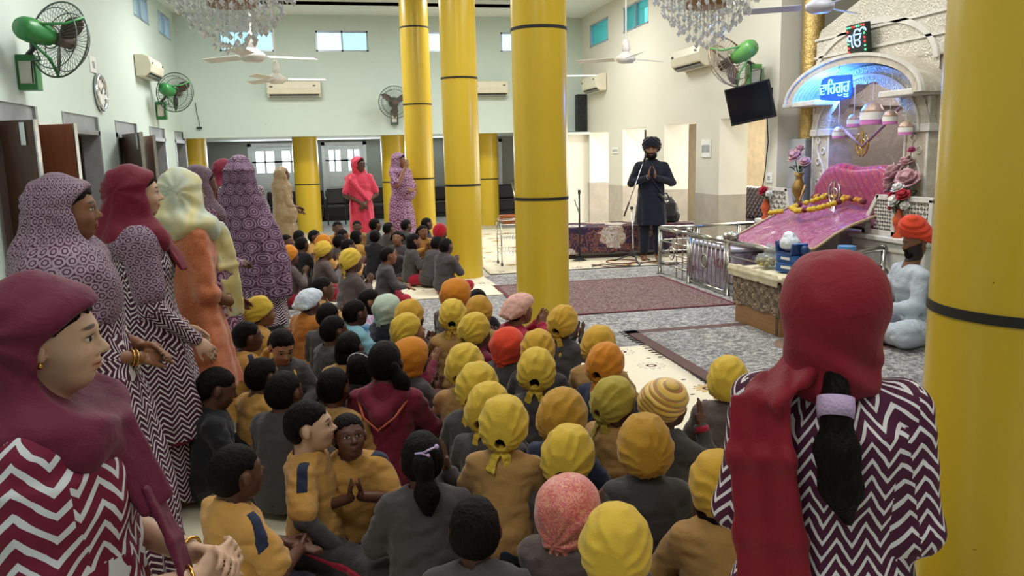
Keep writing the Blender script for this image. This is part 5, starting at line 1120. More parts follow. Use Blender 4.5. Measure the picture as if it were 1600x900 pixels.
# chairs
def chair(q, rz, mat, legm, label, s=1, arms=True):
    e = thing('chair', label, 'chair', q, rz)
    MB().box((0, 0, .43), (.46, .45, .035)).build('seat', mat, e, bevel=.012)
    for sx in (-1, 1):
        MB().tube([(sx*.21, .2, 0), (sx*.21, .2, .43)], .016, 8).build('leg', legm, e, smooth=True); MB().tube([(sx*.21, -.2, 0), (sx*.21, -.2, .44), (sx*.2, -.27, .86)], .016, 8).build('leg', legm, e, smooth=True)
        if arms: MB().tube([(sx*.23, -.22, .64), (sx*.24, .0, .65), (sx*.24, .2, .62), (sx*.22, .2, .43)], .018, 8).build('armrest', legm, e, smooth=True)
    if arms: MB().box((0, -.245, .68), (.42, .03, .38), rotx(.14)).build('backrest', mat, e, bevel=.02)
    else:
        f = MB(); f.tube([(-.2, -.22, .48), (-.2, -.28, .88), (.2, -.28, .88), (.2, -.22, .48)], .012, 8, closed=True)
        for k in range(6): f.tube([(-.15+.06*k, -.22, .48), (-.15+.06*k, -.28, .88)], .006, 6)
        f.build('backrest', legm, e, smooth=True)
    return e
m_bp = M('black_moulded_plastic', '16171a', .35)
q = atz(527, 350, 0); chair((q[0], q[1]-.0, 0), PI, m_bp, m_bp, 'black plastic armchair left of the pink saree'); q = atz(585, 349, 0); chair((q[0]+.1, q[1]+.1, 0), PI, m_bp, m_bp, 'black plastic armchair seen right of the pink saree')
q = atz(793, 343, 0); chair((q[0]+.15, q[1]-1.6, 0), -PI/2-.3, m_steel2, m_steel2, 'steel slat-back chair in the far aisle left of the central column', arms=False).scale = (1.25, 1.25, 1.15)
# long dark settees against the far wall
def settee(x0, x1, y, label):
    e = thing('settee', label, 'sofa', ((x0+x1)/2, y, 0)); h = (x1-x0)/2; m = M('dark_brown_leatherette', '2a1f22', .45)
    MB().bx((-h, -.3, .1), (h, .3, .4)).build('seat', m, e, bevel=.03); MB().bx((-h, .18, .4), (h, .34, .78)).build('backrest', m, e, bevel=.04); MB().bx((-h+.05, -.25, 0), (h-.05, .25, .1)).build('base', m_dk, e)
    MB().bx((-h, -.305, .395), (h, -.29, .41)).build('piping', M('grey_piping', '77757a', .5), e)
for a, b, lb in ((300, 412, 'dark settee in the far aisle behind the tan veil'), (416, 505, 'dark settee behind the near-left far column'), (508, 618, 'dark settee behind the pink saree'), (622, 716, 'dark settee behind the purple saree'), (720, 812, 'dark settee beyond the trolley')):
    A, B_ = aty(a, 300, 21.6), aty(b, 300, 21.6); settee(A[0], B_[0], 21.55, lb)
def tufted():
    t = NT('tufted_brown_leather'); co = t.coord(); s = t.sep(co); a = t.math('ADD', s[1], s[2]); b = t.math('SUBTRACT', s[1], s[2]); h = t.math('MULTIPLY', t.math('ABSOLUTE', t.math('SINE', t.math('MULTIPLY', a, 26))), t.math('ABSOLUTE', t.math('SINE', t.math('MULTIPLY', b, 26))))
    t.bump(h, 1, .05); return t.done(t.ramp(h, [(.0, '2c1f26'), (.4, '5a4450'), (1, '6b5560')]), .35)
mt_ = tufted()
for (y0, y1, x, lb) in ((9.6, 10.9, 6.6, 'tufted brown sofa seen through the nearest opening of the right wall'), (11.2, 13.0, 6.7, 'tufted brown sofa seen through the next opening')):
    e = thing('tufted_sofa', lb, 'sofa', (x, (y0+y1)/2, 0)); h = (y1-y0)/2; MB().bx((-.3, -h, .12), (.3, h, .42)).build('seat', M('purple_leather_seat', '35233c', .4), e, bevel=.04); MB().bx((.2, -h, .42), (.4, h, .95)).build('backrest', mt_, e, bevel=.04); MB().bx((-.25, -h, 0), (.3, h, .12)).build('base', m_dk, e)
# blind seen in the second opening
tag(MB().bx((0, -.15, 0), (.02, .15, .35)).build('striped_blind', M('striped_blind', 'a8a294', .7)), 'small striped blind in the opening behind the man\'s turban', 'blind').location = (XR+.40, 13.75, 1.67)
# ---------------------------------------------------------------- seated and kneeling children
def fabric_mats():
    return dict(mustard=cloth('mustard_fleece', 'bd8d48'), khaki=cloth('khaki_fleece', 'a67f4a'), grey=cloth('charcoal_jacket', '454040'), brown=cloth('brown_grey_jacket', '5a4d4c'), maroon=cloth('maroon_jersey', '6c1730'),
                navy=cloth('navy_fleece', '232a42'), black=cloth('black_jersey', '1d1c22'), red=cloth('red_jersey', 'a01c38'), sky=cloth('sky_blue_cotton', '86b9c8'), orange=cloth('orange_fleece', 'b5702c'), dkred=cloth('crimson_trousers', '9c1730'),
                white=cloth('white_cotton', 'c9ccd2'), tie=tie_dye())
def tie_dye():
    t = NT('cloth_tie_dye'); n = t.noise(t.coord(), 9, 2, .5, .6)
    return t.done(t.ramp(n, [(.35, '5f9fd0'), (.48, 'cfd4e6'), (.58, 'd88fb0'), (.68, '6fb4d6')]), .8)
FM = fabric_mats()
def print_mat(name, a, b, sc):
    t = NT(name); co = t.coord(); n = t.noise(co, sc, 3, .6, 3.5); m = t.math('LESS_THAN', t.math('ABSOLUTE', t.math('SUBTRACT', n, .5)), .03); t.bump(n, .2, .003)
    return t.done(t.mix(m, lin(a), lin(b)), .5, sheen=.3)
def stripe_mat():
    t = NT('striped_turban_cloth'); s = t.sep(t.coord()); f = t.math('FRACT', t.math('MULTIPLY_ADD', s[2], 42, t.math('MULTIPLY', s[0], 26)))
    return t.done(t.ramp(f, [(0, 'd9a93c'), (.35, 'e6c666'), (.42, 'a8432c'), (.55, 'c77a35'), (.68, '6c7a3e'), (.8, 'd4a640')]), .5, sheen=.3)
HM = dict(yellow=cloth('yellow_headscarf', 'cdab3a'), yellow2=cloth('deep_yellow_headscarf', 'c69a32'), mustard=cloth('mustard_headscarf', 'b5872c'), olive=cloth('olive_yellow_headscarf', 'a9963a'), orange=cloth('orange_headscarf', 'c67b1c'),
          red=cloth('orange_red_headscarf', 'd8452a'), pink=print_mat('pink_brocade_scarf', 'c4565c', 'dba27a', 30), white=cloth('white_handkerchief', 'c3ccd6'), mint=cloth('pale_green_headscarf', 'b4c4b2'),
          rose=cloth('pale_pink_headscarf', 'd9a79b'), scarlet=cloth('scarlet_headscarf', 'b81f36'), stripe=stripe_mat())
m_trgrey = cloth('charcoal_trousers', '332f31'); m_trnavy = cloth('navy_trousers', '1d2236')
def child(name, px, py, phi, label, hat=None, hatc='yellow', shirt='grey', pose='sit', lean=.12, hyaw=0, hpitch=.1, tilt=0, arms='pray', s=1.0, sk='dark', h=.011, group=None, sleeves='long', trousers=None, stripe=None, girl=None,
          panel=False, hz=None, cat='child', extra=None, vol=1.0, fringe=0, twist=0, seed=None):
    rr = random.Random(seed if seed is not None else int(px*7+py*13)); S = s
    V3 = lambda x, y, z: A3(x, y, z)*S
    pz = {'sit': .10, 'kneel': .26, 'upright': .37}[pose]; pel = V3(0, -.02, pz)
    TR = rotz(-twist) @ rotx(-lean)
    def T(x, y, z): return (pel+TR @ (V3(x, y, z-.10))).astype(np.float32)      # torso points given for a seated trunk
    neck = T(0, -.01, .415); hc = T(0, .018, .522); HR = rotz(-hyaw) @ rotx(hpitch) @ roty(tilt); H = .178*S
    hp0 = hc.copy(); rz = -phi
    zz = hz if hz is not None else float(hc[2]); P = atz(px, py, zz); off = rotz(rz) @ np.array([hc[0], hc[1], 0]); base = (P[0]-off[0], P[1]-off[1], zz-float(hc[2])+.022)
    e = thing(name, label, cat, base, rz, group)
    # limbs
    sh = [T(sx*.104, -.005, .375) for sx in (-1, 1)]
    if arms == 'pray': el = [T(sx*.165, .08, .25) for sx in (-1, 1)]; wr = [T(sx*.022, .17, .33) for sx in (-1, 1)]
    elif arms == 'high': el = [T(sx*.16, .14, .31) for sx in (-1, 1)]; wr = [T(sx*.022, .17, .44) for sx in (-1, 1)]
    elif arms == 'low': el = [T(sx*.165, .06, .24) for sx in (-1, 1)]; wr = [T(sx*.045, .20, .22) for sx in (-1, 1)]
    elif arms == 'down': el = [T(sx*.175, .0, .25) for sx in (-1, 1)]; wr = [T(sx*.15, .10, .13) for sx in (-1, 1)]
    elif arms == 'cheek': el = [T(-.16, .06, .24), T(.15, .13, .30)]; wr = [T(-.05, .19, .2), T(.085, .12, .45)]
    if pose == 'sit':
        hip = [V3(sx*.075, 0, .085) for sx in (-1, 1)]; kn = [V3(sx*(.195+.02*rr.random()), .15+.02*rr.random(), .085) for sx in (-1, 1)]; an = [V3(-sx*.05, .22+sx*.02, .045) for sx in (-1, 1)]; toe = [V3(-sx*.13, .20+sx*.03, .03) for sx in (-1, 1)]
    elif pose == 'kneel':
        hip = [V3(sx*.07, 0, .24) for sx in (-1, 1)]; kn = [V3(sx*.1, .24, .07) for sx in (-1, 1)]; an = [V3(sx*.07, -.03, .05) for sx in (-1, 1)]; toe = [V3(sx*.06, -.11, .03) for sx in (-1, 1)]
    else:
        hip = [V3(sx*.07, 0, .34) for sx in (-1, 1)]; kn = [V3(sx*.09, .05, .06) for sx in (-1, 1)]; an = [V3(sx*.08, -.2, .05) for sx in (-1, 1)]; toe = [V3(sx*.075, -.29, .03) for sx in (-1, 1)]
    def torso(g, k):
        return [(Ell(pel, np.array([.115, .09, .085])*S+g), k), (Ell(T(0, 0, .2), np.array([.100, .082, .11])*S+g, TR), k), (Ell(T(0, .0, .315), np.array([.103, .076, .11])*S+g, TR), k), (Cap(sh[0]*.75+sh[1]*.25, sh[1]*.75+sh[0]*.25, .042*S+g), k)]
    body = torso(0, .03)+[(Cap(neck-TR @ V3(0, 0, .03), hc-HR @ V3(0, .025, .02), .042*S, .04*S), .02)]
    body += head_prims(hc, HR, H)
    rm = h*.62
    for i, sx in enumerate((-1, 1)):
        body += [(Cap(sh[i], el[i], .036*S, .029*S), .02), (Cap(el[i], wr[i], .028*S, .019*S), .01)]
        body += [(Cap(hip[i], kn[i], .062*S, .046*S), .02), (Cap(kn[i], an[i], .043*S, .026*S), .01), (Cap(an[i], toe[i], .026*S, .02*S), .01)]
        L = .115*S; up = TR @ A3(0, .35, 1)
        if arms in ('pray', 'high'): body += hand_prims(wr[i], up+A3(-sx*.05, 0, 0), TR @ A3(-sx, 0, 0), TR @ A3(0, -1, .1), L, .04, rm, thumb_close=.8)
        elif arms == 'cheek' and i == 1: body += hand_prims(wr[i], A3(-.1, .1, 1), A3(-1, 0, 0), A3(0, .3, 1), L, .2, rm)
        elif arms == 'down': body += hand_prims(wr[i], A3(-sx*.3, 1, -.35), A3(0, -.3, -1), A3(-sx, 0, 0), L, .3, rm)
        else: body += hand_prims(wr[i], A3(-sx*.75, .8, -.1), A3(-sx*.3, -.2, -1), A3(-sx*.2, .5, .8), L, .4, rm)
    V, Q = Field(body, h).surf(); np_mesh('body', V, Q, skin(sk), e, hp=head_hp(V, hc, HR, H), keep='big')
    # upper garment
    g = (.016 if sleeves == 'long' else .012)*S+.002; sl = []
    for i in range(2):
        sl.append((Cap(sh[i], el[i], .033*S+g, .030*S+g*.8), .022))
        if sleeves == 'long': sl.append((Cap(el[i], el[i]*.1+wr[i]*.9, .034*S+g*.8, .026*S+g*.3), .015))
        else: sl[-1] = (Cap(sh[i], sh[i]*.25+el[i]*.75, (.036*S+g), .040*S+g), .022)
    cloth_p = torso(g, .045)+sl
    nb = neck+TR @ V3(0, -.004, -.012)
    cloth_p += [(Cap(nb-TR @ V3(0, 0, .02), nb+TR @ V3(0, -.002, .012), .062*S, .052*S), .03)]
    if shirt in ('mustard', 'khaki', 'orange') or sleeves == 'long': cloth_p += [(Cap(nb+TR @ V3(sx*.035, -.01, .012), nb+TR @ V3(sx*.045, .04, -.012), .018*S, .012*S), .01) for sx in (-1, 1)]
    F = Field(cloth_p, h); F.add(Cap(nb+TR @ V3(0, .01, .012), nb+TR @ V3(0, .02, .08), .045*S, .05*S), .006, 'sub')
    if pose == 'sit': F.clip(lambda X, Y, Z: (.035*S-Z), .006)
    elif pose == 'kneel': F.clip(lambda X, Y, Z: (.215*S-Z), .01)
    else: F.clip(lambda X, Y, Z: (.245*S-Z), .01)
    F.disp(wrinkle(.0075*S, (13, 13, 20), rr.random()*20), .03)
    V, Q = F.surf(); np_mesh('shirt', V, Q, FM[shirt], e, keep='big')
    if shirt in ('grey', 'brown', 'mustard', 'khaki') and h < .009:
        c0 = nb+TR @ V3(0, .004, .008); F2 = Field([(Fn(lambda X, Y, Z: (lambda x, y, z: np.sqrt((np.sqrt(x*x+(y*1.05)**2)-.052*S-.35*np.clip(-z, 0, 1))**2*1.0+np.maximum(np.abs(z+.006*S)-.014*S, 0)**2)-.0055*S)(*[(X-c0[0])*TR[0, i]+(Y-c0[1])*TR[1, i]+(Z-c0[2])*TR[2, i] for i in range(3)]), c0-.09*S, c0+.09*S), .004)], max(.005, h*.7)); V, Q = F2.surf(); np_mesh('collar', V, Q, FM[shirt], e, keep='big')
    if panel:
        for i, sx in enumerate((-1, 1)):
            G = F.copy(); a = sh[i]*.6+nb*.4; b = sh[i]*.5+el[i]*.5; wv = unit(TR @ A3(0, 1, 0)); uu = unit(b-a); LL = float(np.linalg.norm(b-a)); nv = np.cross(uu, wv); nv = nv*(1 if nv[2] > 0 else -1)
            G.clip(lambda X, Y, Z: np.maximum(np.maximum(np.abs((X-a[0])*wv[0]+(Y-a[1])*wv[1]+(Z-a[2])*wv[2]-.01)-.017*S, np.abs((X-a[0])*uu[0]+(Y-a[1])*uu[1]+(Z-a[2])*uu[2]-LL/2)-LL/2), -((X-a[0])*nv[0]+(Y-a[1])*nv[1]+(Z-a[2])*nv[2])), .002)
            V, Q = G.surf(.0025); np_mesh('shoulder_panel', V, Q, FM['navy'], e)
        G = None
    if sleeves == 'under':
        for i in range(2):
            V, Q = Field([(Cap(sh[i]*.5+el[i]*.5, el[i], .036*S, .036*S), .01), (Cap(el[i], el[i]*.08+wr[i]*.92, .036*S, .027*S), .01)], h).disp(wrinkle(.003, (20, 20, 20), 3)).surf(); np_mesh('undersleeve', V, Q, FM['grey'], e)
    # trousers
    tr = [(Ell(pel-V3(0, 0, .015), np.array([.118, .098, .07])*S), .03)]
    for i in range(2): tr += [(Cap(hip[i], kn[i], .078*S, .062*S), .03), (Cap(kn[i], kn[i]*.12+an[i]*.88, .058*S, .042*S), .02)]
    G = Field(tr, h*1.15); G.disp(wrinkle(.006*S, (14, 14, 14), rr.random()*9), .03)
    if pose == 'sit': G.clip(lambda X, Y, Z: Z-.145*S, .01)
    elif pose == 'kneel': G.clip(lambda X, Y, Z: Z-.26*S, .01)
    else: G.clip(lambda X, Y, Z: Z-.33*S, .01)
    V, Q = G.surf(); np_mesh('trousers', V, Q, trousers or m_trgrey, e, keep='big')
    if stripe:
        for i, sx in enumerate((-1, 1)):
            K = G.copy(); o = A3(sx*.03, -.01, .05)*S if pose == 'sit' else A3(sx*.07, 0, 0)*S
            if pose == 'sit': K.clip(Rib(hip[i]+o, kn[i]+o*.8, A3(0, 0, 1), .012*S, .012*S, .045*S), .003); K.clip(lambda X, Y, Z: np.abs(Z-.085*S)-.024*S, .003)
            else: K.clip(Rib(hip[i]+o, kn[i]+o, A3(0, 1, 0), .010*S, .010*S, .035*S), .003)
            V, Q = K.surf(.0025); np_mesh('side_stripe', V, Q, FM[stripe], e)
    # hair and head cloth
    PH = lambda x, y, z: hc+HR @ (A3(x, y, z)*H)
    if girl:
        V, Q = hair_short(hc, HR, H, h, rr, 1.0, fringe, .0); np_mesh('hair', V, Q, hair_mat(), e)
        if girl == 'pony':
            F = Field([(Ell(PH(0, -.5, .16), np.array([.13, .15, .13])*H, HR), .01), (Cap(PH(0, -.56, .12), PH(.06, -.72, -.35), .115*H, .15*H), .06), (Cap(PH(.06, -.72, -.35), PH(.1, -.66, -1.0), .15*H, .06*H), .06)], h*.7)
            V, Q = F.disp(wrinkle(.003, (60, 60, 20), 1)).surf(); np_mesh('ponytail', V, Q, hair_mat(), e)
        elif girl == 'side':
            F = Field([(Cap(PH(.25, -.4, .05), PH(.42, -.42, -.3), .13*H, .14*H), .04), (Cap(PH(.42, -.42, -.3), PH(.46, -.3, -1.15), .14*H, .06*H), .05)], h*.7)
            V, Q = F.disp(wrinkle(.003, (60, 60, 20), 1)).surf(); np_mesh('ponytail', V, Q, hair_mat(), e)
        elif girl == 'two':
            for sx in (-1, 1):
                F = Field([(Cap(PH(.36*sx, -.12, .22), PH(.5*sx, -.15, -.08), .11*H, .08*H), .04)], h*.8); V, Q = F.disp(wrinkle(.002, (60, 60, 20), 1)).surf(); np_mesh('bunch', V, Q, hair_mat(), e)
        elif girl == 'long':
            F = Field([(Ell(PH(0, -.2, -.1), np.array([.36, .27, .4])*H, HR), .03), (Cap(PH(0, -.25, -.3), PH(0, -.3, -.75), .25*H, .2*H), .08)], h)
            V, Q = F.disp(wrinkle(.003, (60, 60, 20), 1)).surf(); np_mesh('long_hair', V, Q, hair_mat(), e)
    elif hat in (None, 'patka', 'cap', 'kerchief', 'topcloth'):
        V, Q = hair_short(hc, HR, H, h if hat is None else h*1.3, rr, 1.0 if hat is None else .95, fringe); np_mesh('hair', V, Q, hair_mat(), e)
    if hat:
        m = HM[hatc]; ph = rr.random()*6; kz = -.06+.06*rr.random(); kx = rr.uniform(-.06, .06); hv = vol
        def head_xyz(X, Y, Z):
            x, y, z = [(X-hc[0])*HR[0, i]+(Y-hc[1])*HR[1, i]+(Z-hc[2])*HR[2, i] for i in range(3)]; return x/H, y/H, z/H
        hh = max(.0045, h*.7)
        if hat in ('patka', 'cap'):
            F = Field([(Ell(PH(0, -.07, .135), np.array([.40, .475, .43])*H*hv, HR), .01), (Ell(PH(kx, -.33, -.02), np.array([.24, .2, .24])*H*hv, HR), .14), (Ell(PH(0, -.1, .47), np.array([.16, .18, .09])*H*hv, HR), .10)], hh)
            F.clip(lambda X, Y, Z: (lambda x, y, z: (np.where(y > 0, .62*y, .45*y)-.03+.015*np.sin(x*9+ph)-z)*H)(*head_xyz(X, Y, Z)), .006)
            if hat == 'patka': F.add(Ell(PH(kx*.5, -.53, kz-.02), np.array([.14, .24, .15])*H, HR), .012, 'sub')
            def fold(X, Y, Z):
                x, y, z = head_xyz(X, Y, Z); a = np.arctan2(x-kx, z-kz); rad = np.sqrt((x-kx)**2+(z-kz)**2)
                return H*(.034*(np.abs(np.sin(a*6.5+ph+1.8*vnoise(x*3+ph, y*3, z*3)))-.6)*np.clip(rad*2.2, 0, 1)*np.clip(.45-y, .3, 1)+.016*vnoise(x*6+ph, y*6, z*6))
            F.disp(fold, .02); V, Q = F.surf(); ho = np_mesh('headscarf', V, Q, m, e, keep='big')
            kn_ = [(Ell(PH(kx, -.545, kz-.15), np.array([.085, .065, .065])*H, HR), .01)]
            if hat == 'patka':
                for sx in (-1, 1):
                    l1 = rr.uniform(.3, .95); p1 = PH(kx+sx*.12, -.61, kz-.33); p2 = PH(kx+sx*rr.uniform(.1, .35), -.60-rr.random()*.15, kz-.25-l1)
                    kn_ += [(Rib(PH(kx, -.55, kz-.15), p1, HR @ A3(1, .3*sx, 0), .010*S, .013*S, .0035), .006), (Rib(p1, p2, HR @ A3(1, .5*sx, 0), .013*S, .020*S, .0035), .008)]
            V, Q = Field(kn_, max(.004, h*.55)).disp(wrinkle(.002, (50, 50, 50), ph), .01).surf(); np_mesh('scarf_tails', V, Q, m, ho)
        elif hat == 'turban':
            F = Field([(Ell(PH(0, -.08, .19), np.array([.43, .5, .43])*H*hv, HR), .01), (Ell(PH(-.1, -.35, .1), np.array([.28, .25, .26])*H*hv, HR), .12)], hh)
            F.clip(lambda X, Y, Z: (lambda x, y, z: (np.where(y > 0, .6*y, .5*y)-.05-z)*H)(*head_xyz(X, Y, Z)), .01)
            F.disp(lambda X, Y, Z: (lambda x, y, z: H*.016*np.sin(z*34+x*18+ph))(*head_xyz(X, Y, Z)), .02); V, Q = F.surf(); np_mesh('turban', V, Q, m, e, keep='big')
        elif hat == 'scarf':     # covers the nape, pointed end hanging behind
            F = Field([(Ell(PH(0, -.06, .13), np.array([.41, .49, .44])*H*hv, HR), .01), (Cap(PH(0, -.2, .0), PH(0, -.34, -.35), .33*H, .16*H), .12), (Rib(PH(0, -.42, .05), PH(.03, -.62, -.62), HR @ A3(1, .1, 0), .30*H, .05*H, .022*H), .05), (Rib(PH(-.2, -.2, -.45), PH(.2, -.2, -.45), HR @ A3(0, .2, 1), .05*H, .05*H, .03*H), .1)], hh)
            F.clip(lambda X, Y, Z: (lambda x, y, z: (np.where(y > -.05, 1.5*(y+.05)-.25, -2)-z)*H)(*head_xyz(X, Y, Z)), .006)
            F.add(Ell(PH(0, .05, -.45), np.array([.26, .36, .36])*H, HR), .03, 'sub')
            F.disp(lambda X, Y, Z: (lambda x, y, z: H*(.02*np.sin(np.arctan2(x, z+.3)*9+ph+2*vnoise(x*3, y*3, z*3))*np.clip(.2-y, 0, 1)+.012*vnoise(x*6, y*6, z*6)))(*head_xyz(X, Y, Z)), .02)
            V, Q = F.surf(); ho = np_mesh('headscarf', V, Q, m, e, keep='big')
            kn_ = [(Ell(PH(0, -.36, -.38), np.array([.08, .07, .06])*H, HR), .01)]
            for sx in (-1, 1): kn_ += [(Rib(PH(0, -.38, -.38), PH(sx*.3, -.42, -.6), HR @ A3(0, .3, 1), .008, .024*S, .003), .006)]
            V, Q = Field(kn_, max(.004, h*.55)).disp(wrinkle(.003, (40, 40, 40), ph), .01).surf(); np_mesh('scarf_tails', V, Q, m, ho)
        elif hat == 'topcloth':  # handkerchief laid loosely over the head
            F = Field([(Ell(PH(0, -.03, .17), np.array([.43, .52, .40])*H, HR), .01), (Rib(PH(0, .32, .34), PH(0, -.56, -.05), HR @ A3(1, 0, 0), .27*H, .36*H, .02*H), .09)], hh)
            F.clip(lambda X, Y, Z: (lambda x, y, z: (.04+.42*y-.28*np.abs(x)*(y < 0)-z)*H)(*head_xyz(X, Y, Z)), .006); F.add(Ell(PH(0, -.05, .06), np.array([.385, .47, .405])*H, HR), .004, 'sub')
            F.disp(wrinkle(.004, (30, 30, 30), ph), .015); V, Q = F.surf(); np_mesh('headcloth', V, Q, m, e, keep='big')
    if extra: extra(e, locals())
    return e
# ---------------------------------------------------------------- standing adults
R_ = math.radians
def chevron(name, a, b, P=.055, A=.034, sp=.028, wd=.34, rot=0, wob=.006):
    t = NT(name); uv = t.attr('uvp'); n = t.node('ShaderNodeTexNoise'); t.l.new(uv, n.inputs['Vector']); n.inputs['Scale'].default_value = 26; n.inputs['Detail'].default_value = 2
    s = t.sep(uv); u = t.math('MULTIPLY_ADD', n.outputs[0], wob*1.2, s[0]); tri = t.math('ABSOLUTE', t.math('SUBTRACT', t.math('FRACT', t.math('DIVIDE', u, P)), .5))
    v = t.math('ADD', t.math('MULTIPLY_ADD', tri, A*2, s[1]), t.math('MULTIPLY', n.outputs[0], wob)); f = t.math('FRACT', t.math('DIVIDE', v, sp)); m = t.math('LESS_THAN', t.math('ADD', f, t.math('MULTIPLY', n.outputs[0], .12)), wd+.06)
    t.bump(t.noise(t.coord(), 14, 3), .25, .015); return t.done(t.mix(m, lin(a), lin(b)), .75, spec=.3)
def lace(name, a, b, p=.05, k=8, pet=8, fill=.47):
    t = NT(name); uv = t.attr('uvp'); s = t.sep(uv); row = t.math('FLOOR', t.math('DIVIDE', s[1], p*.92)); off = t.math('MULTIPLY', t.math('MODULO', t.math('ABSOLUTE', row), 2.0), .5)
    x = t.math('SUBTRACT', t.math('FRACT', t.math('ADD', t.math('DIVIDE', s[0], p), off)), .5); y = t.math('SUBTRACT', t.math('FRACT', t.math('DIVIDE', s[1], p*.92)), .5)
    r = t.math('SQRT', t.math('ADD', t.math('MULTIPLY', x, x), t.math('MULTIPLY', y, y))); an = t.math('SINE', t.math('MULTIPLY', t.math('ARCTAN2', y, x), pet))
    rr_ = t.math('MULTIPLY_ADD', an, .018, r); ring = t.math('GREATER_THAN', t.math('SINE', t.math('MULTIPLY', rr_, k*6.283)), -.35); ins = t.math('LESS_THAN', rr_, fill)
    n = t.noise(uv, 90, 2, .6, 1); out = t.math('MULTIPLY', t.math('GREATER_THAN', n, .56), t.math('SUBTRACT', 1.0, ins))
    m = t.math('MAXIMUM', t.math('MULTIPLY', ring, ins), out); t.bump(t.noise(t.coord(), 10, 3), .25, .02)
    return t.done(t.mix(m, lin(a), lin(b)), .7, spec=.3)
mz_dark = chevron('plum_zigzag_print', '43152f', 'd6cfd2', .06, .034, .024, .34); mz_big = chevron('plum_bold_zigzag_print', '4a1734', 'ddd8da', .075, .042, .031, .32); mz_red = chevron('crimson_bold_zigzag_print', '6a1430', 'c9ccd0', .10, .05, .040, .36)
ml_lilac = lace('lilac_lace_print', '451a36', '94808f', .034, 3, 6, .5); ml_big = lace('large_medallion_print', '3f1833', '8b7289', .115, 5, 12, .46); ml_far = lace('purple_medallion_print', '5e2244', 'a78aa4', .12, 3, 8, .45)
m_mar = cloth('maroon_chiffon', '6d1129', .65, bump=.15, sheen=.1); m_mar2 = cloth('wine_chiffon', '5c1330', .65, bump=.15, sheen=.08); m_redv = cloth('red_chiffon', '7e0f22', .65, bump=.15, sheen=.08)
m_yelv = None
def yveil():
    t = NT('pale_yellow_mint_chiffon'); n = t.noise(t.coord(), 5, 3, .5, .4); t.bump(t.noise(t.coord(), 18, 3), .2, .01); return t.done(t.ramp(n, [(.38, 'b9c4b2'), (.52, 'd8cf95'), (.66, 'c9bb6c')]), .6, sheen=.3)
m_yelv = yveil(); m_orange = print_mat('orange_jacquard', 'c4693a', 'cf8258', 22); m_tan = print_mat('tan_organza', '8c7550', 'a08a64', 12); m_pink = cloth('coral_pink_saree', 'd8405a', .6, bump=.12, sheen=.2)
m_navyk = cloth('midnight_navy_kurta', '141726', .8); m_whitek = cloth('white_kurta', 'b9c2cc', .8, bump=.25); m_goldb = M('gold_bangle', 'd2a050', .25, 1, var=.1)
def folds(n, amp, ph=0, z0=0, z1=1.3, lo=.15):
    def f(th, z): k = np.clip((z1-z)/(z1-z0), lo, 1); return (amp*k*(np.sin(th*n+ph+1.5*np.sin(z*3+ph)+1.2*np.sin(th*2+ph))+.5*np.sin(th*(n*1.7)+ph*2+z*4))).astype(np.float32)
    return f
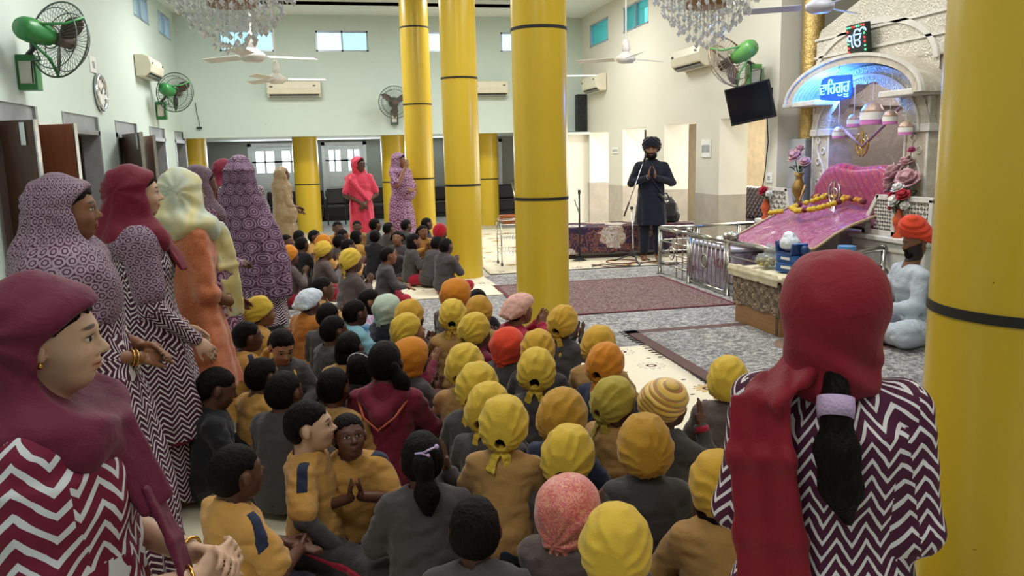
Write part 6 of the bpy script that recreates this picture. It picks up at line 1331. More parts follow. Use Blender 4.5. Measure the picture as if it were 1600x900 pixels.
class Fig:
    def __init__(s, label, base, phi, S, sk, hyaw=0, hpitch=0, tilt=0, el=None, wr=None, h=.009, group=None, hand=None, lean=0, stout=1.0, male=False, cat='person', feet=True, beard=None, hcurl=.3, fing=None, palm=None):
        s.S = S; s.h = h; s.e = thing('person', label, cat, (base[0], base[1], base[2] if len(base) > 2 else .022), -phi, group); s.L = rotx(-lean)
        P = s.P; s.HR = head_R(hyaw, hpitch, tilt); s.H = .22*S if male else .215*S; s.hc = P(0, .02, 1.445); s.st = stout
        w = .172 if male else .145
        s.sh = [P(-w, 0, 1.235), P(w, 0, 1.235)]; s.el = [P(*q) for q in el]; s.wr = [P(*q) for q in wr]; rm = h*.62
        b = [(Ell(P(0, 0, .86), A3(.155, .115, .12)*S), .05), (Ell(P(0, .0, 1.0), A3(.12, .09, .12)*S), .05), (Ell(P(0, 0, 1.15), A3(.14, .095, .14)*S), .05), (Cap(P(-.11, 0, 1.225), P(.11, 0, 1.225), .045*S), .03), (Cap(P(0, -.01, 1.27), s.hc+s.HR @ A3(0, -.02, -.02)*S, .05*S, .052*S), .03)]
        b += head_prims(s.hc, s.HR, s.H)
        for i, sx in enumerate((-1, 1)):
            b += [(Cap(s.sh[i], s.el[i], .046*S*(stout*.5+.5), .036*S*(stout*.4+.6)), .03), (Cap(s.el[i], s.wr[i], .038*S*(stout*.4+.6), .024*S), .02), (Cap(P(sx*.08, 0, .82), P(sx*.085, .01, .44), .08*S, .055*S), .04), (Cap(P(sx*.085, .01, .44), P(sx*.085, -.02, .09), .055*S, .034*S), .02), (Cap(P(sx*.085, -.05, .035), P(sx*.10, .13, .022), .033*S, .024*S), .03), (Ell(P(sx*.098, .10, .025), A3(.042, .06, .022)*S), .02)]
            fd = (fing or [(-sx*.3, .6, .4)]*2)[i] if fing else (-sx*.6, .8, -.1); pn = palm[i] if palm else (-sx*.5, -.2, -.8)
            tv = np.cross(np.array(pn, float), np.array(fd, float))*sx; tv = -tv if False else tv
            b += hand_prims(s.wr[i], s.L @ A3(*fd), s.L @ A3(*pn), s.L @ tv, .17*S, hcurl, rm, thumb_close=.6)
        V, Q = Field(b, h).surf(); np_mesh('body', V, Q, skin_mat(*SK[sk]) if not beard else skin_mat(SK[sk][0]+'_bearded', SK[sk][1], SK[sk][2], beard), s.e, hp=head_hp(V, s.hc, s.HR, s.H), keep='big')
    def P(s, x, y, z):
        q = A3(x, y, z-.85); q = s.L @ q; return ((q+A3(0, 0, .85))*s.S).astype(np.float32)
    def PH(s, x, y, z): return s.hc+s.HR @ (A3(x, y, z)*s.H)
    def hxyz(s, X, Y, Z): return tuple(((X-s.hc[0])*s.HR[0, i]+(Y-s.hc[1])*s.HR[1, i]+(Z-s.hc[2])*s.HR[2, i])/s.H for i in range(3))
    def uv(s, VQ, R=.17, sl=True, cy=0.0):
        C = VQ.mean(1); U = np.zeros(VQ.shape, np.float32)
        th = np.arctan2(C[:, 0], -(C[:, 1]-cy)); t4 = np.arctan2(VQ[..., 0], -(VQ[..., 1]-cy)); t4 = th[:, None]+(t4-th[:, None]+PI) % (2*PI)-PI; U[..., 0] = t4*R; U[..., 1] = VQ[..., 2]
        if sl:
            for i in range(2):
                for (a, b, off) in ((s.sh[i], s.el[i], 0.0), (s.el[i], s.wr[i], .3*s.S)):
                    a = a.astype(float); b = b.astype(float); d = b-a; L = np.linalg.norm(d); d = d/L; t = (C-a) @ d; dist = np.linalg.norm(C-a-np.clip(t, 0, L)[:, None]*d, axis=1)
                    out = np.abs(C[:, 0]) > np.abs(a[0])*.93-.01 if off == 0 else np.ones(len(C), bool); m = (dist < .085*s.S) & (t > -.05) & (t < L+.04) & out & ((t > .02) | (off > 0) | (np.abs(C[:, 0]) > .17*s.S))
                    if off > 0: m &= t > 0
                    x, y, _ = frame(d); q = VQ[m]-a; tt = q @ d; an = np.arctan2(q @ y, q @ x); c0 = np.arctan2((C[m]-a) @ y, (C[m]-a) @ x); an = c0[:, None]+(an-c0[:, None]+PI) % (2*PI)-PI; U[m, :, 0] = an*.06*s.S; U[m, :, 1] = tt+off
        return U
    def piece(s, name, prims, mat, h=None, wr=.004, clip=None, uv=None, sc=(11, 11, 11), off=0, parent=None, fold=None, pre=None):
        F = Field(prims, h or s.h)
        if clip: F.clip(clip, .006)
        F.disp(wrinkle(wr*s.S, sc, len(name)*1.7+s.S*9), .03)
        if fold: F.disp(fold, .04)
        V, Q = F.surf(off); return np_mesh(name, V, Q, mat, parent or s.e, keep='big', uv=uv)
    def kurta(s, mat, hem=.42, sleeve='long', uv=None, secs=None, name='kurta', cuffz=None, fl=.010, p=2.2, nf=7):
        S, st = s.S, s.st; secs = secs or [(hem, 0, 0, .25, .19), (.6, 0, 0, .225, .165), (.8, 0, -.005, .19, .14), (.94, 0, .0, .155, .118), (1.02, 0, .0, .152, .115), (1.12, 0, .005, .168, .125), (1.2, 0, .0, .168, .112), (1.25, 0, 0, .13, .085), (1.285, 0, -.005, .085, .062), (1.31, 0, -.01, .06, .052)]
        se = [(z*S, cx*S, cy*S, rx*S*(st if z < 1.24 else 1), ry*S*(st if z < 1.24 else 1)) for z, cx, cy, rx, ry in secs]
        pr = [(Loft(se, folds(nf, fl*S, s.S*3, hem*S, 1.05*S, .12), p, R=None), .01)]
        if np.abs(s.L-np.eye(3)).max() > 1e-6: pr = [(Loft(se, folds(nf, fl*S, s.S*3, hem*S, 1.05*S, .12), p, R=s.L, o=A3(0, 0, .85*S)-s.L @ A3(0, 0, .85*S)), .01)]
        pr.append((Cap(s.P(-.115, -.005, 1.243), s.P(.115, -.005, 1.243), .055*S), .04))
        for i in range(2):
            if sleeve == 'short': pr.append((Cap(s.sh[i], s.sh[i]*.2+s.el[i]*.8, .06*S*(st*.4+.6), .064*S*(st*.5+.5)), .04))
            else:
                pr.append((Cap(s.sh[i], s.el[i], .058*S*(st*.4+.6), .052*S), .04))
                if sleeve == 'long': pr.append((Cap(s.el[i], s.el[i]*.06+s.wr[i]*.94, .052*S, .038*S), .02))
                else: pr.append((Cap(s.el[i], s.el[i]*.8+s.wr[i]*.2, .052*S, .05*S), .02))
        return s.piece(name, pr, mat, wr=.007, uv=uv)
    def skirt(s, mat, z0=.03, z1=.5, r0=.2, r1=.2, name='skirt', uv=None, n=9, amp=.012, p=2):
        S = s.S; return s.piece(name, [(Loft([(z0*S, 0, 0, r0*S, r0*.78*S), (z1*S, 0, 0, r1*S, r1*.75*S)], folds(n, amp*S, 1, z0*S, z1*S, .5), p), .01)], mat, uv=uv)
    def trousers(s, mat, z1=.6):
        S = s.S; return s.piece('trousers', [(Cap(s.P(sx*.085, 0, .82), s.P(sx*.09, .0, .09), .1*S, .06*S), .02) for sx in (-1, 1)], mat, clip=lambda X, Y, Z: np.maximum(.085*S-Z, Z-z1*S-.3))
    def bun(s, long=False):
        V, Q = hair_short(s.hc, s.HR, s.H, s.h, random.Random(3), 1.03, .06); np_mesh('hair', V, Q, hair_mat(), s.e)
    def veil(s, mat, mode='wrap', tail=None, extra=(), uv=None, wr=.005, face=(0, .50, -.10, .40, .52, .47), big=1.0, low=1.22, back=True):
        H, HR, PH, P, S = s.H, s.HR, s.PH, s.P, s.S
        pr = [(Ell(PH(0, -.09, .13), A3(.43, .53, .46)*H*big, HR), .02), (Cap(PH(0, -.2, .0), P(0, -.06, low+.08), .38*H, .105*S), .08)]
        if back: pr.append((Ell(P(0, -.03, low+.03), A3(.17, .115, .085)*S), .08))
        if mode == 'wrap': pr += [(Cap(PH(.28, -.02, -.2), P(.10, .05, 1.28), .13*H, .05*S), .05), (Cap(PH(-.28, -.02, -.2), P(-.10, .05, 1.28), .13*H, .05*S), .05), (Cap(P(-.11, .06, 1.27), P(.11, .07, 1.24), .05*S, .05*S), .05)]
        pr += list(extra); fx, fy, fz, ra, rb, rc = face
        pr += [(Ell(PH(fx, fy, fz), A3(ra, rb, rc)*H, HR), .012, 'sub'), (Ell(PH(0, .3, -.22), A3(.26, .30, .42)*H, HR), .02, 'sub')]
        def fold(x, y, z):
            a, b, c = s.hxyz(x, y, z); th = np.arctan2(c-.05, b+.5)
            return (H*(.016*np.sin(th*10+a*2.5+1.5*vnoise(a*2, b*2, c*2))+.02*vnoise(a*1.6, b*1.6, c*3.5)*np.clip(-c, .1, 1))).astype(np.float32)
        return s.piece('veil', pr, mat, wr=wr, uv=uv, fold=fold)
    def bangle(s, i, n=2, mat=None):
        d = unit(s.wr[i]-s.el[i])
        for k in range(n): MB().torus(s.wr[i]-d*(.015+.014*k)*s.S, .031*s.S, .0035, d+A3(0, .1*k, 0), 24, 6).build('bangle', mat or m_goldb, s.e, smooth=True)
    def foot_jut(s): pass
def on_ray(px, py, z, yy=None):
    p = atz(px, py, z); return p
# woman at the right, seen from behind
p = ray(1303, 470)*1.50+O3; S = .885
f = Fig('woman in a red veil and plum zigzag kurta standing with her back to the camera', (p[0]-.0, p[1], .022), R_(34), S, 'light', hpitch=-.05, el=[(-.185, -.02, .98), (.185, -.02, .98)], wr=[(-.05, .19, 1.04), (.05, .19, 1.04)], h=.0055, stout=1.08, fing=[(.1, .5, .8), (-.1, .5, .8)], palm=[(1, 0, 0), (-1, 0, 0)])
H, PH, P = f.H, f.PH, f.P
f.kurta(mz_big, hem=.40, uv=lambda q: f.uv(q, .17), fl=.008); f.trousers(m_mar); f.bun()
HR = f.HR
vp = [(Ell(PH(0, -.10, .10), A3(.455, .54, .49)*H, HR), .02), (Cap(PH(0, -.2, -.02), PH(0, -.2, -.60), .43*H, .40*H), .06), (Cap(PH(-.33, -.2, -.62), PH(.36, -.2, -.66), .12*H, .10*H), .06), (Cap(PH(-.3, .15, -.6), PH(.33, .15, -.62), .11*H, .1*H), .06),
      (Ell(PH(0, .62, -.15), A3(.42, .5, .6)*H, HR), .01, 'sub')]
def vf(x, y, z):
    a, b, c = f.hxyz(x, y, z); return (H*(.022*np.sin(c*15+a*7+2*vnoise(a*2, b*2, c*2))*np.clip(-.05-c, 0, .5)*2.6+.014*np.sin(a*9+c*3+vnoise(a*2, b*2, c*2))+.02*vnoise(a*2, b*2, c*2))).astype(np.float32)
f.piece('veil', vp, m_redv, wr=.002, fold=vf)
tp = [P(-.055, -.06, 1.335), P(-.135, -.115, 1.27), P(-.125, -.148, 1.15), P(-.10, -.150, .98), P(-.085, -.165, .8), P(-.08, -.2, .6)]
pr = [(Rib(a, b, A3(1, -.25, .1) if k else A3(.9, .1, .5), .042+.005*k, .047+.005*k, .009), .03) for k, (a, b) in enumerate(zip(tp[:-1], tp[1:]))]
f.piece('veil_tail', pr, m_redv, wr=.003, fold=lambda x, y, z: (.0035*np.sin((x+.1*z)*120+3*vnoise(x*6, y*6, z*4))).astype(np.float32))
br = [PH(.03, -.50, -.52), PH(.05, -.60, -.78), PH(.055, -.68, -.95), PH(.08, -.72, -1.25), PH(.13, -.74, -1.6), PH(.20, -.72, -1.92)]
F = Field([(Cap(a, b, ra, rb), .02) for a, b, ra, rb in zip(br[:-1], br[1:], (.024, .021, .022, .036, .034), (.021, .022, .036, .034, .010))], .0045); F.disp(wrinkle(.0025, (70, 70, 14), 4), .02); V, Q = F.surf(); hp_ = np_mesh('hair_tail', V, Q, hair_mat(), f.e)
MB().tube([br[1], (br[1]+br[2])/2, br[2]], [.032, .033, .031], 18).build('hair_band', M('lilac_hair_band', 'b9a0c4', .7, bump=.5, bs=200), hp_, smooth=True)
# woman at the left edge, in profile
p = ray(62, 525)*1.43+O3; S = .88
f = Fig('woman in a wine veil and crimson zigzag short-sleeved kurta, in profile at the left edge', (p[0], p[1], .022), R_(86), S, 'fair', hyaw=0, hpitch=-.02, el=[(-.19, .04, .97), (.19, .0, .93)], wr=[(-.01, .25, .93), (.07, .26, .91)], h=.0055, stout=1.25, fing=[(.5, .75, .15), (-.45, .8, .25)], palm=[(.5, -.3, -.6), (-.75, -.4, -.2)], hcurl=.6)
f.kurta(mz_red, hem=.40, sleeve='short', uv=lambda q: f.uv(q, .2)); f.trousers(m_mar2); f.bun()
H, PH, P, S = f.H, f.PH, f.P, f.S
tail = [(Rib(P(.03, .12, 1.25), P(.04, .19, 1.08), A3(.5, -.5, .2), .04, .03, .010), .03), (Rib(P(-.04, -.13, 1.28), P(-.04, -.20, .85), A3(1, 0, 0), .13, .17, .012), .06), (Ell(P(.0, .0, 1.275), A3(.165, .14, .045)*S), .05)]
f.piece('veil_end', [(Rib(P(.03, .18, 1.12), P(.05, .22, 1.0), A3(.8, -.1, 0), .03, .025, .007), .01), (Rib(P(.05, .22, 1.0), P(.10, .27, .80), A3(.8, -.1, 0), .025, .03, .007), .01)], m_mar2, wr=.004)
f.veil(m_mar2, tail=True, extra=tail, face=(0, .70, -.20, .95, .84, .54), big=1.08)
MB().ell(PH(.37, -.02, -.18), .006, 10, 8).build('earring', m_goldb, f.e, smooth=True); f.bangle(1, 1); f.bangle(0, 1)
for pts in ([P(.12, -.14, 1.2), P(.15, -.1, 1.14), P(.16, -.06, 1.12)], [P(.06, -.21, 1.02), P(.1, -.2, .96), P(.13, -.17, .92)]): MB().tube(pts, .008, 6).build('gold_border', M('gold_thread', 'b3823a', .4, .6, bump=1, bs=200), f.e, smooth=True)
# woman in the lace-print pallu
p = on_ray(92, 335, 1.44); p = aty(92, 335, 3.05); S = .985
def stand(px, py, y, S, *a, **k):
    q = aty(px, py, y); return Fig(a[0], (q[0], y, .022), R_(a[1]), S, *a[2:], **k)
f = stand(98, 335, 3.05, .985, 'woman in a zigzag saree with a lilac lace-print pallu drawn over her head', 82, 'mid', hyaw=0, el=[(-.18, .02, .97), (.19, .0, .95)], wr=[(-.03, .2, .93), (.06, .2, .90)], h=.0075, stout=1.22)
P, PH, H, S = f.P, f.PH, f.H, f.S; f.bun()
f.kurta(mz_dark, hem=.04, sleeve='elbow', uv=lambda q: f.uv(q, .2), name='saree', secs=[(.04, 0, .0, .26, .24), (.4, 0, 0, .25, .22), (.7, 0, -.01, .225, .19), (.85, 0, -.01, .205, .165), (1.0, 0, 0, .17, .135), (1.12, 0, .005, .175, .13), (1.2, 0, 0, .175, .115), (1.27, 0, 0, .12, .08), (1.31, 0, -.01, .06, .052)], fl=.016, nf=10)
ex = [(Ell(P(.04, -.02, 1.20), A3(.225, .155, .13)*S), .08), (Cap(P(.17, .0, 1.22), P(.235, .02, 1.04), .085*S, .075*S), .06), (Cap(P(-.16, 0, 1.2), P(-.19, -.02, 1.1), .07*S, .06*S), .06), (Ell(P(.05, .10, 1.12), A3(.14, .07, .12)*S), .05)]
f.veil(ml_lilac, extra=ex, uv=lambda q: f.uv(q, .2, False), wr=.006, face=(0, .60, -.12, .7, .60, .5))
#V, Q = Field([(Cap(PH(0, -.05, .2), PH(0, -.0, .25), .40*H, .38*H), .02)], .008).clip(lambda X, Y, Z: (lambda a, b, c: np.maximum(.1+b*.6-c, b-.24)*H)(*f.hxyz(X, Y, Z))).surf(); np_mesh('inner_cap', V, Q, m_mar, f.e)
d = unit(f.wr[1]-f.el[1]); MB().tube([f.el[1]+d*.02, f.el[1]+d*.05], [.062, .058], 20).build('sleeve_border', m_mar, f.e, smooth=True); f.bangle(1)
# woman in the maroon scarf
f = stand(210, 330, 3.85, 1.0, 'woman in a maroon scarf and long plum zigzag kurta with a paisley yoke', 74, 'fair', hyaw=0, el=[(-.18, .0, .96), (.185, .02, .95)], wr=[(-.10, .17, .80), (.14, .19, .78)], h=.008, stout=1.05, fing=[(.3, .8, -.5), (-.1, .7, -.7)], palm=[(.8, -.2, -.3), (-.8, -.3, -.3)])
P, PH, H, S = f.P, f.PH, f.H, f.S; f.bun()
f.kurta(mz_dark, hem=.34, sleeve='long', uv=lambda q: f.uv(q, .2), secs=[(.34, 0, -.02, .27, .25), (.5, 0, -.02, .255, .23), (.7, 0, -.02, .225, .19), (.85, 0, -.01, .19, .155), (.95, 0, 0, .16, .125), (1.04, 0, 0, .155, .12), (1.12, 0, .01, .168, .13), (1.2, 0, .0, .175, .112), (1.25, 0, 0, .16, .09), (1.285, 0, -.005, .10, .065), (1.31, 0, -.01, .06, .052)], fl=.014, nf=9)
f.skirt(mz_dark, .05, .42, .24, .22, 'underskirt', uv=lambda q: f.uv(q, .22, False)); f.skirt(m_mar, .335, .36, .272, .272, 'hem_band', amp=.010, n=9)
f.piece('yoke', [(Cap(f.sh[1]+A3(-.02, 0, .0), f.el[1]*.75+f.sh[1]*.25, .078*S, .070*S), .03), (Ell(P(.06, -.02, 1.22), A3(.125, .13, .07)*S), .05)], ml_lilac, uv=lambda q: f.uv(q, .17), wr=.003)
f.veil(m_mar, extra=[(Rib(P(.03, .11, 1.26), P(.07, .175, 1.10), A3(.6, -.3, 0), .05, .03, .008), .03), (Ell(P(0, -.06, 1.27), A3(.13, .09, .07)*S), .05)], face=(0, .62, -.08, .7, .55, .52), low=1.2)
V, Q = Field([(Cap(PH(0, -.55, -.55), P(0, -.14, 1.12), .045, .035), .03)], .007).disp(wrinkle(.003, (60, 60, 15))).surf(); np_mesh('hair_bunch', V, Q, hair_mat(), f.e); f.bangle(1, 3); f.bangle(0, 2)
# woman in the yellow scarf
f = stand(286, 322, 4.35, .985, 'woman in a pale yellow scarf and orange kurta', 58, 'mid', hyaw=-.1, el=[(-.18, .0, .96), (.18, .0, .94)], wr=[(-.02, .2, .86), (.06, .21, .84)], h=.008, stout=1.05)
P, PH, H, S = f.P, f.PH, f.H, f.S
f.kurta(m_orange, hem=.42, sleeve='elbow', fl=.012); f.trousers(cloth('cream_trousers', 'b39a6c')); f.bun()
f.veil(m_yelv, extra=[(Rib(P(.05, .13, 1.27), P(.10, .17, 1.05), A3(.2, 1, 0), .05, .05, .010), .03), (Rib(P(.10, .17, 1.05), P(.10, .19, .78), A3(.2, 1, 0), .05, .04, .008), .02), (Ell(P(.03, .02, 1.29), A3(.17, .13, .055)*S), .05), (Rib(P(-.02, -.1, 1.28), P(-.03, -.14, 1.0), A3(1, 0, 0), .08, .06, .01), .04)], face=(0, .75, -.1, .45, .5, .5), wr=.007, low=1.24); f.bangle(1, 1)
# darker woman behind the yellow scarf, and the two figures behind the medallion pallu
f = stand(312, 294, 5.6, .99, 'woman in a maroon printed veil whose profile shows behind the yellow scarf', 66, 'dark', el=[(-.22, .0, 1.0), (.22, .02, .98)], wr=[(-.04, .2, .9), (.05, .2, .9)], h=.011)
f.kurta(ml_far, hem=.05, sleeve='long', uv=lambda q: f.uv(q, .2), name='saree'); f.bun(); f.veil(ml_lilac, uv=lambda q: f.uv(q, .2, False), face=(0, .42, -.08, .5, .52, .52))
f = stand(352, 278, 8.7, 1.02, 'figure in a plain maroon veil mostly hidden behind the large medallion pallu', 60, 'mid', el=[(-.22, .0, 1.0), (.22, .02, .98)], wr=[(-.04, .2, .9), (.05, .2, .9)], h=.014)
f.kurta(m_mar, hem=.05, sleeve='long', name='saree'); f.bun(); f.veil(m_mar)
# woman under the big medallion pallu, back view
f = stand(376, 292, 7.9, 1.04, 'woman covered by a large purple medallion-print pallu, seen from behind', 12, 'mid', el=[(-.2, .05, 1.0), (.2, .05, .98)], wr=[(-.04, .2, .95), (.05, .2, .95)], h=.012, stout=1.1)
P, PH, H, S = f.P, f.PH, f.H, f.S; f.bun()
f.kurta(mz_dark, hem=.03, sleeve='long', uv=lambda q: f.uv(q, .25), name='saree', secs=[(.03, 0, 0, .32, .26), (.4, 0, 0, .27, .22), (.85, 0, 0, .2, .16), (1.05, 0, 0, .16, .12), (1.2, 0, 0, .175, .112), (1.31, 0, -.01, .06, .052)], fl=.018, nf=11)
f.piece('pallu', [(Loft([(.30*S, .14*S, -.06*S, .28*S, .22*S), (.6*S, .10*S, -.05*S, .30*S, .21*S), (.9*S, .05*S, -.03*S, .27*S, .19*S), (1.15*S, 0, -.02*S, .215*S, .155*S), (1.28*S, 0, -.02*S, .165*S, .14*S), (1.42*S, 0, -.02*S, .125*S, .135*S)], folds(8, .022*S, 2, .3*S, 1.3*S, .3), 2), .04), (Ell(PH(0, -.09, .10), A3(.47, .58, .50)*H, f.HR), .12), (Ell(PH(0, .62, -.1), A3(.4, .45, .45)*H, f.HR), .02, 'sub')], ml_big, uv=lambda q: f.uv(q, .22, False), wr=.01, sc=(5, 5, 4))
f.piece('pallu_border', [(Rib(P(-.19, -.12, 1.15), P(-.16, -.24, .35), A3(1, .4, 0), .03, .03, .012), .02)], m_mar)
# far women
f = stand(441, 281, 12.2, .94, 'woman wrapped in a tan organza saree with the end over her head', 78, 'dark', el=[(-.21, .03, 1.0), (.21, .04, 1.0)], wr=[(-.03, .2, .93), (.05, .22, .86)], h=.015, stout=1.05)
P, PH, H, S = f.P, f.PH, f.H, f.S; f.bun(); f.kurta(m_tan, hem=.03, sleeve='elbow', name='saree', fl=.02, nf=8); f.veil(m_tan, extra=[(Ell(P(0, -.02, 1.1), A3(.22, .15, .22)*S), .08), (Ell(P(.05, .0, .85), A3(.22, .19, .22)*S), .08)], face=(0, .55, -.08, .5, .52, .52), wr=.01)
f = stand(562, 272, 12.9, 1.02, 'woman in a coral pink saree and glasses with hands clasped in front', 172, 'dark', hyaw=-.75, el=[(-.24, .02, .99), (.24, .02, .99)], wr=[(-.03, .17, .86), (.035, .18, .87)], h=.014, fing=[(.6, .4, -.6), (-.6, .4, -.6)], palm=[(.2, -1, -.1), (-.2, -1, -.1)])
P, PH, H, S = f.P, f.PH, f.H, f.S; f.bun(); f.kurta(m_pink, hem=.03, sleeve='short', name='saree', fl=.012, nf=8, secs=[(.03, 0, 0, .20, .17), (.5, 0, 0, .19, .15), (.85, 0, 0, .175, .14), (1.0, 0, 0, .155, .115), (1.12, 0, .005, .17, .125), (1.2, 0, 0, .175, .112), (1.25, 0, 0, .16, .09), (1.285, 0, -.005, .10, .065), (1.31, 0, -.01, .06, .052)])
f.piece('pallu', [(Rib(P(-.13, .10, .93), P(.14, .09, 1.24), A3(.5, .6, -.6), .07, .05, .03), .04), (Rib(P(.14, .08, 1.26), P(.2, -.1, 1.2), A3(.1, 0, 1), .05, .05, .02), .04), (Rib(P(-.19, -.08, 1.32), P(-.23, -.02, 1.08), A3(.3, 1, 0), .04, .06, .010), .03), (Rib(P(.17, .02, 1.18), P(.16, .06, .7), A3(.3, 1, 0), .04, .05, .012), .03)], m_pink, wr=.006)
f.veil(m_pink, mode='open', face=(0, .45, -.1, .45, .55, .6), extra=[(Rib(PH(-.4, -.2, .0), P(-.2, -.06, 1.12), A3(.3, 1, 0), .06, .09, .012), .04)], back=False)
g = MB()
for sx in (-1, 1): g.torus(PH(.14*sx, .44, .0), .028, .0035, f.HR @ A3(0, 1, 0), 20, 6)
g.tube([PH(-.03, .46, .0), PH(.03, .46, .0)], .003, 5).tube([PH(.26, .42, .01), PH(.36, .0, .02)], .003, 5).tube([PH(-.26, .42, .01), PH(-.36, .0, .02)], .003, 5); g.build('glasses', m_dk, f.e, smooth=True)
f = stand(624, 262, 13.3, 1.05, 'woman in a purple medallion-print saree covering her mouth with one hand', 140, 'mid', hyaw=-.35, hpitch=-.05, el=[(-.2, .1, 1.0), (.19, .14, 1.08)], wr=[(.0, .22, .98), (.04, .17, 1.33)], h=.014, fing=[(.6, .4, .2), (-.35, .1, .9)], palm=[(.2, -1, -.1), (-.3, -1, .1)])
P, PH, H, S = f.P, f.PH, f.H, f.S; f.bun(); f.kurta(ml_far, hem=.03, sleeve='short', name='saree', uv=lambda q: f.uv(q, .2), fl=.014); f.veil(ml_far, uv=lambda q: f.uv(q, .2, False), face=(0, .5, -.08, .46, .55, .55), extra=[(Ell(P(-.03, .02, 1.13), A3(.2, .14, .17)*S), .06), (Ell(P(-.06, .03, .95), A3(.2, .16, .16)*S), .08)])
# man at the microphone
b = atz(1017, 407, 0); S = 1.10
f = Fig('man in a midnight navy kurta and navy turban praying at the microphone', (b[0], b[1], .02), R_(200), S, 'mid', hyaw=.1, el=[(-.265, .04, 1.02), (.265, .04, 1.02)], wr=[(-.045, .20, 1.10), (.045, .20, 1.10)], h=.011, male=True, beard='120e10', fing=[(.15, .25, 1), (-.15, .25, 1)], palm=[(1, .1, 0), (-1, .1, 0)], hcurl=.1, stout=1.05)
P, PH, H, S = f.P, f.PH, f.H, f.S
f.kurta(m_navyk, hem=.47, sleeve='long', fl=.008, secs=[(.47, 0, 0, .205, .15), (.7, 0, 0, .185, .135), (.85, 0, 0, .17, .125), (1.0, 0, 0, .16, .115), (1.14, 0, .0, .185, .125), (1.22, 0, 0, .19, .112), (1.27, 0, 0, .16, .085), (1.30, 0, -.005, .10, .065), (1.335, 0, -.01, .058, .055)])
f.piece('trousers', [(Cap(P(sx*.09, 0, .8), P(sx*.095, 0, .10), .095*S, .062*S), .02) for sx in (-1, 1)], m_navyk, clip=lambda X, Y, Z: np.maximum(.075*S-Z, Z-.8))
V, Q = Field([(Ell(PH(0, -.10, .30), A3(.56, .62, .42)*H, f.HR), .02), (Ell(PH(0, .16, .48), A3(.42, .34, .28)*H, f.HR), .08), (Ell(PH(0, -.25, .1), A3(.42, .34, .3)*H, f.HR), .08)], .009).clip(lambda X, Y, Z: (lambda a, b_, c: (np.where(b_ > -.1, .26+.02*b_-.45*np.abs(a)-c, -.12-c))*H)(*f.hxyz(X, Y, Z)), .008).disp(lambda x, y, z: (lambda a, b_, c: H*.02*np.sin((c+.8*np.abs(a)*np.sign(b_+.3))*30))(*f.hxyz(x, y, z)), .02).surf(); np_mesh('turban', V, Q, m_navyk, f.e, keep='big')
V, Q = Field([(Ell(PH(0, .19, -.36), A3(.26, .22, .17)*H, f.HR), .02), (Ell(PH(.25, .05, -.25), A3(.07, .16, .2)*H, f.HR), .05), (Ell(PH(-.25, .05, -.25), A3(.07, .16, .2)*H, f.HR), .05), (Cap(PH(-.1, .39, -.2), PH(.1, .39, -.2), .035*H), .04), (Ell(PH(0, .30, -.24), A3(.24, .2, .10)*H, f.HR), .03, 'sub')], .008).disp(wrinkle(.003, (50, 50, 40))).surf(); np_mesh('beard', V, Q, hair_mat(), f.e)
V, Q = Field([(Cap(PH(-.11, .40, -.20), PH(.11, .40, -.20), .03*H), .01)], .004).surf(); np_mesh('moustache', V, Q, hair_mat(), f.e)
MB().tube([P(-.10, .14, .88), P(-.16, .10, .80)], [.022, .022], 12).build('kirpan_grip', m_dk, f.e, smooth=True); MB().tube([P(-.16, .10, .80), P(-.195, .06, .76), P(-.215, .02, .78)], [.017, .016, .012], 10).build('kirpan_sheath', m_steel, f.e, smooth=True)
MB().tube([P(.12, .06, 1.26), P(-.02, .15, 1.05), P(-.14, .12, .88)], .008, 6).build('sash', M('dark_strap', '24263a', .7), f.e, smooth=True); MB().torus(f.wr[1], .036, .004, unit(f.wr[1]-f.el[1])).build('steel_bangle', m_steel, f.e, smooth=True)
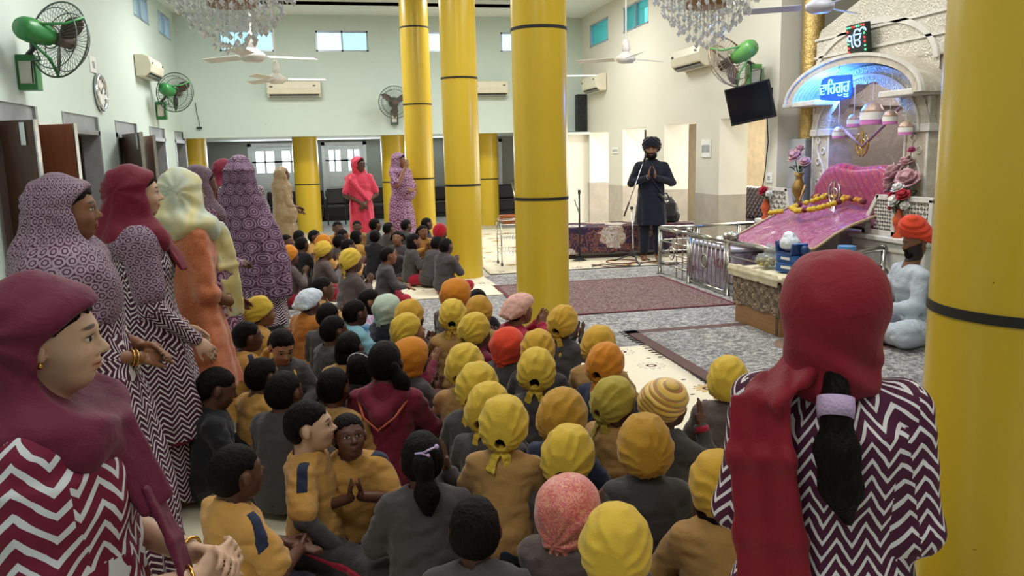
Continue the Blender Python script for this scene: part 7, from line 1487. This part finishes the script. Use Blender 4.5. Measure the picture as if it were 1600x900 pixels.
# seated man in white at the right
def seated_man():
    q = atx(1448, 480, 4.55); base = (4.62, q[1]+.15, .02); e = thing('person', 'seated man in white with an orange-red turban, partly behind the right column', 'person', base, R_(78)); h = .012; S = 1.0
    P = lambda x, y, z: A3(x, y, z); hc = P(0, .08, .80); HR = head_R(.1, -.2); H = .225
    L = rotx(-.25); T = lambda x, y, z: (A3(0, 0, .12)+L @ A3(x, y, z-.12)).astype(np.float32)
    sh = [T(-.19, 0, .56), T(.19, 0, .56)]; el = [P(-.24, .16, .32), P(.24, .16, .32)]; wr = [P(-.1, .36, .26), P(.1, .36, .26)]; hip = [P(-.1, 0, .1), P(.1, 0, .1)]; kn = [P(-.36, .3, .12), P(.36, .3, .12)]; an = [P(.08, .42, .06), P(-.08, .42, .06)]
    b = [(Ell(P(0, 0, .13), A3(.17, .13, .12)), .05), (Ell(T(0, 0, .3), A3(.15, .11, .16)), .05), (Ell(T(0, 0, .47), A3(.17, .11, .15)), .05), (Cap(T(0, 0, .6), hc-A3(0, .03, .05), .058), .03)]+head_prims(hc, HR, H)
    for i in range(2): b += [(Cap(sh[i], el[i], .05, .042), .03), (Cap(el[i], wr[i], .04, .027), .02), (Cap(hip[i], kn[i], .09, .065), .03), (Cap(kn[i], an[i], .06, .04), .02), (Cap(an[i], an[i]+A3((-1, 1)[i]*-.16, .02, -.02), .035, .028), .02)]+hand_prims(wr[i], (-(-1, 1)[i]*.5, .8, 0), (0, 0, -1), ((-1, 1)[i]*-1, 0, .2), .18, .4, .008)
    V, Q = Field(b, h).surf(); np_mesh('body', V, Q, skin_mat('skin_brown_bearded', SK['mid'][1], SK['mid'][2], '120e10'), e, hp=head_hp(V, hc, HR, H), keep='big')
    c = [(Ell(P(0, 0, .14), A3(.22, .17, .14)), .06), (Ell(T(0, 0, .3), A3(.18, .14, .18)), .06), (Ell(T(0, 0, .47), A3(.195, .135, .16)), .06), (Cap(T(-.12, 0, .575), T(.12, 0, .575), .07), .04)]
    for i in range(2): c += [(Cap(sh[i], el[i], .07, .068), .04), (Cap(el[i], wr[i]*.9+el[i]*.1, .066, .05), .03), (Cap(hip[i], kn[i], .14, .11), .06)]
    V, Q = Field(c, h).disp(wrinkle(.014, (8, 8, 10), 3), .04).clip(lambda X, Y, Z: .01-Z).surf(); np_mesh('kurta', V, Q, m_whitek, e, keep='big')
    c = [];
    for i in range(2): c += [(Cap(kn[i], an[i], .10, .06), .03), (Cap(hip[i], kn[i], .12, .11), .04)]
    V, Q = Field(c, h).disp(wrinkle(.012, (8, 8, 10), 5), .04).clip(lambda X, Y, Z: .0-Z).surf(); np_mesh('pyjama', V, Q, m_whitek, e)
    PH = lambda x, y, z: hc+HR @ (A3(x, y, z)*H); hx = lambda X, Y, Z: tuple(((X-hc[0])*HR[0, i]+(Y-hc[1])*HR[1, i]+(Z-hc[2])*HR[2, i])/H for i in range(3))
    V, Q = Field([(Ell(PH(0, -.08, .32), A3(.42, .48, .56)*H, HR), .02), (Ell(PH(0, .1, .66), A3(.3, .32, .3)*H, HR), .1), (Ell(PH(0, -.25, .1), A3(.42, .32, .3)*H, HR), .08)], .01).clip(lambda X, Y, Z: (lambda a, b_, c_: (np.where(b_ > 0, .16+.3*b_, .16+.6*b_)-c_)*H)(*hx(X, Y, Z)), .008).disp(lambda x, y, z: (lambda a, b_, c_: H*.02*np.sin((c_+.7*np.abs(a))*32))(*hx(x, y, z)), .02).surf(); np_mesh('turban', V, Q, HM['red'], e, keep='big')
    V, Q = Field([(Ell(PH(0, .2, -.42), A3(.24, .22, .24)*H, HR), .02), (Ell(PH(0, .38, -.2), A3(.14, .06, .05)*H, HR), .03)], .009).disp(wrinkle(.004, (40, 40, 40))).surf(); np_mesh('beard', V, Q, hair_mat(), e)
seated_man()
# ---------------------------------------------------------------- the seated children of the front group
R_ = math.radians
GF, GB = 'children seated in the front group', 'children seated in the far group'
def clips(e, L):
    PH, H, HR = L['PH'], L['H'], L['HR']; hr = [c for c in children(e) if c.name.startswith('hair')][0]
    m = M('lilac_clip', 'b9a2cf', .3, var=0)
    for (a, b) in (((-.12, -.50, .34), (.1, -.53, .30)), ((.02, -.52, .36), (.26, -.44, .42))):
        c = MB().tube([PH(*a), PH((a[0]+b[0])/2, a[1]-.05, (a[2]+b[2])/2+.05), PH(*b)], .004, 6).tube([PH(*a), PH(*b)], .003, 6).ell(PH(*b), .009, 8, 6)
        c.build('hair_clip', m, hr, smooth=True)
    MB().torus(PH(0, -.58, .13), .10*H, .035*H, HR @ A3(0, -1, .6), 20, 8).build('hair_tie', M('violet_band', '4b3f8e', .6), hr, smooth=True)
    MB().ell(PH(-.345, .0, -.15), .006, 8, 6).build('earring', M('gold', 'd9a84e', .25, 1), e, smooth=True)
def headband(e, L):
    PH, H, HR = L['PH'], L['H'], L['HR']
    MB().torus(PH(0, -.06, .14), .40*H, .016*H, HR @ A3(0, 1, .25), 32, 6).build('headband', M('white_plastic', 'd8d8dc', .4), e, smooth=True)
def lanyard(e, L):
    T = L['T']; m = M('yellow_lanyard', 'c9a23a', .6)
    for sx in (-1, 1): MB().tube([T(sx*.045, .02, .425), T(sx*.05, .085, .38), T(sx*.03, .105, .30), T(0, .11, .24)], .006*L['S'], 6).build('lanyard', m, e, smooth=True)
def hood(e, L):
    T, S = L['T'], L['S']
    F = Field([(Cap(T(-.07, -.045, .40), T(0, -.10, .33), .03*S, .035*S), .03), (Cap(T(.07, -.045, .40), T(0, -.10, .33), .03*S, .035*S), .03), (Cap(T(-.05, .03, .43), T(-.07, -.045, .40), .02*S, .03*S), .03), (Cap(T(.05, .03, .43), T(.07, -.045, .40), .02*S, .03*S), .03)], .008)
    V, Q = F.disp(wrinkle(.003)).surf(); np_mesh('hood', V, Q, FM['maroon'], e)
    MB().tube([T(-.1, -.05, .39), T(-.06, -.125, .33), T(0, -.150, .285), T(.06, -.125, .33), T(.1, -.05, .39)], .005*S, 6).build('hood_trim', M('rust_piping', 'a4482c', .7), e, smooth=True)
def cuffs(e, L):
    wr, el, S = L['wr'], L['el'], L['S']
    for i in range(2):
        d = unit(wr[i]-el[i]); MB().cyl(wr[i]-d*.028, wr[i]-d*.004, .031*S, .029*S, 14).build('cuff', FM['red'], e, smooth=True)
K = [  # px, py, facing, hat, cloth, shirt, label, options
 (965, 868, 30, 'cap', 'yellow', 'grey', 'child in a smooth yellow headscarf at the bottom edge, before the pink scarf', dict(h=.0065, s=1.08, vol=1.05)),
 (743, 838, 12, None, None, 'grey', 'bareheaded black-haired child in a charcoal collar, seen from behind at the bottom edge', dict(h=.006, arms='low', s=1.1)),
 (893, 806, 42, 'scarf', 'pink', 'brown', 'child in a pink and gold brocade scarf with hands raised in prayer', dict(h=.0065, arms='high', extra=cuffs)),
 (373, 748, 55, None, None, 'mustard', 'bareheaded child in mustard fleece beside the clasped hands of the near woman', dict(h=.0065, arms='low', sleeves='short', panel=True, s=1.12, trousers=m_trnavy, lean=.05)),
 (487, 674, 98, None, None, 'mustard', 'fair-skinned boy in mustard polo with dark undersleeves, face in profile', dict(h=.0055, arms='down', sleeves='under', sk='fair', s=1.14, panel=True, stripe='dkred', lean=-.02, hpitch=.12)),
 (546, 690, 175, None, None, 'mustard', 'child in mustard polo looking towards the camera with joined palms', dict(h=.0055, sk='dark', sleeves='short', panel=True, hyaw=-.15, hpitch=.28, s=1.02)),
 (660, 725, 5, None, None, 'grey', 'girl with a ponytail and lilac hair clips in a charcoal frock', dict(h=.0062, girl='pony', s=1.12, arms='cheek', extra=clips, stripe='dkred')),
 (790, 676, 22, 'patka', 'yellow', 'khaki', 'child kneeling in khaki fleece and navy trousers, yellow scarf tail on the back', dict(h=.0062, pose='kneel', s=.98, sleeves='short', trousers=m_trnavy, stripe='orange', arms='low')),
 (768, 650, 32, 'patka', 'yellow', 'grey', 'yellow-scarfed child in charcoal just beyond the kneeling khaki child', dict(h=.008)),
 (750, 616, 28, 'patka', 'yellow', 'grey', 'yellow-scarfed child in a charcoal jacket between two others in a slanting row', dict(h=.008, s=1.12)),
 (731, 583, 30, 'patka', 'yellow', 'khaki', 'child in brown-khaki fleece and yellow scarf behind the maroon hooded girl', dict(h=.008, s=1.12)),
 (892, 726, 30, 'patka', 'yellow', 'grey', 'yellow-scarfed child in charcoal directly beyond the pink brocade scarf', dict(h=.0065)),
 (884, 664, 45, 'cap', 'mustard', 'navy', 'child with a bulky mustard headcloth in a dark navy top', dict(h=.0075, vol=1.12)),
 (1005, 711, 10, 'cap', 'mustard', 'grey', 'child in a round mustard headscarf and charcoal jacket near the right-hand veiled woman', dict(h=.0062, s=1.12, vol=1.04)),
 (966, 640, 65, 'patka', 'olive', 'khaki', 'child in an olive-yellow scarf and khaki fleece leaning to the striped turban', dict(h=.0075, s=1.06)),
 (1046, 642, 62, 'turban', 'stripe', 'grey', 'child in a gold and red striped turban resting a hand on the cheek', dict(h=.007, arms='cheek', extra=cuffs, vol=1.03)),
 (1118, 772, 10, 'cap', 'yellow2', 'khaki', 'child with black hair falling under a yellow scarf, half hidden by the right-hand woman', dict(h=.0075, girl='long')),
 (1139, 605, 40, 'cap', 'yellow', 'brown', 'child in a yellow scarf and grey-brown top by the right-hand woman\'s shoulder', dict(h=.008)),
 (951, 580, 45, 'patka', 'orange', 'navy', 'child in an orange headscarf and navy top, on the cream sheet edge', dict(h=.008)),
 (939, 550, 35, 'patka', 'yellow2', 'khaki', 'child in a deep yellow scarf and khaki fleece behind the orange scarf', dict(h=.008, s=1.1)),
 (884, 513, 48, 'patka', 'yellow2', 'grey', 'child in a deep yellow scarf praying beside the foot of the central column', dict(h=.008, arms='high')),
 (840, 590, 18, 'patka', 'yellow', 'grey', 'child in a yellow scarf with long loose tails and charcoal collar', dict(h=.0075, s=1.1)),
 (843, 556, 30, 'cap', 'yellow2', 'grey', 'child whose smooth yellow scarf shows just over the long-tailed scarf', dict(h=.009)),
 (797, 546, 50, 'scarf', 'red', 'grey', 'child in the orange-red headscarf and charcoal jacket', dict(h=.008, s=1.06)),
 (747, 526, 58, 'patka', 'yellow', 'maroon', 'child in maroon jersey and yellow scarf with joined palms', dict(h=.008, arms='high')),
 (812, 490, 72, 'topcloth', 'rose', 'red', 'boy in a pale pink headcloth and red jersey praying left of the column', dict(h=.008, arms='high', sk='mid', s=1.15, hpitch=.2)),
 (709, 502, 12, 'patka', 'yellow', 'khaki', 'khaki-clad child in a yellow scarf with a short tail, seen squarely from behind', dict(h=.009, s=1.1)),
 (752, 495, 40, 'cap', 'mustard', 'khaki', 'child in a mustard scarf next to the pale pink headcloth', dict(h=.01)),
 (716, 466, 50, 'scarf', 'orange', 'brown', 'bigger child in a loose orange headcloth at the back of the front group', dict(h=.01, s=1.25)),
 (747, 476, 25, None, None, 'black', 'black-haired child between the orange cloth and the pale pink headcloth', dict(h=.011)),
 (643, 524, 78, 'cap', 'yellow', 'maroon', 'light-skinned child in a yellow scarf gazing up in profile', dict(h=.0075, sk='light', hpitch=.35, s=1.06)),
 (645, 502, 50, 'cap', 'yellow2', 'grey', 'child whose yellow scarf shows behind the one gazing up', dict(h=.01)),
 (647, 565, 55, 'scarf', 'orange', 'grey', 'child in an orange headcloth and charcoal jacket with red cuff', dict(h=.008, s=1.1, extra=cuffs)),
 (609, 488, 55, 'scarf', 'mint', 'black', 'child in a pale green headscarf and black top', dict(h=.009)),
 (581, 476, 100, None, None, 'tie', 'girl in a blue and pink tie-dyed top looking right', dict(h=.009, girl='long', sk='mid')),
 (557, 494, 60, None, None, 'sky', 'black-haired child in a sky-blue shirt beside the tie-dyed top', dict(h=.009)),
 (484, 478, 45, 'topcloth', 'white', 'orange', 'child in orange fleece with a white handkerchief on the head', dict(h=.008, arms='cheek', s=1.08, panel=True)),
 (507, 455, 80, None, None, 'khaki', 'dark-haired child in profile beyond the white handkerchief', dict(h=.009, s=1.1)),
 (514, 499, 30, None, None, 'grey', 'black-haired child in charcoal behind the orange fleece', dict(h=.009)),
 (524, 522, 60, None, None, 'grey', 'short-haired child in a charcoal jacket showing one ear, amid the bareheaded children', dict(h=.008)),
 (547, 549, 25, None, None, 'khaki', 'girl with straight bobbed brown-black hair seen from behind', dict(h=.008, girl='long')),
 (564, 580, 22, None, None, 'black', 'girl with a white headband over black hair', dict(h=.008, girl='long', extra=headband, s=.98)),
 (603, 574, 15, None, None, 'maroon', 'girl in the maroon hooded jersey with a side ponytail', dict(h=.0075, girl='side', s=1.25, extra=hood)),
 (441, 548, 160, None, None, 'grey', 'boy with a yellow lanyard bowing his head towards the camera', dict(h=.0065, sk='light', hpitch=-.42, s=1.1, arms='low', extra=lanyard)),
 (411, 495, 72, 'cap', 'yellow', 'mustard', 'child in a flat yellow headcloth and mustard fleece by the purple saree', dict(h=.008, sk='mid')),
 (389, 532, 68, None, None, 'mustard', 'mustard-clad child with thick black hair, hand near the mouth', dict(h=.0075, panel=True, arms='high', trousers=m_trnavy)),
 (413, 594, 48, None, None, 'mustard', 'mustard-clad child with a navy shoulder patch in front of the lanyard boy', dict(h=.0075, panel=True)),
 (447, 620, 35, None, None, 'grey', 'black-haired child in charcoal jacket beyond the fair-skinned boy', dict(h=.0075, s=1.12, stripe='dkred')),
 (342, 614, 78, None, None, 'black', 'child in black beside the zigzag skirts, opening his hands', dict(h=.0075, hpitch=-.3, arms='low', s=1.1, stripe='dkred')),
 (524, 612, 30, None, None, 'khaki', 'dark-haired child in the shade beside the maroon hooded girl', dict(h=.009)),
]
for (px, py, fa, hat, hc_, shirt, lb, kw) in K:
    kw = dict(kw); kw['s'] = kw.get('s', 1.08)*.95; child('person', px, py, R_(fa), lb, hat=hat, hatc=hc_, shirt=shirt, group=GF, cat='person', **kw)
B = [
 (455, 403, 60, 'patka', 'orange', 'brown', 'far child in an orange scarf and brown top near the purple saree hem', {}),
 (509, 396, 70, 'patka', 'yellow', 'brown', 'far child in a yellow scarf with a long tail, in profile', {}),
 (508, 384, 60, 'cap', 'orange', 'mustard', 'far child in an orange scarf just behind the long-tailed yellow one', {}),
 (552, 412, 62, 'patka', 'yellow', 'brown', 'far child in a yellow scarf and red trousers, nearest the bare sheet', dict(trousers=FM['dkred'], s=1.15)),
 (608, 402, 80, None, None, 'grey', 'boy in charcoal and red trousers sitting apart on the cream sheet', dict(trousers=FM['dkred'], arms='low', sk='mid')),
 (435, 392, 60, None, None, 'mustard', 'far black-haired child in mustard at the left end of the far group', {}),
 (449, 380, 120, None, None, 'grey', 'far child in grey behind the orange scarf', {}),
 (473, 384, 40, None, None, 'black', 'far child in black between the orange and yellow scarves', {}),
 (468, 372, 30, None, None, 'grey', 'far child with black hair in front of the tan veil', {}),
 (493, 372, 110, None, None, 'mustard', 'far child in mustard facing sideways before the yellow column', {}),
 (528, 358, 170, None, None, 'mustard', 'far child in mustard facing the camera, left of the pink saree', dict(s=1.1)),
 (558, 356, 180, None, None, 'khaki', 'far child facing the camera at the pink saree\'s hem', {}),
 (537, 369, 70, None, None, 'mustard', 'small far child in mustard behind the black-haired row', dict(s=.95)),
 (532, 380, 60, None, None, 'grey', 'far child in grey with short hair left of centre', {}),
 (546, 388, 75, None, None, 'mustard', 'far black-haired child directly behind the yellow scarf with red trousers', {}),
 (558, 372, 40, None, None, 'mustard', 'far child in mustard with long black hair', dict(girl='long')),
 (587, 353, 60, None, None, 'grey', 'far child in grey right of the pink saree', dict(s=1.1)),
 (587, 372, 20, None, None, 'black', 'far child in black seen from behind, under the pink saree\'s right side', {}),
 (608, 359, 50, None, None, 'grey', 'far child in grey at the purple saree\'s hem', {}),
 (621, 374, 200, None, None, 'grey', 'girl with two bunches facing the camera in the far group', dict(girl='two', sk='mid')),
 (636, 354, 60, None, None, 'grey', 'far dark-haired child by the foot of the back column', {}),
 (648, 379, 85, None, None, 'grey', 'girl with long hair in grey and red, in profile in the far group', dict(girl='long', trousers=FM['dkred'], sk='mid')),
 (661, 364, 165, None, None, 'mustard', 'girl in mustard with two bunches facing the camera beside the back column', dict(girl='two', sk='mid')),
 (668, 351, 80, None, None, 'grey', 'far girl with long black hair beside the scarlet scarf', dict(girl='long')),
 (690, 365, 60, 'cap', 'scarlet', 'grey', 'child in the scarlet headscarf partly behind the second column', {}),
 (685, 383, 60, None, None, 'grey', 'hunched far child in dark grey in front of the scarlet scarf', dict(lean=.35)),
 (698, 387, 50, None, None, 'grey', 'far child in grey and red trousers half behind the second column', dict(trousers=FM['dkred'])),
]
for (px, py, fa, hat, hc_, shirt, lb, kw) in B:
    kw = dict(kw); kw.setdefault('s', 1.05); kw.setdefault('trousers', FM['dkred'] if shirt == 'brown' else None); child('person', px, py+1, R_(fa), lb, hat=hat, hatc=hc_, shirt=shirt, group=GB, cat='person', h=.015, **kw)
